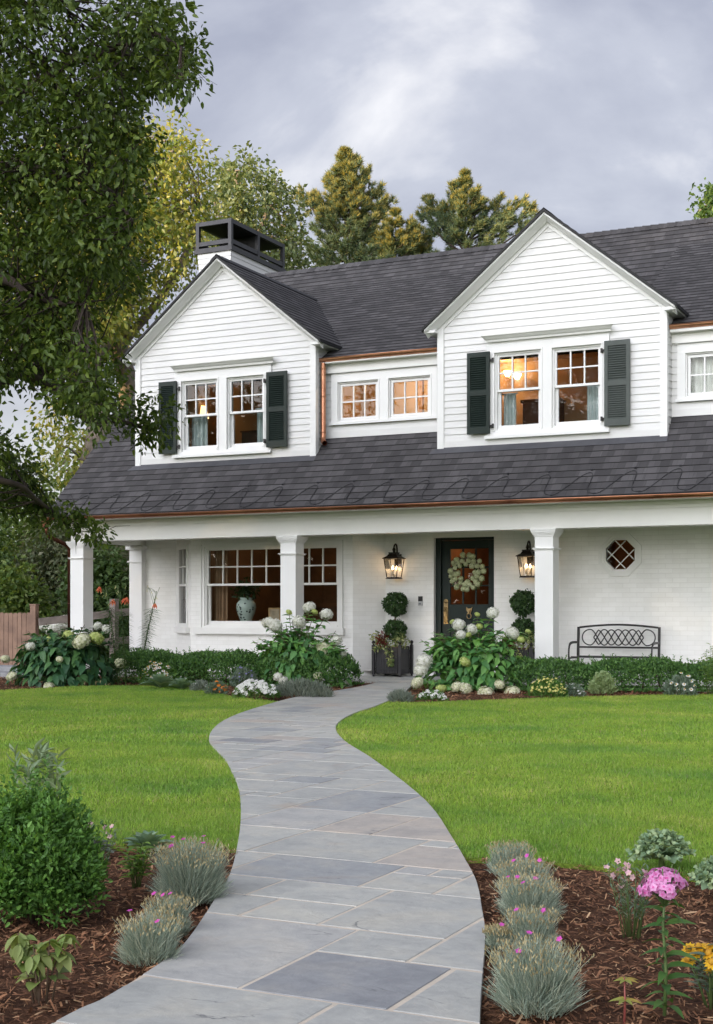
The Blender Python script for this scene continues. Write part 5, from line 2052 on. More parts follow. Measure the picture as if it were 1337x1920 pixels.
planter(-9.085, 19.845, 'black slatted planter box standing left of the front door')
planter(-6.90, 19.845, 'black slatted planter box behind the hydrangea, right of the door')
topiary(-9.02, 19.80, 'clipped two-ball topiary in the planter left of the door', 1.185, .182, .765, .165)
topiary(-6.86, 19.80, 'looser two-ball topiary half hidden by the porch column', 1.20, .185, .785, .17)
tm = leafmat('leaf_variegated', [(.10, .16, .05), (.20, .26, .10), (.42, .44, .20), (.12, .2, .06)], .3)
for x, lab in ((-9.085, 'trailing pale green and variegated plants spilling over the left planter'), (-6.90, 'trailing plants in the right planter behind the hydrangea')):
    t = thing('trailing_plant', lab, 'plant', (x, 19.84, .5))
    P_, D_, L_ = puffs([(x - .2, 19.72, .58), (x - .05, 19.64, .56), (x + .14, 19.66, .58), (x + .22, 19.8, .57), (x - .22, 19.66, .68), (x + .2, 19.66, .67), (x + .05, 19.62, .42), (x + .09, 19.61, .32), (x + .07, 19.60, .24), (x - .17, 19.6, .5)],
                       [.10, .10, .1, .1, .09, .09, .075, .06, .035, .07], 60, .045, .5)
    leaves('foliage', tm, t, P_, D_, L_, shape='m')
    P_, D_, L_ = puffs([(x - .08, 19.66, .66), (x - .1, 19.62, .60)], .085, 55, .06)
    leaves('red_leaves', leafmat('leaf_red', [(.10, .012, .012), (.17, .03, .02), (.07, .03, .02)], .3), t, P_, D_, L_, shape='m')

# --- fences at the far left
FX = G(5, 1268)
fz = 1.045


def fence_line(a, b):
    t = thing('board_fence', 'brown dog-eared board fence at the left edge of the garden', 'fence', (a[0], a[1], 0))
    d = np.array((b[0] - a[0], b[1] - a[1], 0.0))
    L = np.linalg.norm(d)
    d /= L
    nrm_ = np.array((d[1], -d[0], 0))
    if nrm_[1] > 0:
        nrm_ = -nrm_
    bd_ = MB()
    w = .092
    n = int(L / w)
    for k in range(n):
        c = np.array((a[0], a[1], 0)) + d * (k + .5) * w
        hw, z1 = w / 2 - .004, fz + rng.uniform(-.008, .008)
        pr_ = [(-hw, -.02), (hw, -.02), (hw, z1 - .02), (hw - .02, z1), (-hw + .02, z1), (-hw, z1 - .02)]
        f0 = [c + d * x + np.array((0, 0, z)) for x, z in pr_]
        bd_.loft(f0, [p + nrm_ * .018 for p in f0])
    bd_.build('boards', FENCE, t)
    r_ = MB()
    for z in (.25, .8):
        c0, c1 = np.array((a[0], a[1], z)) - nrm_ * .02, np.array((b[0], b[1], z)) - nrm_ * .02
        r_.bar(c0, c1, .035, .08)
    r_.build('rails', FENCE, t)
    for e in (b,):
        p = MB()
        c = np.array((e[0], e[1], 0.0)) + d * .06
        p.obox(c + (0, 0, .575), d * .055, nrm_ * .055, (0, 0, .575 + .02))
        p.obox(c + (0, 0, 1.185), d * .062, nrm_ * .062, (0, 0, .015))
        p.build('post', FENCE, t)
    return t


fb = np.array(G(59, 1266)[:2]) * 1.06
fa = fb + np.array((-4.2, -.55))
fence_line(fa, fb)
t = thing('rail_fence', 'weathered two-rail fence running behind the corner porch column', 'fence', (fb[0], fb[1], 0))
r1 = MB()
e0 = np.array((fb[0] + .15, fb[1] + .02))
e1 = e0 + np.array((1.35, 2.6))
for z, dz in ((.88, .30), (.42, .2)):
    r1.bar((e0[0], e0[1], z), (e1[0], e1[1], z + dz), .05, .13)
    r1.build('rail', GREYWOOD, t)
    r1 = MB()
for s in (.5, 1.0):
    p = e0 + (e1 - e0) * s
    r1 = MB()
    r1.box(p[0] - .06, p[0] + .06, p[1] - .06, p[1] + .06, -.05, 1.3)
    r1.build('post', GREYWOOD, t)

# ================================================================== PLANTS
BOX = leafmat('leaf_boxwood', [(0.049, 0.121, 0.026), (0.078, 0.186, 0.036), (0.114, 0.251, 0.049), (0.162, 0.324, 0.065)], .3)
BOXD = leafmat('leaf_hedge', [(0.039, 0.101, 0.031), (0.064, 0.150, 0.039), (0.096, 0.211, 0.053), (0.150, 0.290, 0.070)], .28)
HYD = leafmat('leaf_hydrangea', [(0.066, 0.185, 0.066), (0.098, 0.250, 0.079), (0.141, 0.327, 0.092), (0.217, 0.435, 0.109)], .32, rough=.42)
HYDD = leafmat('leaf_hydrangea_dark', [(0.028, 0.085, 0.040), (0.040, 0.116, 0.049), (0.062, 0.155, 0.059), (0.101, 0.217, 0.070)], .25, rough=.42)
DIAN = leafmat('leaf_silver', [(.19, .25, .20), (.27, .34, .275), (.37, .43, .345), (.48, .50, .37)], .2, tmul=(1.1, 1.1, .9))
TAN = leafmat('seed_tan', [(.38, .32, .17), (.46, .40, .22), (.34, .25, .13)], .25, tmul=(1.1, 1, .8))
PINK = leafmat('petal_magenta', [(.55, .06, .36), (.68, .12, .48), (.60, .09, .50)], .3, tmul=(1.1, 1, 1.1))
PHLOX = leafmat('petal_phlox', [(.66, .22, .50), (.74, .33, .60), (.78, .42, .66), (.70, .28, .58)], .3, tmul=(1.1, 1, 1.1))
PALEP = leafmat('petal_pale_pink', [(.66, .40, .46), (.72, .50, .50), (.70, .42, .52), (.75, .58, .42)], .3, tmul=(1.1, 1, 1))
YEL = leafmat('petal_yellow', [(.74, .42, .02), (.78, .50, .03), (.70, .36, .02)], .3, tmul=(1.1, 1, .8))
LYEL = leafmat('petal_lemon', [(.66, .62, .16), (.72, .68, .26)], .3, tmul=(1.1, 1, .8))
ORANGE = leafmat('petal_orange', [(.72, .20, .02), (.78, .27, .03)], .3, tmul=(1.1, 1, .8))
LILY = leafmat('petal_lily', [(.70, .16, .07), (.75, .22, .10), (.66, .13, .06)], .3, tmul=(1.1, 1, .8))
WHITEP = leafmat('petal_white', [(.78, .78, .74), (.84, .84, .80)], .3, tmul=(1, 1, .95))
MID = leafmat('leaf_mid', [(0.061, 0.149, 0.034), (0.095, 0.203, 0.043), (0.135, 0.257, 0.061)], .35)
LIGHT = leafmat('leaf_light', [(.11, .22, .04), (.16, .28, .055), (.20, .33, .075)], .4)
GREYG = leafmat('leaf_greygreen', [(.11, .17, .12), (.15, .21, .15), (.19, .25, .18)], .25)
LAV = leafmat('leaf_lavender', [(.16, .20, .17), (.20, .24, .20), (.25, .28, .235)], .2)
SEDUM = leafmat('leaf_sedum', [(.20, .29, .12), (.27, .36, .17), (.33, .41, .22)], .3)
LILYL = leafmat('leaf_lily', [(.035, .085, .03), (.055, .115, .04), (.085, .155, .055)], .3)
STEMS = leafmat('stem_green', [(.08, .14, .04), (.11, .17, .05)], .1)


def strands(name, mat, parent, P0, D, L, w, bend=.25, taper=.25, seg=3, world=True):
    """thin curved blades"""
    n = len(P0)
    D = unit(D)
    L = np.broadcast_to(np.asarray(L, float), (n,))[:, None]
    S = unit(np.cross(D, rvec(n)))
    side = rvec(n) * np.array((1, 1, .2))
    rows = []
    for k in range(seg + 1):
        t = k / seg
        c = P0 + D * L * t + side * L * bend * t * t - np.array((0, 0, 1)) * L * bend * .35 * t * t
        ww = w * (1 - (1 - taper) * t) / 2
        rows += [c - S * ww, c + S * ww]
    V = np.stack(rows, 1).reshape(-1, 3)
    b = np.arange(n)[:, None] * (2 * (seg + 1))
    F = np.concatenate([b + np.array([[2 * k, 2 * k + 1, 2 * k + 3, 2 * k + 2]]) for k in range(seg)])
    return npmesh(name, V, [F], mat, parent, world), (P0 + D * L + side * L * bend - np.array((0, 0, 1)) * L * bend * .35)


def flowerarr(C, U, r, npet, w=.55, cup=.2):
    """small open flowers at C facing U"""
    n = len(C)
    U = unit(U)
    A = unit(np.cross(U, rvec(n)))
    B = np.cross(U, A)
    Ps, Ds, Ns = [], [], []
    for k in range(npet):
        a = 2 * math.pi * k / npet
        d = A * math.cos(a) + B * math.sin(a)
        Ps.append(C)
        Ds.append(d + U * cup)
        Ns.append(U)
    rr = np.tile(np.broadcast_to(np.asarray(r, float), (n,)), npet)
    return np.concatenate(Ps), np.concatenate(Ds), rr, np.concatenate(Ns)


def flowers(name, mat, parent, C, U, r, npet=5, w=.6, cup=.2, eye=None, eyer=.25):
    P, D, L, N = flowerarr(C, U, r, npet, w, cup)
    o = leaves(name, mat, parent, P, D, L, N=N, shape='m', w=w, fold=.02, bend=.15)
    if eye is not None:
        mb = MB()
        rr = np.broadcast_to(np.asarray(r, float), (len(C),))
        for c, u, q_ in zip(C, unit(U), rr):
            mb.ball(c + u * q_ * .12, q_ * eyer, 7)
        mb.build('flower_eye', eye, parent)
    return o


# ---- silvery dianthus tufts edging the path
def tuft(px, py, wpx, hpx, label, nflow=3, lobes=None, group='silvery tufts edging the path'):
    c = G(px, py)
    Z = CAMH * FPX / (py - YH)
    R_, H_ = wpx / 2 * Z / FPX, hpx * Z / FPX
    c = c + np.array((-sn, cs, 0)) * R_ * .75
    t = thing('dianthus_tuft', label, 'plant', c, group)
    n = int(5200 * (R_ / .12) ** 2 * (H_ / .2))
    n = min(max(n, 2600), 8500)
    u = rvec(n)
    u[:, 2] = np.abs(u[:, 2])
    lum = 1 + .10 * np.sin(u[:, 0] * 6 + px) * np.sin(u[:, 1] * 6 + py) + .06 * np.sin(u[:, 0] * 13 + u[:, 2] * 9)
    base = c + u * np.array((R_ * .86, R_ * .86, H_ * .66)) * ((.35 + .62 * rng.random(n) ** .6) * lum)[:, None]
    D = unit(u * .55 + rvec(n) * .40 + np.array((0, 0, .75)))
    strands('blades', DIAN, t, base, D, H_ * .32 * (.55 + .6 * rng.random(n)), .0026, .22)
    k = n // 9
    a = rng.uniform(0, 2 * math.pi, k)
    rr = R_ * .8 * np.sqrt(rng.random(k))
    base = c + np.stack([rr * np.cos(a), rr * np.sin(a), H_ * .35 * np.ones(k)], 1)
    out = np.stack([np.cos(a), np.sin(a), np.zeros(k)], 1) * (rr / R_)[:, None]
    dome = np.sqrt(np.maximum(1 - (rr / R_) ** 2 * .75, .1))
    o, tips = strands('seed_stalks', DIAN, t, base, unit(out * .7 + rvec(k) * .25 + np.array((0, 0, 1.0))), H_ * .58 * dome * (.7 + .4 * rng.random(k)), .0018, .15, .6)
    leaves('seed_heads', TAN, t, tips - np.array((0, 0, .004)), rvec(k) * .5 + np.array((0, 0, 1.0)), .014, shape='c', w=.32, fold=.1)
    if nflow:
        d = rvec(nflow) * np.array((.75, .75, 0))
        d[:, 1] = -np.abs(d[:, 1]) * .8
        C = c + d * R_ + np.array((0, 0, H_ * .80)) + rng.random((nflow, 1)) * np.array((0, 0, H_ * .22))
        strands('flower_stalks', DIAN, t, c + d * R_ * .7 + np.array((0, 0, H_ * .35)), C - (c + d * R_ * .7 + np.array((0, 0, H_ * .35))), np.linalg.norm(C - (c + d * R_ * .7 + np.array((0, 0, H_ * .35))), axis=1), .002, .0, .8)
        flowers('blossoms', PINK, t, C, rvec(nflow) * .4 + np.array((0, -.5, .8)), .0105, 5, .8)
    return t


tuft(352, 1700, 128, 128, 'large silvery tuft with pink flowers beside the path, by the left lawn corner', 8)
tuft(312, 1762, 80, 88, 'small silvery tuft tucked behind the lower-left tuft by the path', 3)
tuft(274, 1815, 118, 105, 'low silvery tuft nearest the mulch corner left of the path', 2)
tuft(962, 1645, 90, 68, 'silvery tuft farthest from the camera in the right-hand row, touching the lawn', 0)
tuft(990, 1690, 105, 82, 'second silvery tuft from the lawn in the right-hand row', 3)
tuft(1000, 1730, 118, 88, 'third silvery tuft from the lawn, in the middle of the right-hand row', 4)
tuft(1000, 1785, 104, 82, 'fourth silvery tuft from the lawn, just behind the largest right-hand one', 2)
tuft(935, 1782, 42, 48, 'tiny silvery tuft at the path edge beside the right-hand row', 1)
tuft(1012, 1912, 160, 150, 'largest silvery tuft at the near end of the right-hand row', 3)


# ---- small-leaved evergreen bush at the left edge
def bush(name, label, cat, c, rx, ry, h, n, leaf, mat, group=None, sprig=.18, shape='m', w=.5, rough=.18, lump=5):
    t = thing(name, label, cat, c, group)
    u = rvec(n)
    u[:, 2] = np.abs(u[:, 2]) * 1.0
    k = rng.random(n) < .25
    u[k, 2] -= .25
    ph = rng.uniform(0, 6.3, 6)
    bumpy = 1 + rough * (.5 * np.sin(u[:, 0] * lump + ph[0]) * np.sin(u[:, 1] * lump + ph[1]) + .5 * np.sin(u[:, 2] * lump * 1.3 + ph[2] + u[:, 0] * 3))
    rr = (.55 + .45 * rng.random(n) ** .45) * bumpy
    kk_ = rng.random(n) < .35
    u[kk_, 2] = rng.uniform(-.62, .35, kk_.sum())
    hz = np.sqrt(np.maximum(1 - np.clip(u[:, 2], -.35, 1) ** 2, .05)) / np.maximum(np.linalg.norm(u[:, :2], axis=1), 1e-3)
    u[:, :2] *= hz[:, None]
    P = u * rr[:, None] * np.array((rx, ry, h * .62))
    P[:, 2] += h * .38
    P = P[P[:, 2] > .01]
    u = u[:len(P)] if len(P) == n else unit(P * np.array((1 / rx, 1 / ry, 1 / h)) - np.array((0, 0, .4)))
    n = len(P)
    D = unit(u * .55 + rvec(n) * .7 + np.array((0, 0, .55)))
    leaves('foliage', mat, t, P + c, D, leaf * (.7 + .6 * rng.random(n)), N=u * .5 + rvec(n) * .7 + np.array((0, 0, .4)), shape=shape, w=w)
    # upright sprigs break the outline
    m = int(n * sprig / 12)
    u2 = rvec(m)
    u2[:, 2] = np.abs(u2[:, 2])
    B = u2 * np.array((rx, ry, h * .62)) * 1.0 + np.array((0, 0, h * .38))
    Dd = unit(u2 * .6 + np.array((0, 0, 1.0)) + rvec(m) * .3)
    Ps, Ds = [], []
    for j in range(12):
        tt = j / 12
        Ps.append(B + Dd * (tt * leaf * 3.2 - leaf))
        Ds.append(unit(Dd * .6 + rvec(m) * .8))
    leaves('sprigs', mat, t, np.concatenate(Ps) + c, np.concatenate(Ds), leaf * .85, shape=shape, w=w)
    s = MB()
    for j in range(9):
        a = rng.uniform(0, 6.28)
        s.tube([c + np.array((.1 * rx * math.cos(a), .1 * ry * math.sin(a), 0)), c + np.array((.35 * rx * math.cos(a), .35 * ry * math.sin(a), h * .35)), c + np.array((.6 * rx * math.cos(a + .2), .6 * ry * math.sin(a + .2), h * .7))], [.012 * h + .003, .008 * h + .002, .003], 5)
    s.build('stems', WOODSTEM, t)
    return t


c = G(36, 1745) + np.array((-sn, cs, 0)) * .20
t = thing('boxwood_bush', 'dense bright green boxwood bush at the left edge of the front bed', 'bush', c)
k = 96
i_ = np.arange(k) + .5
z_ = 1 - 1.25 * i_ / k
u = np.stack([np.sqrt(1 - z_ ** 2) * np.cos(i_ * 2.39996), np.sqrt(1 - z_ ** 2) * np.sin(i_ * 2.39996), z_], 1)
u = unit(u + rvec(k) * .12)
lob = c + u * np.array((.20, .22, .27)) * rng.uniform(.72, 1.06, (k, 1)) + np.array((0, 0, .13))
lob[:, 2] = np.maximum(lob[:, 2], .05)
lr = rng.uniform(.045, .085, k)
ou = np.repeat(u, 190, 0)
P_, D_, L_ = puffs(lob, lr, 190, .023, .0, .4)
D_ = unit(D_ * .8 + ou * .25 + np.array((0, 0, .45)))
kk_ = P_[:, 2] > .012
leaves('foliage', BOX, t, P_[kk_], D_[kk_], L_[kk_], N=unit(ou[kk_] * .4 + rvec(kk_.sum()) * .7 + np.array((0, 0, .5))), w=.5)
B = lob[rng.integers(0, k, 150)] + rvec(150) * .05 + np.array((0, 0, .03))
Dd = unit(B - c - (0, 0, .08)) * .55 + np.array((0, 0, .8)) + rvec(150) * .3
Ps, Ds = [], []
for j in range(14):
    Ps.append(B + unit(Dd) * (j * .0075))
    Ds.append(unit(unit(Dd) * .55 + rvec(150) * .85))
leaves('sprigs', BOX, t, np.concatenate(Ps), np.concatenate(Ds), .021, w=.48)
P_, D_, L_ = puffs([c + (0, 0, .18)], .17, 2600, .026, 0)
leaves('inner_foliage', BOX, t, P_[P_[:, 2] > .01], D_[P_[:, 2] > .01], L_[P_[:, 2] > .01])
s = MB()
for j in range(12):
    q_ = lob[j * 5]
    s.tube([c + (0, 0, -.02), (c + q_) / 2 + rvec(1)[0] * .02, q_], [.009, .006, .003], 5)
s.build('stems', WOODSTEM, t)

# sage-like spray rising behind the bush
c = G(70, 1640) + np.array((-.05, .15, 0))
t = thing('sage_plant', 'blue-green lance-leaved sprays rising behind the boxwood bush', 'plant', c)
P_, D_ = [], []
for k in range(9):
    b = c + np.array((rng.uniform(-.16, .12), rng.uniform(-.06, .06), .33))
    dr = unit(np.array((rng.uniform(-.5, .6), rng.uniform(-.3, .3), 1.0)))
    for j in range(14):
        P_.append(b + dr * j * .013)
        P_[-1] = P_[-1]
        D_.append(unit(dr * .7 + rvec(1)[0] * .75))
leaves('foliage', leafmat('leaf_sage', [(.16, .24, .13), (.20, .28, .16), (.25, .33, .19)], .3), t, np.array(P_), np.array(D_), .07, shape='lance', w=.95, bend=.2)
s = MB()
for k in range(8):
    s.tube([c + np.array((rng.uniform(-.05, .05), 0, 0)), c + np.array((rng.uniform(-.12, .12), 0, .38))], .004, 5)
s.build('stems', STEM, t)


# ---- broad-leaved small plants
def rosette(name, label, cat, c, r, h, n, mat, w=.7, group=None, ruffle=False, shape='round'):
    t = thing(name, label, cat, c, group)
    i = np.arange(n)
    a = i * 2.4 + rng.uniform(-.2, .2, n)
    f = (i + .5) / n                      # 0 inner .. 1 outer
    el = np.radians(80 - 62 * f)
    D = np.stack([np.cos(a) * np.cos(el), np.sin(a) * np.cos(el), np.sin(el)], 1)
    P = c + np.stack([np.cos(a) * r * .12 * f, np.sin(a) * r * .12 * f, h * (.35 - .25 * f)], 1)
    L = r * (.55 + .45 * f)
    N = np.stack([-np.cos(a) * np.sin(el), -np.sin(a) * np.sin(el), np.cos(el)], 1)
    leaves('foliage', mat, t, P, D, L, N=N, shape=shape, w=w, fold=.25, bend=.25 if not ruffle else .35)
    if ruffle:      # crimped margins
        m = n * 26
        k = rng.integers(0, n, m)
        tt = rng.uniform(.45, 1.0, m)
        sd_ = np.where(rng.random(m) < .5, -1, 1) * w * .48 * np.sqrt(np.maximum(1.15 - tt ** 3, .05))
        S = np.cross(D, N)
        Q = P[k] + D[k] * (L[k] * tt)[:, None] + S[k] * (L[k] * sd_)[:, None] + N[k] * (L[k] * (.18 * np.abs(sd_) * 1.6 - .3 * tt ** 2))[:, None]
        leaves('ruffles', mat, t, Q, rvec(m) + S[k] * np.sign(sd_)[:, None] * .8 + N[k] * .5, r * .17, shape='m', w=.95, fold=.3)
    s = MB()
    s.tube([c - (0, 0, .02), c + (0, 0, h * .5)], [.014, .009], 7)
    s.build('stalk', STEM, t)
    return t


KALE = leafmat('leaf_kale', [(.17, .27, .16), (.22, .33, .20), (.28, .39, .22), (.36, .45, .24)], .25)
CABB = leafmat('leaf_cabbage', [(.13, .22, .15), (.18, .28, .19), (.26, .36, .24)], .25)
PURP = leafmat('leaf_purple', [(.10, .115, .14), (.14, .155, .175), (.19, .19, .19)], .2)
rosette('cabbage', 'wide blue-green cabbage at the left lawn edge above the pale peony shoots', 'cabbage', G(252, 1607) + (0, .1, 0), .125, .10, 20, CABB, .75)
rosette('cabbage', 'dusky purple-grey cabbage at the left lawn edge beside the boxwood bush', 'cabbage', G(152, 1612) + (0, .1, 0), .085, .11, 22, PURP, .8)
rosette('kale', 'curly pale green kale standing behind the pink phlox head', 'kale', G(1232, 1642) + (0, .08, .03), .125, .22, 34, KALE, .75, ruffle=True)
rosette('kale', 'curly pale kale cut by the right edge of the photo, at the lawn edge', 'kale', G(1345, 1690) + (0, .08, .02), .115, .2, 30, KALE, .75, ruffle=True)


def shoots(name, label, cat, c, nst, h, spread, leaf, mat, shape='lance', w=1.35, per=8, bend=.3, group=None, stem=STEM, r=.003, lean=.4):
    t = thing(name, label, cat, c, group)
    s = MB()
    Ps, Ds, Ls = [], [], []
    tips = []
    for k in range(nst):
        a = rng.uniform(0, 6.283)
        b = c + np.array((math.cos(a), math.sin(a), 0)) * spread * .35 * rng.random()
        tip = c + np.array((math.cos(a) * spread * rng.uniform(.3, 1), math.sin(a) * spread * rng.uniform(.3, 1), h * rng.uniform(.7, 1.05)))
        mid = (b + tip) / 2 + np.array((0, 0, h * .08))
        s.tube([b, mid, tip], [r, r * .8, r * .5], 5)
        tips.append(tip)
        for j in range(per):
            tt = .25 + .75 * (j + .5) / per
            p = (1 - tt) ** 2 * b + 2 * tt * (1 - tt) * mid + tt * tt * tip
            Ps.append(p)
            aa = j * 2.4 + k
            Ds.append((math.cos(aa), math.sin(aa), lean + rng.uniform(-.2, .3)))
            Ls.append(leaf * rng.uniform(.7, 1.15))
    s.build('stems', stem, t)
    leaves('foliage', mat, t, np.array(Ps), np.array(Ds), np.array(Ls), N=rvec(len(Ps)) * .25 + np.array((0, 0, 1.0)), shape=shape, w=w, bend=bend)
    return t, np.array(tips)


shoots('peony_shoots', 'bright yellow-green leafy shoots in front of the wide cabbage', 'plant', G(243, 1668) + (0, .05, 0), 9, .165, .075, .055, LIGHT, per=11)
HELL = leafmat('leaf_hellebore', [(.16, .24, .06), (.22, .29, .09), (.28, .33, .12), (.13, .20, .06)], .35)
hl, tips = shoots('hellebore', 'drooping yellow-green hellebore in the near left corner of the mulch', 'plant', G(70, 1885) + (-.01, .04, 0), 9, .19, .10, .05, HELL, per=3, shape='oval', bend=.5, stem=WOODSTEM, r=.0035)
Pp = np.repeat(tips, 6, 0) + rvec(len(tips) * 6) * .004
leaves('drooping_leaves', HELL, hl, Pp, rvec(len(Pp)) * np.array((1, 1, .3)) + np.array((0, 0, -.45)), .058 * (.7 + .5 * rng.random(len(Pp))), N=rvec(len(Pp)) * .3 + np.array((0, 0, 1.0)), shape='oval', w=.75, bend=.35)

# pink snapdragon-like clumps
for px, py, h, sp_, n, lab in ((168, 1650, .235, .12, 16, 'loose pale pink flowers between the boxwood bush and the cabbage'),
                               (1178, 1762, .25, .10, 26, 'wiry clump of pale pink flowers left of the tall phlox')):
    c = G(px, py) + (0, .04, 0)
    t, tips = shoots('penstemon', lab, 'flowers', c, n, h, sp_, .030, GREYG, per=12, w=.9, lean=.9, r=.0018)
    C = np.concatenate([tips, tips - (0, 0, .02) + rvec(len(tips)) * .012])
    C = C[rng.random(len(C)) < .55]
    flowers('blossoms', PALEP, t, C, rvec(len(C)) + np.array((0, -.5, .3)), .0125, 5, .8)

# phlox
c = G(1243, 1908) + (0, .02, 0)
t = thing('phlox', 'tall phlox with a domed bright pink flower head in the right bed', 'flowers', c)
top = c + np.array((.0, 0, .345))
s = MB()
s.tube([c, c + (.004, 0, .12), c + (-.004, 0, .24), top], [.0055, .005, .0042, .0035], 7)
for k in range(14):
    a = k * 2.4
    s.tube([top - (0, 0, .05), top + np.array((math.cos(a) * .04, math.sin(a) * .04, .0 + .03 * (k % 3)))], .0018, 5)
s.build('stem', STEM, t)
Ps, Ds, Ls = [], [], []
for k in range(17):
    z = .02 + k * .0185
    a0 = k * math.pi / 2 + rng.uniform(-.5, .5)
    for s_ in (0, math.pi):
        a1 = a0 + s_ + rng.uniform(-.35, .35)
        Ps.append(c + np.array((0, 0, z + rng.uniform(-.006, .006))))
        Ds.append((math.cos(a1), math.sin(a1), rng.uniform(.1, .65)))
        Ls.append(rng.uniform(.048, .085))
leaves('foliage', leafmat('leaf_phlox', [(.045, .12, .03), (.07, .16, .04), (.10, .2, .05)], .35), t, np.array(Ps), np.array(Ds), np.array(Ls), N=rvec(len(Ps)) * .35 + np.array((0, 0, 1.0)), shape='lance', w=1.45, bend=.55)
hc_ = c + np.array((-.004, 0, .342))
sub = []
for k in range(13):
    a = k * 2.4
    f = math.sqrt((k + .3) / 13)
    sub.append(hc_ + np.array((math.cos(a) * .050 * f, math.sin(a) * .050 * f, .046 * (1 - f * f * 1.15) + rng.uniform(-.006, .006))))
C, U_ = [], []
for q_ in sub:
    uu = rvec(17)
    uu[:, 2] = uu[:, 2] * .8 + .15
    C.append(q_ + uu * np.array((.023, .023, .019)) * rng.uniform(.75, 1.05, (17, 1)))
    U_.append(uu + unit(q_ - hc_ + (0, 0, .02)) * .7)
C, U_ = np.concatenate(C), unit(np.concatenate(U_))
flowers('flower_head', PHLOX, t, C, U_ + rvec(len(C)) * .25, rng.uniform(.0105, .0145, len(C)), 5, .95, .12)
flowers('flower_eye', leafmat('petal_deep', [(.58, .10, .36), (.62, .14, .42)], .2), t, C + U_ * .0022, U_, .0040, 5, .9)

# yellow helenium
c = G(1332, 1895) + (0, .04, 0)
t, tips = shoots('helenium', 'clump of golden yellow daisies cut by the right edge of the photo', 'flowers', c, 13, .155, .085, .05, GREYG, per=7, w=1.2, lean=.5)
flowers('blossoms', YEL, t, tips, rvec(len(tips)) * .5 + np.array((-.2, -.4, .8)), .024, 11, .5, -.15, plain('flower_disc', (.55, .30, .02), (.42, .20, .015), .8, scale=90), .42)

# palmate seedling
c = G(1167, 1925) + (0, .02, 0)
t = thing('maple_seedling', 'red-stemmed seedling with two tiers of starry yellow-green leaves', 'plant', c)
s = MB()
REDST = plain('red_stem', (.22, .05, .045), (.28, .08, .06), .5)
s.tube([c, c + (.002, 0, .06), c + (0, 0, .125)], [.004, .003, .002], 6)
s.build('stem', REDST, t)
for z, r_ in ((.118, .034), (.065, .036)):
    Ps, Ds = [], []
    for k in range(7):
        a = -2.6 + k * .85
        Ps.append(c + np.array((.004, -.004, z)))
        Ds.append((math.cos(a), math.sin(a) * .9, .25))
    leaves('leaf', leafmat('leaf_seedling', [(.34, .30, .06), (.28, .33, .08), (.38, .28, .07)], .4), t, np.array(Ps), np.array(Ds), r_ * (.8 + .4 * rng.random(7)), N=np.tile((0, -.3, 1.0), (7, 1)), shape='lance', w=1.5, bend=.35)

# ---- low clipped hedges before the porch
def hedge(label, line, h, dep, n, leaf, roundend=True):
    line = np.array(line, float)
    t = thing('boxwood_hedge', label, 'hedge', (line[0][0], line[0][1], 0))
    seg = np.linalg.norm(np.diff(line, axis=0), axis=1)
    cum = np.concatenate(([0], np.cumsum(seg)))
    Ltot = cum[-1]
    s_ = rng.random(n) * Ltot
    x = np.interp(s_, cum, line[:, 0])
    y = np.interp(s_, cum, line[:, 1])
    # cross-section: rounded box shell, sampled towards the outside
    a = rng.uniform(-.25, math.pi + .25, n)
    lump = 1 + .10 * np.sin(s_ * 4.3) + .07 * np.sin(s_ * 9.1 + 1) + .05 * np.sin(s_ * 17 + a * 3)
    e = np.ones(n)
    if roundend:
        dl = np.minimum(s_, Ltot - s_)
        e = np.clip(.45 + dl / .28, .45, 1)
        e = np.sqrt(np.clip(e, 0, 1))
    rr = (.60 + .40 * rng.random(n) ** .5) * lump * e
    ca, sa = np.cos(a), np.sin(a)
    pw = .62
    yy = np.sign(ca) * np.abs(ca) ** pw * dep / 2 * rr
    zz = np.maximum(.10 * h + np.sign(sa) * np.abs(sa) ** pw * h * .86 * rr, .015)
    P = np.stack([x + rng.normal(size=n) * .03, y + yy, zz], 1)
    O = np.stack([np.zeros(n), yy / dep * 2, zz / h], 1)
    D = unit(O * .6 + rvec(n) * .8 + np.array((0, 0, .5)))
    leaves('foliage', BOXD, t, P, D, leaf * (.7 + .6 * rng.random(n)), N=unit(O + rvec(n) * .8), w=.5)
    m = int(Ltot * 26)
    s2 = rng.random(m) * Ltot
    B = np.stack([np.interp(s2, cum, line[:, 0]), np.interp(s2, cum, line[:, 1]) + rng.uniform(-.4, .4, m) * dep, np.full(m, h * .80)], 1)
    B[:, 2] *= np.clip(.5 + np.minimum(s2, Ltot - s2) / .3, .5, 1)
    Dd = unit(rvec(m) * .35 + np.array((0, 0, 1.0)))
    hh = rng.uniform(.05, .17, m)
    Ps, Ds = [], []
    for j in range(14):
        Ps.append(B + Dd * (hh * j / 13)[:, None])
        Ds.append(unit(Dd * .7 + rvec(m) * .75))
    leaves('sprigs', BOXD, t, np.concatenate(Ps), np.concatenate(Ds), leaf * .8, w=.45)
    s = MB()
    for k in range(int(Ltot / .25)):
        q_ = (k + .5) * .25
        p = np.array((np.interp(q_, cum, line[:, 0]), np.interp(q_, cum, line[:, 1]), 0))
        s.tube([p, p + (rng.uniform(-.08, .08), rng.uniform(-.08, .08), h * .55)], [.014, .007], 5)
    s.build('stems', WOODSTEM, t)
    return t


hl0, hlm, hl1 = G(225, 1277)[:2], G(450, 1283)[:2], G(662, 1286)[:2]
hedge('low green boxwood hedge under the bay window, left of the path', [hl0, hlm, hl1], .46, .80, 26000, .040)
hr0, hr1 = G(945, 1293)[:2], G(1337, 1295)[:2]
hedge('low green boxwood hedge in front of the bench, right of the path', [hr0, hr1, hr1 + (1.2, .35)], .41, .75, 24000, .040)


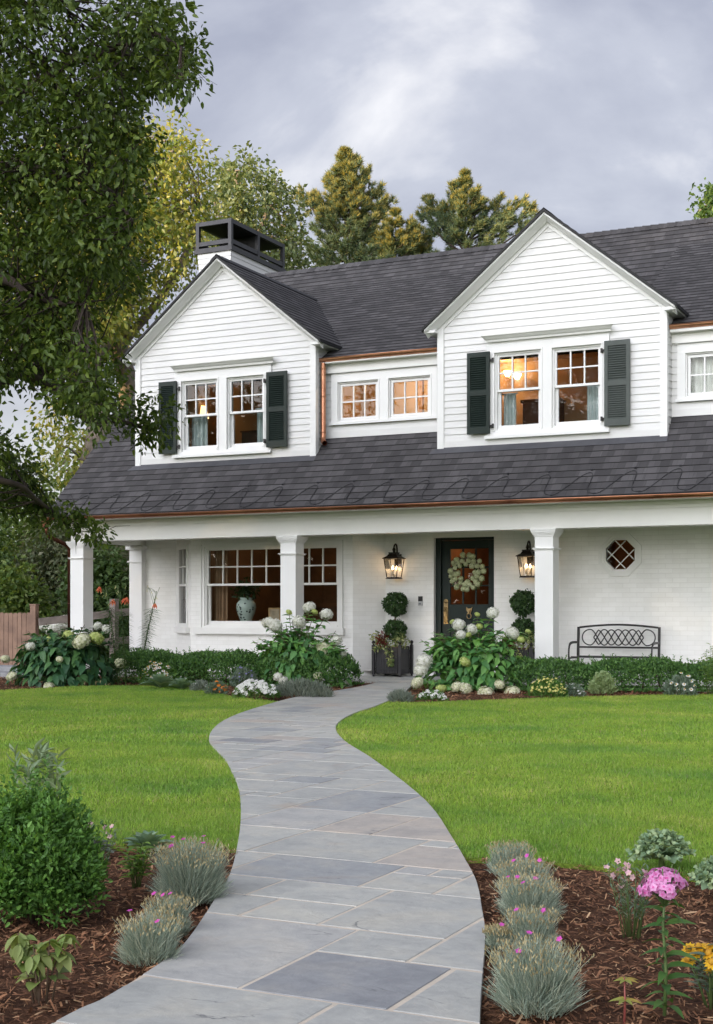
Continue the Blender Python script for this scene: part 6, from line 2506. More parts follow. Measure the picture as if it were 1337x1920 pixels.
# ---- hydrangeas
def hydrangea(label, c, rx, ry, h, nst, mat, blooms, leaf=.13, lean=0.0, skirt=1.0):
    """blooms: (px, py, Y-offset, radius px, kind)"""
    t = thing('hydrangea', label, 'hydrangea', c)
    s = MB()
    Ps, Ds, Ls = [], [], []
    bl = []
    Zc = -sn * c[0] + cs * c[1]
    for (px, py, dy, rp, kind) in blooms:
        p = atD(px, py, (Zc + dy))
        bl.append((p, rp * Zc / FPX, kind))
    tipsl = [b[0] for b in bl]
    for k in range(nst):
        a = rng.uniform(0, 6.283)
        q_ = math.sqrt(rng.random())
        z = h * (.42 + .52 * math.sqrt(max(1 - q_ * q_ * .85, 0))) * rng.uniform(.72, 1.0)
        tipsl.append(c + np.array((math.cos(a) * rx * q_ * .95, math.sin(a) * ry * q_ * .95, z)))
    for i, tip in enumerate(tipsl):
        b = c + np.array((rng.uniform(-.25, .25) * rx, rng.uniform(-.25, .25) * ry, 0))
        mid = (b + tip) / 2 + (b - tip) * np.array((.12, .12, 0)) + np.array((0, 0, .08 * h))
        s.tube([b, mid, tip], [.007, .006, .004], 5)
        L = np.linalg.norm(tip - b)
        nn = max(5, int(L / .075))
        for j in range(nn):
            tt = .18 + .80 * (j + .3) / nn
            p = (1 - tt) ** 2 * b + 2 * tt * (1 - tt) * mid + tt * tt * tip
            a0 = j * math.pi / 2 + i
            for sd_ in (0, math.pi):
                Ps.append(p)
                Ds.append((math.cos(a0 + sd_), math.sin(a0 + sd_), .25 - .5 * (1 - tt) + rng.uniform(-.3, .3)))
                Ls.append(leaf * rng.uniform(.65, 1.15) * (1 - .28 * (tt > .9)))
    # outer coat of leaves facing out and down
    m = int(330 * skirt)
    u = rvec(m)
    u[:, 2] = np.abs(u[:, 2])
    O = c + u * np.array((rx, ry, h * .72)) * rng.uniform(.78, 1.0, (m, 1)) + np.array((0, 0, h * .06))
    Ps += list(O)
    Ds += list(unit(u * np.array((1, 1, .1)) * .7 + rvec(m) * .45 + np.array((0, 0, -.55))))
    Ls += list(leaf * rng.uniform(.75, 1.2, m))
    s.build('stems', WOODSTEM, t)
    Ps, Ds = np.array(Ps), np.array(Ds)
    k = Ps[:, 2] > .03
    Ps, Ds, Ls = Ps[k], Ds[k], np.array(Ls)[k]
    out = unit(Ps - c - np.array((0, 0, h * .25)))
    leaves('foliage', mat, t, Ps, Ds, Ls, N=out * .75 + rvec(len(Ps)) * .35 + np.array((0, 0, .7)), shape='heart', w=.74, fold=.16, bend=.32)
    for p, r_, kind in bl:
        bloom(t, kind, p, r_, unit(np.array((rng.uniform(-.4, .4), -.5, 1.0)))).rotation_euler.z += rng.uniform(0, 6)
    return t


hydrangea('broad dark-leaved hydrangea with cream blooms at the foot of the corner porch column', G(118, 1283), .84, .58, 1.02, 60, HYDD,
          [(153, 1202, -.5, 15, 'cream'), (181, 1197, -.4, 13, 'lime'), (57, 1212, -.4, 8, 'white'), (130, 1192, -.1, 11, 'lime'), (92, 1200, 0, 8, 'lime'), (92, 1288, -.75, 9, 'cream'), (10, 1236, -.2, 8, 'cream'),
           (225, 1243, -.2, 10, 'cream'), (112, 1236, -.6, 6, 'cream'), (183, 1174, .3, 8, 'white'), (200, 1180, .3, 9, 'white'), (22, 1268, -.4, 9, 'cream'), (118, 1199, .1, 8, 'lime')], .165, skirt=1.3)
hydrangea('white hydrangea blooming behind the rail fence at far left', G(105, 1262) * np.array((1.1, 1.1, 1)), .75, .4, .95, 30, MID,
          [(83, 1176, 0, 8, 'white'), (98, 1168, -.1, 9, 'white'), (107, 1178, -.3, 13, 'white'), (120, 1179, -.1, 10, 'white'), (95, 1182, -.2, 9, 'white'), (124, 1162, .1, 9, 'white'), (112, 1170, .0, 8, 'white')], .12, skirt=.8)
hydrangea('tall hydrangea with pure white blooms before the bay window, left of the path', G(560, 1284), .84, .52, 1.0, 62, HYD,
          [(580, 1139, 0, 11, 'white'), (612, 1152, -.1, 11, 'white'), (561, 1166, -.1, 12, 'white'), (503, 1168, 0, 11, 'white'), (516, 1173, -.1, 13, 'white'), (542, 1148, .1, 6, 'lime'), (631, 1202, -.1, 10, 'white'),
           (607, 1218, -.3, 14, 'cream'), (641, 1226, -.1, 8, 'white'), (521, 1269, -.5, 8, 'white'), (531, 1276, -.5, 8, 'white'), (545, 1286, -.6, 9, 'white'), (568, 1287, -.6, 10, 'white'), (597, 1268, -.5, 9, 'cream'), (651, 1284, -.2, 9, 'white'), (590, 1147, -.05, 6, 'lime')], .14, skirt=.9)
hydrangea('spreading hydrangea with white and lime blooms screening the front door', G(885, 1292), .84, .52, 1.0, 58, HYD,
          [(924, 1149, 0, 11, 'white'), (895, 1152, 0, 5, 'lime'), (860, 1171, -.1, 11, 'white'), (885, 1180, -.1, 10, 'white'), (864, 1190, -.2, 9, 'white'), (899, 1174, -.1, 6, 'lime'), (878, 1191, -.2, 6, 'lime'), (961, 1187, 0, 12, 'white'),
           (977, 1199, -.1, 7, 'lime'), (990, 1184, .1, 5, 'lime'), (848, 1166, .1, 5, 'lime'), (795, 1240, -.3, 14, 'white'), (790, 1255, -.3, 13, 'white'), (783, 1280, -.5, 11, 'cream'), (872, 1241, -.5, 10, 'lime'), (856, 1288, -.7, 10, 'cream'), (873, 1291, -.7, 11, 'cream'),
           (911, 1301, -.8, 14, 'cream'), (960, 1299, -.7, 13, 'cream'), (937, 1283, -.6, 9, 'cream'), (827, 1292, -.7, 9, 'lime'), (936, 1231, -.1, 7, 'white')], .145, skirt=1.15)

# ---- orange lilies
for px, py, tx, ty, fl_pts, lab in ((222, 1284, 198, 1100, [(187, 1104), (213, 1128)], 'tall lily stem with orange blooms nearest the corner column'),
                                    (236, 1287, 226, 1110, [(233, 1126), (238, 1124)], 'leafy lily stem with two orange blooms over the hedge end'),
                                    (262, 1268, 294, 1108, [(291, 1135)], 'single leaning lily stem with one orange bloom against the brick wall')):
    c = G(px, py)
    Zc = -sn * c[0] + cs * c[1]
    tip = atD(tx, ty, Zc)
    t = thing('lily', lab, 'lily', c)
    s = MB()
    mid = (c + tip) / 2 + np.array((-.05 * (tip[0] - c[0]), 0, .05))
    s.tube([c, mid, tip], [.010, .008, .004], 6)
    Ps, Ds = [], []
    n = 210
    for j in range(n):
        tt = .06 + .72 * j / n
        p = (1 - tt) ** 2 * c + 2 * tt * (1 - tt) * mid + tt * tt * tip
        a = j * 2.4
        Ps.append(p)
        Ds.append((math.cos(a), math.sin(a), .35))
    leaves('foliage', LILYL, t, np.array(Ps), np.array(Ds), 0.17 * (.6 + .5 * rng.random(n)), N=np.tile((0, 0, 1.0), (n, 1)), shape='strap', w=1.7, bend=.5)
    buds = []
    for k in range(7):
        b = tip + np.array((rng.uniform(-.14, .16), rng.uniform(-.1, .1), rng.uniform(-.16, .10)))
        st0 = c + (tip - c) * rng.uniform(.82, 1)
        s.tube([st0, (st0 + b) / 2 + np.array((0, 0, .03)), b], .003, 5)
        buds.append(b)
    for q_ in fl_pts:
        b = atD(q_[0], q_[1], Zc - .05)
        s.tube([c + (tip - c) * .85, (c + (tip - c) * .85 + b) / 2 + np.array((0, 0, .05)), b + (0, 0, .03)], .003, 5)
    s.build('stem', STEM, t)
    leaves('buds', leafmat('lily_bud', [(.50, .50, .22), (.58, .56, .30)], .3), t, np.array(buds), rvec(len(buds)) * .5 + np.array((0, 0, -.8)), .055, shape='oval', w=.35, bend=0)
    C = np.array([atD(q_[0], q_[1], Zc - .05) for q_ in fl_pts])
    P, D, L, N = flowerarr(C + (0, 0, .035), np.tile((.1, -.35, -.8), (len(C), 1)), .09, 6)
    leaves('blossoms', LILY, t, P, D + np.array((0, 0, -.5)), L, N=N, shape='lance', w=1.4, bend=-.55)


# ---- small flowers of the house bed
def mound(name, label, cat, px, py, wpx, hpx, leafm, leaf, n, petal=None, nf=0, fr=.02, npet=5, eye=None, grp=None, shape='m', w=.4, up=.6, dep=.6):
    c = G(px, py)
    Z = CAMH * FPX / (py - YH)
    rx, h = wpx / 2 * Z / FPX, hpx * Z / FPX
    c = c + np.array((0, rx * dep * .6, 0))
    t = thing(name, label, cat, c, grp)
    u = rvec(n)
    u[:, 2] = np.abs(u[:, 2])
    P = c + u * np.array((rx, rx * dep, h * .8)) * (.5 + .5 * rng.random((n, 1)) ** .5)
    leaves('foliage', leafm, t, P, u * .5 + rvec(n) * .7 + np.array((0, 0, up)), leaf * (.7 + .6 * rng.random(n)), shape=shape, w=w)
    if petal is not None:
        u = rvec(nf)
        u[:, 2] = np.abs(u[:, 2]) * .8 + .25
        u[:, 1] = -np.abs(u[:, 1]) * .8
        C = c + unit(u) * np.array((rx, rx * dep, h)) * rng.uniform(.82, 1.04, (nf, 1))
        flowers('blossoms', petal, t, C, u * .6 + np.array((0, -.5, .7)) + rvec(nf) * .3, fr, npet, .7 if npet < 7 else .42, .1, eye, .32)
    return t


DISC = plain('daisy_disc', (.60, .36, .03), (.50, .28, .02), .8, scale=60)
mound('daisies', 'clump of white daisies with golden eyes before the left hedge', 'flowers', 290, 1284, 88, 46, MID, .06, 900, WHITEP, 44, .032, 11, DISC, up=.9)
mound('daisies', 'white daisies scattered in the grey plant near the right end of the bed', 'flowers', 1272, 1306, 64, 46, GREYG, .05, 700, WHITEP, 11, .030, 10, DISC, up=.9)
rosette('cabbage', 'blue-green cabbage under the daisies in the house bed, left of its twin', 'cabbage', G(300, 1292), .27, .22, 22, CABB, .75)
rosette('cabbage', 'flatter blue-green cabbage between the daisies and the sedum', 'cabbage', G(340, 1294), .22, .16, 18, CABB, .75)
mound('sedum', 'pale green sedum clump in front of the left hedge, beside the daisies', 'plant', 366, 1276, 46, 36, SEDUM, .055, 500, SEDUM, 30, .028, 6, up=.8)
mound('sedum', 'upright pale green sedum in front of the bench', 'plant', 1127, 1303, 46, 46, SEDUM, .07, 520, SEDUM, 30, .028, 6, up=.9)
mound('marigolds', 'small patch of orange marigolds beside the white flowers, left of the path', 'flowers', 402, 1303, 44, 28, GREYG, .05, 420, ORANGE, 9, .028, 6, up=.9)
mound('impatiens', 'bank of pure white flowers spilling to the lawn, left of the path', 'flowers', 472, 1311, 98, 36, MID, .05, 700, WHITEP, 120, .034, 5)
mound('impatiens', 'small bank of white flowers at the foot of the hydrangea, right of the path', 'flowers', 806, 1315, 58, 22, MID, .045, 420, WHITEP, 46, .030, 5)
mound('lavender', 'grey lavender mound along the edge of the path, left side', 'plant', 560, 1309, 128, 34, LAV, .08, 1900, shape='m', w=.13, up=1.1, dep=.35)
mound('lavender', 'small grey lavender mound at the corner of the right lawn and the path', 'plant', 748, 1318, 46, 22, LAV, .07, 700, shape='m', w=.13, up=1.1)
mound('coreopsis', 'airy patch of lemon yellow flowers before the right hedge', 'flowers', 1022, 1308, 78, 40, MID, .05, 800, LYEL, 62, .022, 6, up=.9)
mound('catmint', 'soft green mound with lavender-blue flecks behind the white flowers', 'flowers', 452, 1288, 60, 42, GREYG, .045, 700, leafmat('petal_blue', [(.22, .20, .46), (.30, .27, .55)], .3), 22, .018, 5, up=.9)
mound('sweet_alyssum', 'low grey-green tuft dotted white between the lemon flowers and the sedum', 'flowers', 1072, 1307, 50, 26, GREYG, .045, 520, WHITEP, 14, .018, 5, up=.8)
mound('santolina', 'fine grey-green tuft dotted with white between the sedum and the marigolds', 'plant', 372, 1297, 40, 22, LAV, .055, 520, WHITEP, 5, .024, 6, up=.9, w=.2)
mound('seedlings', 'dry stalks and tiny seedlings at the foot of the dark-leaved hydrangea', 'plant', 160, 1287, 90, 8, TAN, .05, 60, up=1.0, w=.2)
shoots('lilac_shoots', 'upright light green leafy shoots at the right end of the hedge', 'plant', G(1330, 1306) + (0, .15, 0), 13, .66, .20, .075, LIGHT, shape='oval', w=.6, per=13)

# ================================================================== TREES
def branchset(mb, limbs, centres, r0, r1, sides=5, droop=0.0, maxd=1.1):
    """twigs from each leaf clump to the closest limb"""
    L = np.concatenate([np.array(l) for l in limbs])
    for c in centres:
        d = np.linalg.norm(L - c, axis=1)
        o = np.argsort(d)[0]
        a = L[o] if d[o] < maxd else c + (L[o] - c) * (maxd / d[o])
        m = (a + c) / 2 + rvec(1)[0] * d[o] * .10 - np.array((0, 0, droop * d[o]))
        mb.tube([a, m, c], [r0, (r0 + r1) / 2, r1], sides, cap=False)


def sample_px(polys, n, holes=()):
    out = []
    P = [np.array(p, float) for p in polys]
    ar = []
    for p in P:
        x, y = p[:, 0], p[:, 1]
        ar.append(abs(np.dot(x, np.roll(y, 1)) - np.dot(y, np.roll(x, 1))) / 2)
    ar = np.array(ar) / sum(ar)
    for p, a in zip(P, ar):
        need = int(n * a)
        got = []
        while sum(map(len, got)) < need:
            q = np.stack([rng.uniform(p[:, 0].min(), p[:, 0].max(), 4000), rng.uniform(p[:, 1].min(), p[:, 1].max(), 4000)], 1)
            k = inpoly(q[:, 0], q[:, 1], p)
            for (hx, hy, rx, ry) in holes:
                k &= (((q[:, 0] - hx) / rx) ** 2 + ((q[:, 1] - hy) / ry) ** 2) > 1
            got.append(q[k])
        out.append(np.concatenate(got)[:need])
    return np.concatenate(out)


def limb(pts, z0, z1=None, k=5):
    z1 = z0 if z1 is None else z1
    n = len(pts)
    return [np.array(p) for p in catmull([atD(x, y, z0 + (z1 - z0) * i / max(n - 1, 1)) for i, (x, y) in enumerate(pts)], k)]


# ---- the big near tree at the left
NEARLEAF = leafmat('leaf_near', [(.034, .062, .011), (.056, .096, .016), (.085, .132, .022), (.14, .195, .036)], .32, rough=.45, spec=.3)
tb0 = G(-330, 1340)
nt = thing('shade_tree', 'big dark-leaved tree reaching in from the left edge, its low bough across the left dormer', 'tree', tb0)
ZT_ = 12.6
limbs = [
    limb([(-330, 1340), (-322, 1000), (-300, 700), (-270, 420), (-240, 120), (-200, -160)], ZT_),
    limb([(-308, 800), (-150, 560), (0, 525), (52, 549), (117, 570), (160, 566)], ZT_, 12.0),
    limb([(-318, 960), (-160, 800), (0, 718), (41, 700), (100, 728), (144, 766), (168, 790), (225, 790), (300, 812)], ZT_, 14.0),
    limb([(-300, 700), (-150, 420), (31, 298), (45, 310), (89, 321), (137, 334), (206, 357), (250, 420)], ZT_, 11.6),
    limb([(-270, 420), (-60, 230), (60, 160), (125, 122), (185, 102), (240, 80), (290, 64), (340, 90)], ZT_, 11.4),
    limb([(-318, 980), (-120, 900), (20, 905), (70, 938), (105, 965)], ZT_, 14.4),
    limb([(-240, 120), (-100, 20), (40, 10), (100, 0)], ZT_, 12.2),
    limb([(-240, 120), (-330, -30), (-380, -150)], ZT_, 13.4),
    limb([(-308, 800), (-420, 560), (-480, 400)], ZT_, 13.0)]
holes = [(60, 790, 75, 60), (20, 735, 50, 36), (95, 858, 44, 44), (170, 28, 34, 20), (20, 855, 26, 28), (90, 20, 22, 30), (35, 690, 14, 12), (140, 700, 16, 12)]
polys = [[(-60, -60), (110, -60), (122, 25), (200, 45), (240, -10), (318, 20), (352, 58), (368, 100), (352, 138), (345, 178), (318, 165), (290, 158), (250, 190), (268, 225), (278, 300), (255, 370), (258, 420), (262, 490), (238, 560), (205, 610), (200, 690), (120, 655), (-60, 640)],
         [(-60, 640), (130, 655), (200, 690), (225, 745), (300, 775), (330, 790), (322, 830), (285, 815), (230, 785), (170, 800), (110, 770), (60, 740), (-60, 830)],
         [(-60, 790), (60, 880), (95, 900), (150, 960), (195, 1000), (190, 1012), (120, 985), (70, 950), (30, 960), (-60, 960)],
         [(-60, 830), (30, 790), (110, 800), (170, 830), (120, 880), (60, 900), (-60, 950)]]
C1 = sample_px(polys[:2], 385, holes)
C1 = C1[~((C1[:, 0] < 70) & (C1[:, 1] > 690) & (rng.random(len(C1)) < .75))]
C2 = sample_px(polys[2:], 26, holes[:3] + holes[-1:])
pc_ = np.concatenate([C1, C2])
dep = np.concatenate([11.2 + 3.0 * rng.random(len(C1)), 13.2 + 1.6 * rng.random(len(C2))])
low = (pc_[:, 0] > 200) & (pc_[:, 1] > 720)
dep[low] = 13.6 + .7 * rng.random(low.sum())
CEN = np.array([atD(x, y, d) for (x, y), d in zip(pc_, dep)] + [atD(x, y, 14.3) for x, y in ((20, 895), (50, 905), (70, 935), (95, 950), (115, 965), (140, 982), (165, 998), (30, 940), (60, 965), (188, 1000), (150, 965), (10, 920), (85, 985))])
CRAD = .19 + .12 * rng.random(len(CEN))
CRAD[-13:] = .15
OFF = np.stack([rng.uniform(-520, -80, 150), rng.uniform(-330, 660, 150)], 1)
OFFC = np.array([atD(x, y, d) for (x, y), d in zip(OFF, 11.4 + 3.4 * rng.random(150))])
TOPC = np.stack([rng.uniform(-300, 330, 70), rng.uniform(-330, -60, 70)], 1)
TOPW = np.array([atD(x, y, d) for (x, y), d in zip(TOPC, 11.4 + 3.0 * rng.random(70))])
SHADEC = tb0 + np.stack([rng.normal(-3.6, 1.2, 90), rng.normal(-.4, 1.6, 90), rng.uniform(3.2, 9.5, 90)], 1)  # unseen crown clumps added to shade the left of the porch
allc = np.concatenate([CEN, OFFC, TOPW, SHADEC])
mb = MB()
rad = [.21, .075, .078, .055, .055, .05, .05, .06, .05]
for l, r in zip(limbs, rad):
    n = len(l)
    mb.tube(l, [r * (1 - .78 * i / n) for i in range(n)], 8)
mb.build('trunk', BARK, nt)
mb = MB()
branchset(mb, limbs[1:], allc, .012, .003, 4, .06)
for c in CEN[::2]:
    for k in range(3):
        e = c + rvec(1)[0] * .33
        mb.tube([c, (c + e) / 2 + rvec(1)[0] * .04, e], [.004, .003, .0015], 3, cap=False)
mb.build('branches', BARK, nt)
P, D, L = puffs(CEN, CRAD, 80, .064, .45)
P2, D2, L2 = puffs(np.concatenate([OFFC, TOPW, SHADEC]), .46, 64, .11, .45)
leaves('crown', NEARLEAF, nt, np.concatenate([P, P2]), np.concatenate([D, D2]), np.concatenate([L, L2]), shape='m', w=.52, fold=.14, bend=.2)


# ---- trees beyond the house
def px_tree(name, label, base, trunk_limbs, radii, polys, Z, dz, n, per, leaf, mat, bark, prad=.5, holes=(), group='trees beyond the house', droop=.4, w=.6, extra=None):
    t = thing(name, label, 'tree', base, group)
    pcx = sample_px(polys, n, holes)
    C = np.array([atD(x, y, Z + dz * (rng.random() - .5)) for x, y in pcx])
    if extra is not None:
        C = np.concatenate([C, extra])
    mb = MB()
    for l, r in zip(trunk_limbs, radii):
        m = len(l)
        mb.tube(l, [r * (1 - .75 * i / m) for i in range(m)], 8)
    mb.build('trunk', bark, t)
    mb = MB()
    branchset(mb, trunk_limbs, C, .03, .006, 4)
    mb.build('branches', bark, t)
    P, D, L = puffs(C, prad * (.6 + .7 * rng.random(len(C))), per, leaf, droop)
    leaves('crown', mat, t, P, D, L, shape='c', w=w, fold=.1)
    return t


COTT = leafmat('leaf_cottonwood', [(.11, .17, .032), (.18, .24, .045), (.28, .29, .06), (.38, .36, .10)], .4, rough=.4, spec=.5)
COTT2 = leafmat('leaf_grey_poplar', [(.085, .125, .05), (.115, .16, .062), (.155, .20, .08), (.21, .24, .10)], .35, rough=.4, spec=.5)
ZB = 33.0
l1 = [limb([(236, 1160), (238, 900), (242, 740), (224, 650), (208, 500), (205, 430), (150, 330)], ZB), limb([(208, 500), (260, 400), (300, 330), (330, 270)], ZB), limb([(224, 650), (300, 560), (350, 470), (375, 390)], ZB, ZB - 1), limb([(205, 430), (120, 400), (90, 350)], ZB)]
px_tree('cottonwood', 'tall cottonwood with gold-lit leaves rising left of the chimney', G(236, 1143 + CAMH * FPX / ZB), l1, [.34, .13, .13, .11],
        [[(60, 300), (150, 260), (285, 236), (312, 250), (345, 252), (352, 290), (386, 300), (372, 350), (388, 410), (366, 440), (352, 520), (320, 575), (285, 545), (272, 600), (225, 640), (150, 700), (60, 700)]],
        ZB, 6.0, 330, 78, .135, COTT, GREYBARK, .62, [(262, 590, 16, 30), (365, 380, 14, 16)])
Z2 = 31.0
l2 = [limb([(150, 1180), (172, 900), (186, 800), (170, 690), (150, 560), (140, 430), (160, 330)], Z2), limb([(186, 800), (120, 690), (60, 560)], Z2), limb([(170, 690), (230, 600), (262, 520)], Z2)]
px_tree('cottonwood', 'leaning grey-trunked cottonwood behind the big dark tree at the left', G(150, 1143 + CAMH * FPX / Z2), l2, [.36, .14, .12],
        [[(-120, 380), (100, 300), (200, 420), (240, 560), (200, 640), (90, 640), (-60, 700), (-150, 600)], [(90, 780), (150, 800), (170, 880), (120, 900), (80, 860)]],
        Z2, 5.0, 190, 70, .135, COTT, GREYBARK, .6)
Z3 = 41.0
l3 = [limb([(470, 1140), (470, 700), (468, 480), (455, 400), (440, 320)], Z3), limb([(468, 480), (500, 400), (520, 340)], Z3), limb([(468, 480), (420, 420), (400, 370)], Z3)]
px_tree('poplar', 'airy grey-green poplar with sky gaps behind the chimney cap', G(470, 1143 + CAMH * FPX / Z3), l3, [.25, .10, .10],
        [[(390, 350), (415, 305), (432, 320), (465, 302), (490, 330), (520, 335), (545, 365), (560, 380), (556, 430), (575, 470), (585, 540), (380, 540), (384, 430)]],
        Z3, 5.0, 150, 60, .16, COTT2, GREYBARK, .5, [(470, 365, 12, 14), (520, 410, 14, 16), (415, 400, 10, 14)])


def pine(label, base_px, Z, top_y, spread, n_w, bare=.25, seed=1, dens=1.0, tips=None, lean=0.0, ragged=.25, cand=1.6):  # cand: how far below the top the sun-gold needles reach
    """base_px: x of the trunk; needles in tufts along upswept boughs"""
    r = np.random.default_rng(seed)
    b = G(base_px, 1143 + CAMH * FPX / Z)
    top = CAMH + (YH - top_y) * Z / FPX
    t = thing('pine', label, 'tree', b, 'pines behind the roof')
    mb = MB()
    mb.tube([b, b + (lean * .5, 0, top * .5), b + (lean, 0, top * .97)], [.22, .13, .02], 8)
    mb.build('trunk', BARK, t)
    bo = MB()
    TP, TD = [], []
    z0 = top * bare
    for k in range(n_w):
        f = k / (n_w - 1)
        z = z0 + (top - z0) * (f ** .9) * .985
        ln0 = spread * (1 - f) ** .75 * (.65 + .35 * math.sin(math.pi * min(1, f * 1.5 + .2))) + .12
        m = 5 if f < .9 else 4
        a0 = r.uniform(0, 6.28)
        for j in range(m):
            if r.random() > dens:
                continue
            a = a0 + j * 2 * math.pi / m + r.uniform(-.3, .3)
            ln = ln0 * r.uniform(1 - ragged * 1.6, 1 + ragged)
            o = b + np.array((lean * z / top, 0, z))
            d = np.array((math.cos(a), math.sin(a), 0))
            pts = [o, o + d * ln * .5 + (0, 0, ln * .08), o + d * ln + (0, 0, ln * .38)]
            bo.tube(pts, [.035, .022, .008], 5, cap=False)
            ns = max(4, int(ln / .15))
            for s_ in range(ns):
                tt = .28 + .72 * (s_ + .5) / ns
                p = (1 - tt) ** 2 * pts[0] + 2 * tt * (1 - tt) * pts[1] + tt * tt * pts[2]
                for q_ in range(2):
                    side = np.array((-d[1], d[0], 0)) * r.uniform(-1, 1) * ln * .26 * (1.1 - tt * .6)
                    pp = p + side + (0, 0, r.uniform(0, .12))
                    TP.append(pp)
                    TD.append(unit(d * .5 + side / max(ln * .3, .1) * .5 + np.array((0, 0, .75))))
    TP.append(b + np.array((lean, 0, top)))
    TD.append(np.array((0, 0, 1.0)))
    for (x, y) in (tips or []):
        p = atD(x, y, Z)
        o = b + np.array((lean * .8, 0, max(p[2] - 1.6, z0)))
        bo.tube([o, (o + p) / 2 + (0, 0, -.2), p], [.05, .035, .012], 5, cap=False)
        for s_ in np.linspace(.3, 1, 18):
            for q_ in range(3):
                TP.append(o + (p - o) * s_ + r.normal(size=3) * (.17 * (1.25 - s_) + .06))
                TD.append(unit(p - o + r.normal(size=3) * .6 + np.array((0, 0, .6))))
    bo.build('branches', BARK, t)
    TP, TD = np.array(TP), np.array(TD)
    nn = 44
    D = unit(np.repeat(TD, nn, 0) * .9 + rvec(len(TP) * nn) * .95)
    P0 = np.repeat(TP, nn, 0) + np.repeat(TD, nn, 0) * rng.uniform(-.10, .12, (len(TP) * nn, 1))
    L = .21 * rng.uniform(.7, 1.2, len(P0))[:, None]
    S = unit(np.cross(D, rvec(len(D)))) * .0135
    V = np.stack([P0 - S, P0 + S, P0 + D * L], 1).reshape(-1, 3)
    npmesh('needles', V, [np.arange(len(P0))[:, None] * 3 + np.array([[0, 1, 2]])], PINEM, t)
    # low sun on the upper shoots, painted as golden needles
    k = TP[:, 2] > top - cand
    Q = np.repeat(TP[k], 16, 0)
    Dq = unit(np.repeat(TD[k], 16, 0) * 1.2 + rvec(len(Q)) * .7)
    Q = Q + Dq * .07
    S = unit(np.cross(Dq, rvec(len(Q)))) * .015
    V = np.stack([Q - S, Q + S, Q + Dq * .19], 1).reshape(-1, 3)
    npmesh('sun_gold_needles', V, [np.arange(len(Q))[:, None] * 3 + np.array([[0, 1, 2]])], PINESUN, t)
    return t


PINESUN = leafmat('needle_sun_gold', [(.26, .25, .075), (.36, .31, .085), (.46, .37, .10)], .3)  # sunlight put into the needle colour of the tops
PINEM = leafmat('needle_pine', [(.075, .125, .070), (.105, .16, .085), (.14, .19, .09), (.26, .25, .09)], .25)
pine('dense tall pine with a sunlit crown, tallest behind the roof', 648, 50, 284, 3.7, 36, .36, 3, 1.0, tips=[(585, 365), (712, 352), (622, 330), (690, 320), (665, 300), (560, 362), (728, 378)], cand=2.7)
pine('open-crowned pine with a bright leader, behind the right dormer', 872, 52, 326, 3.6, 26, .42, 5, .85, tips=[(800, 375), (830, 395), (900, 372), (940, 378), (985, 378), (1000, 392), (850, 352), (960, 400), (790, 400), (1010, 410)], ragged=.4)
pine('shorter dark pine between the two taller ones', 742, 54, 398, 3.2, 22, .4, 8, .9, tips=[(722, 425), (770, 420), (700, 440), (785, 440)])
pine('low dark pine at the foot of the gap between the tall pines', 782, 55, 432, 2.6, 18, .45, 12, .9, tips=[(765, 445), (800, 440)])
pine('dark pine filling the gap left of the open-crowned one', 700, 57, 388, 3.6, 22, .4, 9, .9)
px_tree('broadleaf_tree', 'bright green tree just showing above the ridge at the right edge', G(1400, 1143 + CAMH * FPX / 40), [limb([(1400, 1200), (1400, 800), (1390, 420), (1370, 360)], 40.0), limb([(1390, 420), (1340, 390), (1310, 395)], 40.0)], [.3, .08],
        [[(1288, 405), (1310, 380), (1322, 366), (1350, 352), (1420, 330), (1500, 380), (1500, 480), (1320, 470), (1310, 415)]], 40.0, 3.0, 90, 80, .17, leafmat('leaf_bright', [(.05, .10, .03), (.075, .14, .04), (.11, .18, .05)], .35), GREYBARK, .45)

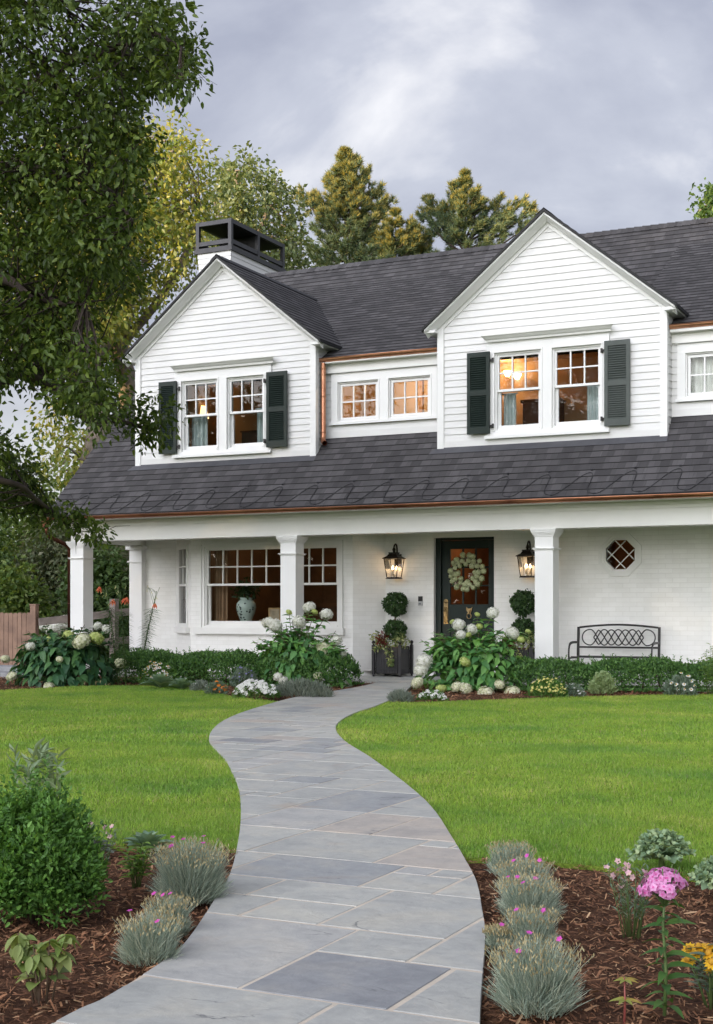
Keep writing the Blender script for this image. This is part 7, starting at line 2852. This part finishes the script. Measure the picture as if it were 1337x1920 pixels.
# ---- shrubs and low trees beyond the fence
SHR = [leafmat('leaf_shrub_a', [(.07, .13, .03), (.10, .165, .038), (.14, .20, .05), (.18, .23, .07)], .4), leafmat('leaf_shrub_b', [(.045, .09, .028), (.07, .125, .036), (.10, .16, .048)], .3),
       leafmat('leaf_shrub_c', [(.09, .125, .062), (.12, .155, .08), (.165, .19, .105), (.21, .21, .14)], .35)]
for px, Z, wpx, ytop, mi_, n, lab in ((25, 27, 130, 1045, 0, 5200, 'light green rounded shrub just beyond the board fence'), (110, 31, 150, 940, 2, 7000, 'grey-green loose shrub behind the gap between fence and column'),
                                      (-60, 30, 200, 930, 1, 6000, 'dark tall shrub at the far left beyond the fence'), (180, 28.5, 110, 1010, 1, 6000, 'dark leafy shrub seen between the two white columns'),
                                      (225, 30, 100, 1005, 2, 5000, 'pale twiggy shrub beside the house corner'), (60, 35, 260, 850, 0, 8000, 'tall yellow-green tree mass behind the shrubs at the left'),
                                      (200, 37, 180, 880, 0, 6000, 'yellow-green low tree behind the left roof edge')):
    c = G(px, YH + CAMH * FPX / Z)
    hh = CAMH + (YH - ytop) * Z / FPX
    rx = wpx / 2 * Z / FPX
    n = int(n * 1.9)
    t = thing('garden_shrub', lab, 'shrub', c, 'shrubs beyond the fence')
    k = 90
    u = rvec(k)
    u[:, 2] = np.abs(u[:, 2]) * 1.1 - .1
    cc = c + np.stack([u[:, 0] * rx, u[:, 1] * rx, .25 * hh + u[:, 2] * hh * .72], 1) * np.array((1, 1, 1)) * (.45 + .55 * rng.random((k, 1)) ** .5) * [1, 1, 1] + (1 - (.45)) * 0
    cc[:, :2] = c[:2] + (u[:, :2] * rx * (.5 + .5 * rng.random((k, 1))))
    cc[:, 2] = np.clip(.12 * hh + np.abs(u[:, 2]) * hh * .80 * (.55 + .45 * rng.random(k)), .1, None)
    P, D, L = puffs(cc, .16 * hh + .12, n // k, .12, .3)
    kk = P[:, 2] > 0
    leaves('foliage', SHR[mi_], t, P[kk], D[kk], L[kk], shape='c', w=.6)
    mb = MB()
    for j in range(7):
        e = cc[rng.integers(k)]
        mb.tube([c, (c + e) / 2 + (0, 0, .2), e], [.05, .03, .01], 5)
    mb.build('stems', BARK, t)

# distant wood that closes the horizon at the left and right of the house
P, D, L = [], [], []
cc = []
for k in range(420):
    a = rng.uniform(-1.25, .9)
    d_ = rng.uniform(62, 85)
    hh = rng.uniform(.05, 1) * (9 + 3 * math.sin(a * 9) + 2 * math.sin(a * 23))
    cc.append((d_ * math.sin(a), d_ * math.cos(a), abs(hh)))
P, D, L = puffs(np.array(cc), 2.4, 170, .32, .2)
tag(leaves('far_woods', leafmat('leaf_far', [(.04, .07, .025), (.06, .10, .03), (.09, .13, .045)], .3), None, P, D, L, shape='c', w=.8), kind='stuff')
# unseen wood added behind the camera to keep the low sun off the house
cc = []
pv = np.array((-SUN_DIR.y, SUN_DIR.x))
for k in range(1950):
    s_ = rng.uniform(-56, 52)
    d_ = rng.uniform(76, 88)
    hm = 14.3 + .7 * math.sin(s_ * .35) + .5 * math.sin(s_ * .9 + 1) + 5.6 * math.exp(-((s_ + 23) / 3.6) ** 2) - 3.4 / (1 + math.exp((s_ + 27.5) / .7)) + 12.2 / (1 + math.exp((s_ + 37.5) / .8))  # skyline shaped for shade on chimney and pines, sun on the cottonwoods
    cc.append((SUN_DIR.x * d_ + pv[0] * s_, SUN_DIR.y * d_ + pv[1] * s_, rng.uniform(0, 1) * hm))
for k in range(620):      # taller end added to shade the pines below their tops
    s_ = rng.uniform(-58, -38.5)
    d_ = rng.uniform(76, 88)
    cc.append((SUN_DIR.x * d_ + pv[0] * s_, SUN_DIR.y * d_ + pv[1] * s_, rng.uniform(0, 21.4 + .6 * math.sin(s_))))
P, D, L = puffs(np.array(cc), 1.7, 58, .70, .2)
tag(leaves('shade_woods', MATS['leaf_far'], None, P, D, L, shape='c', w=.8), kind='stuff')
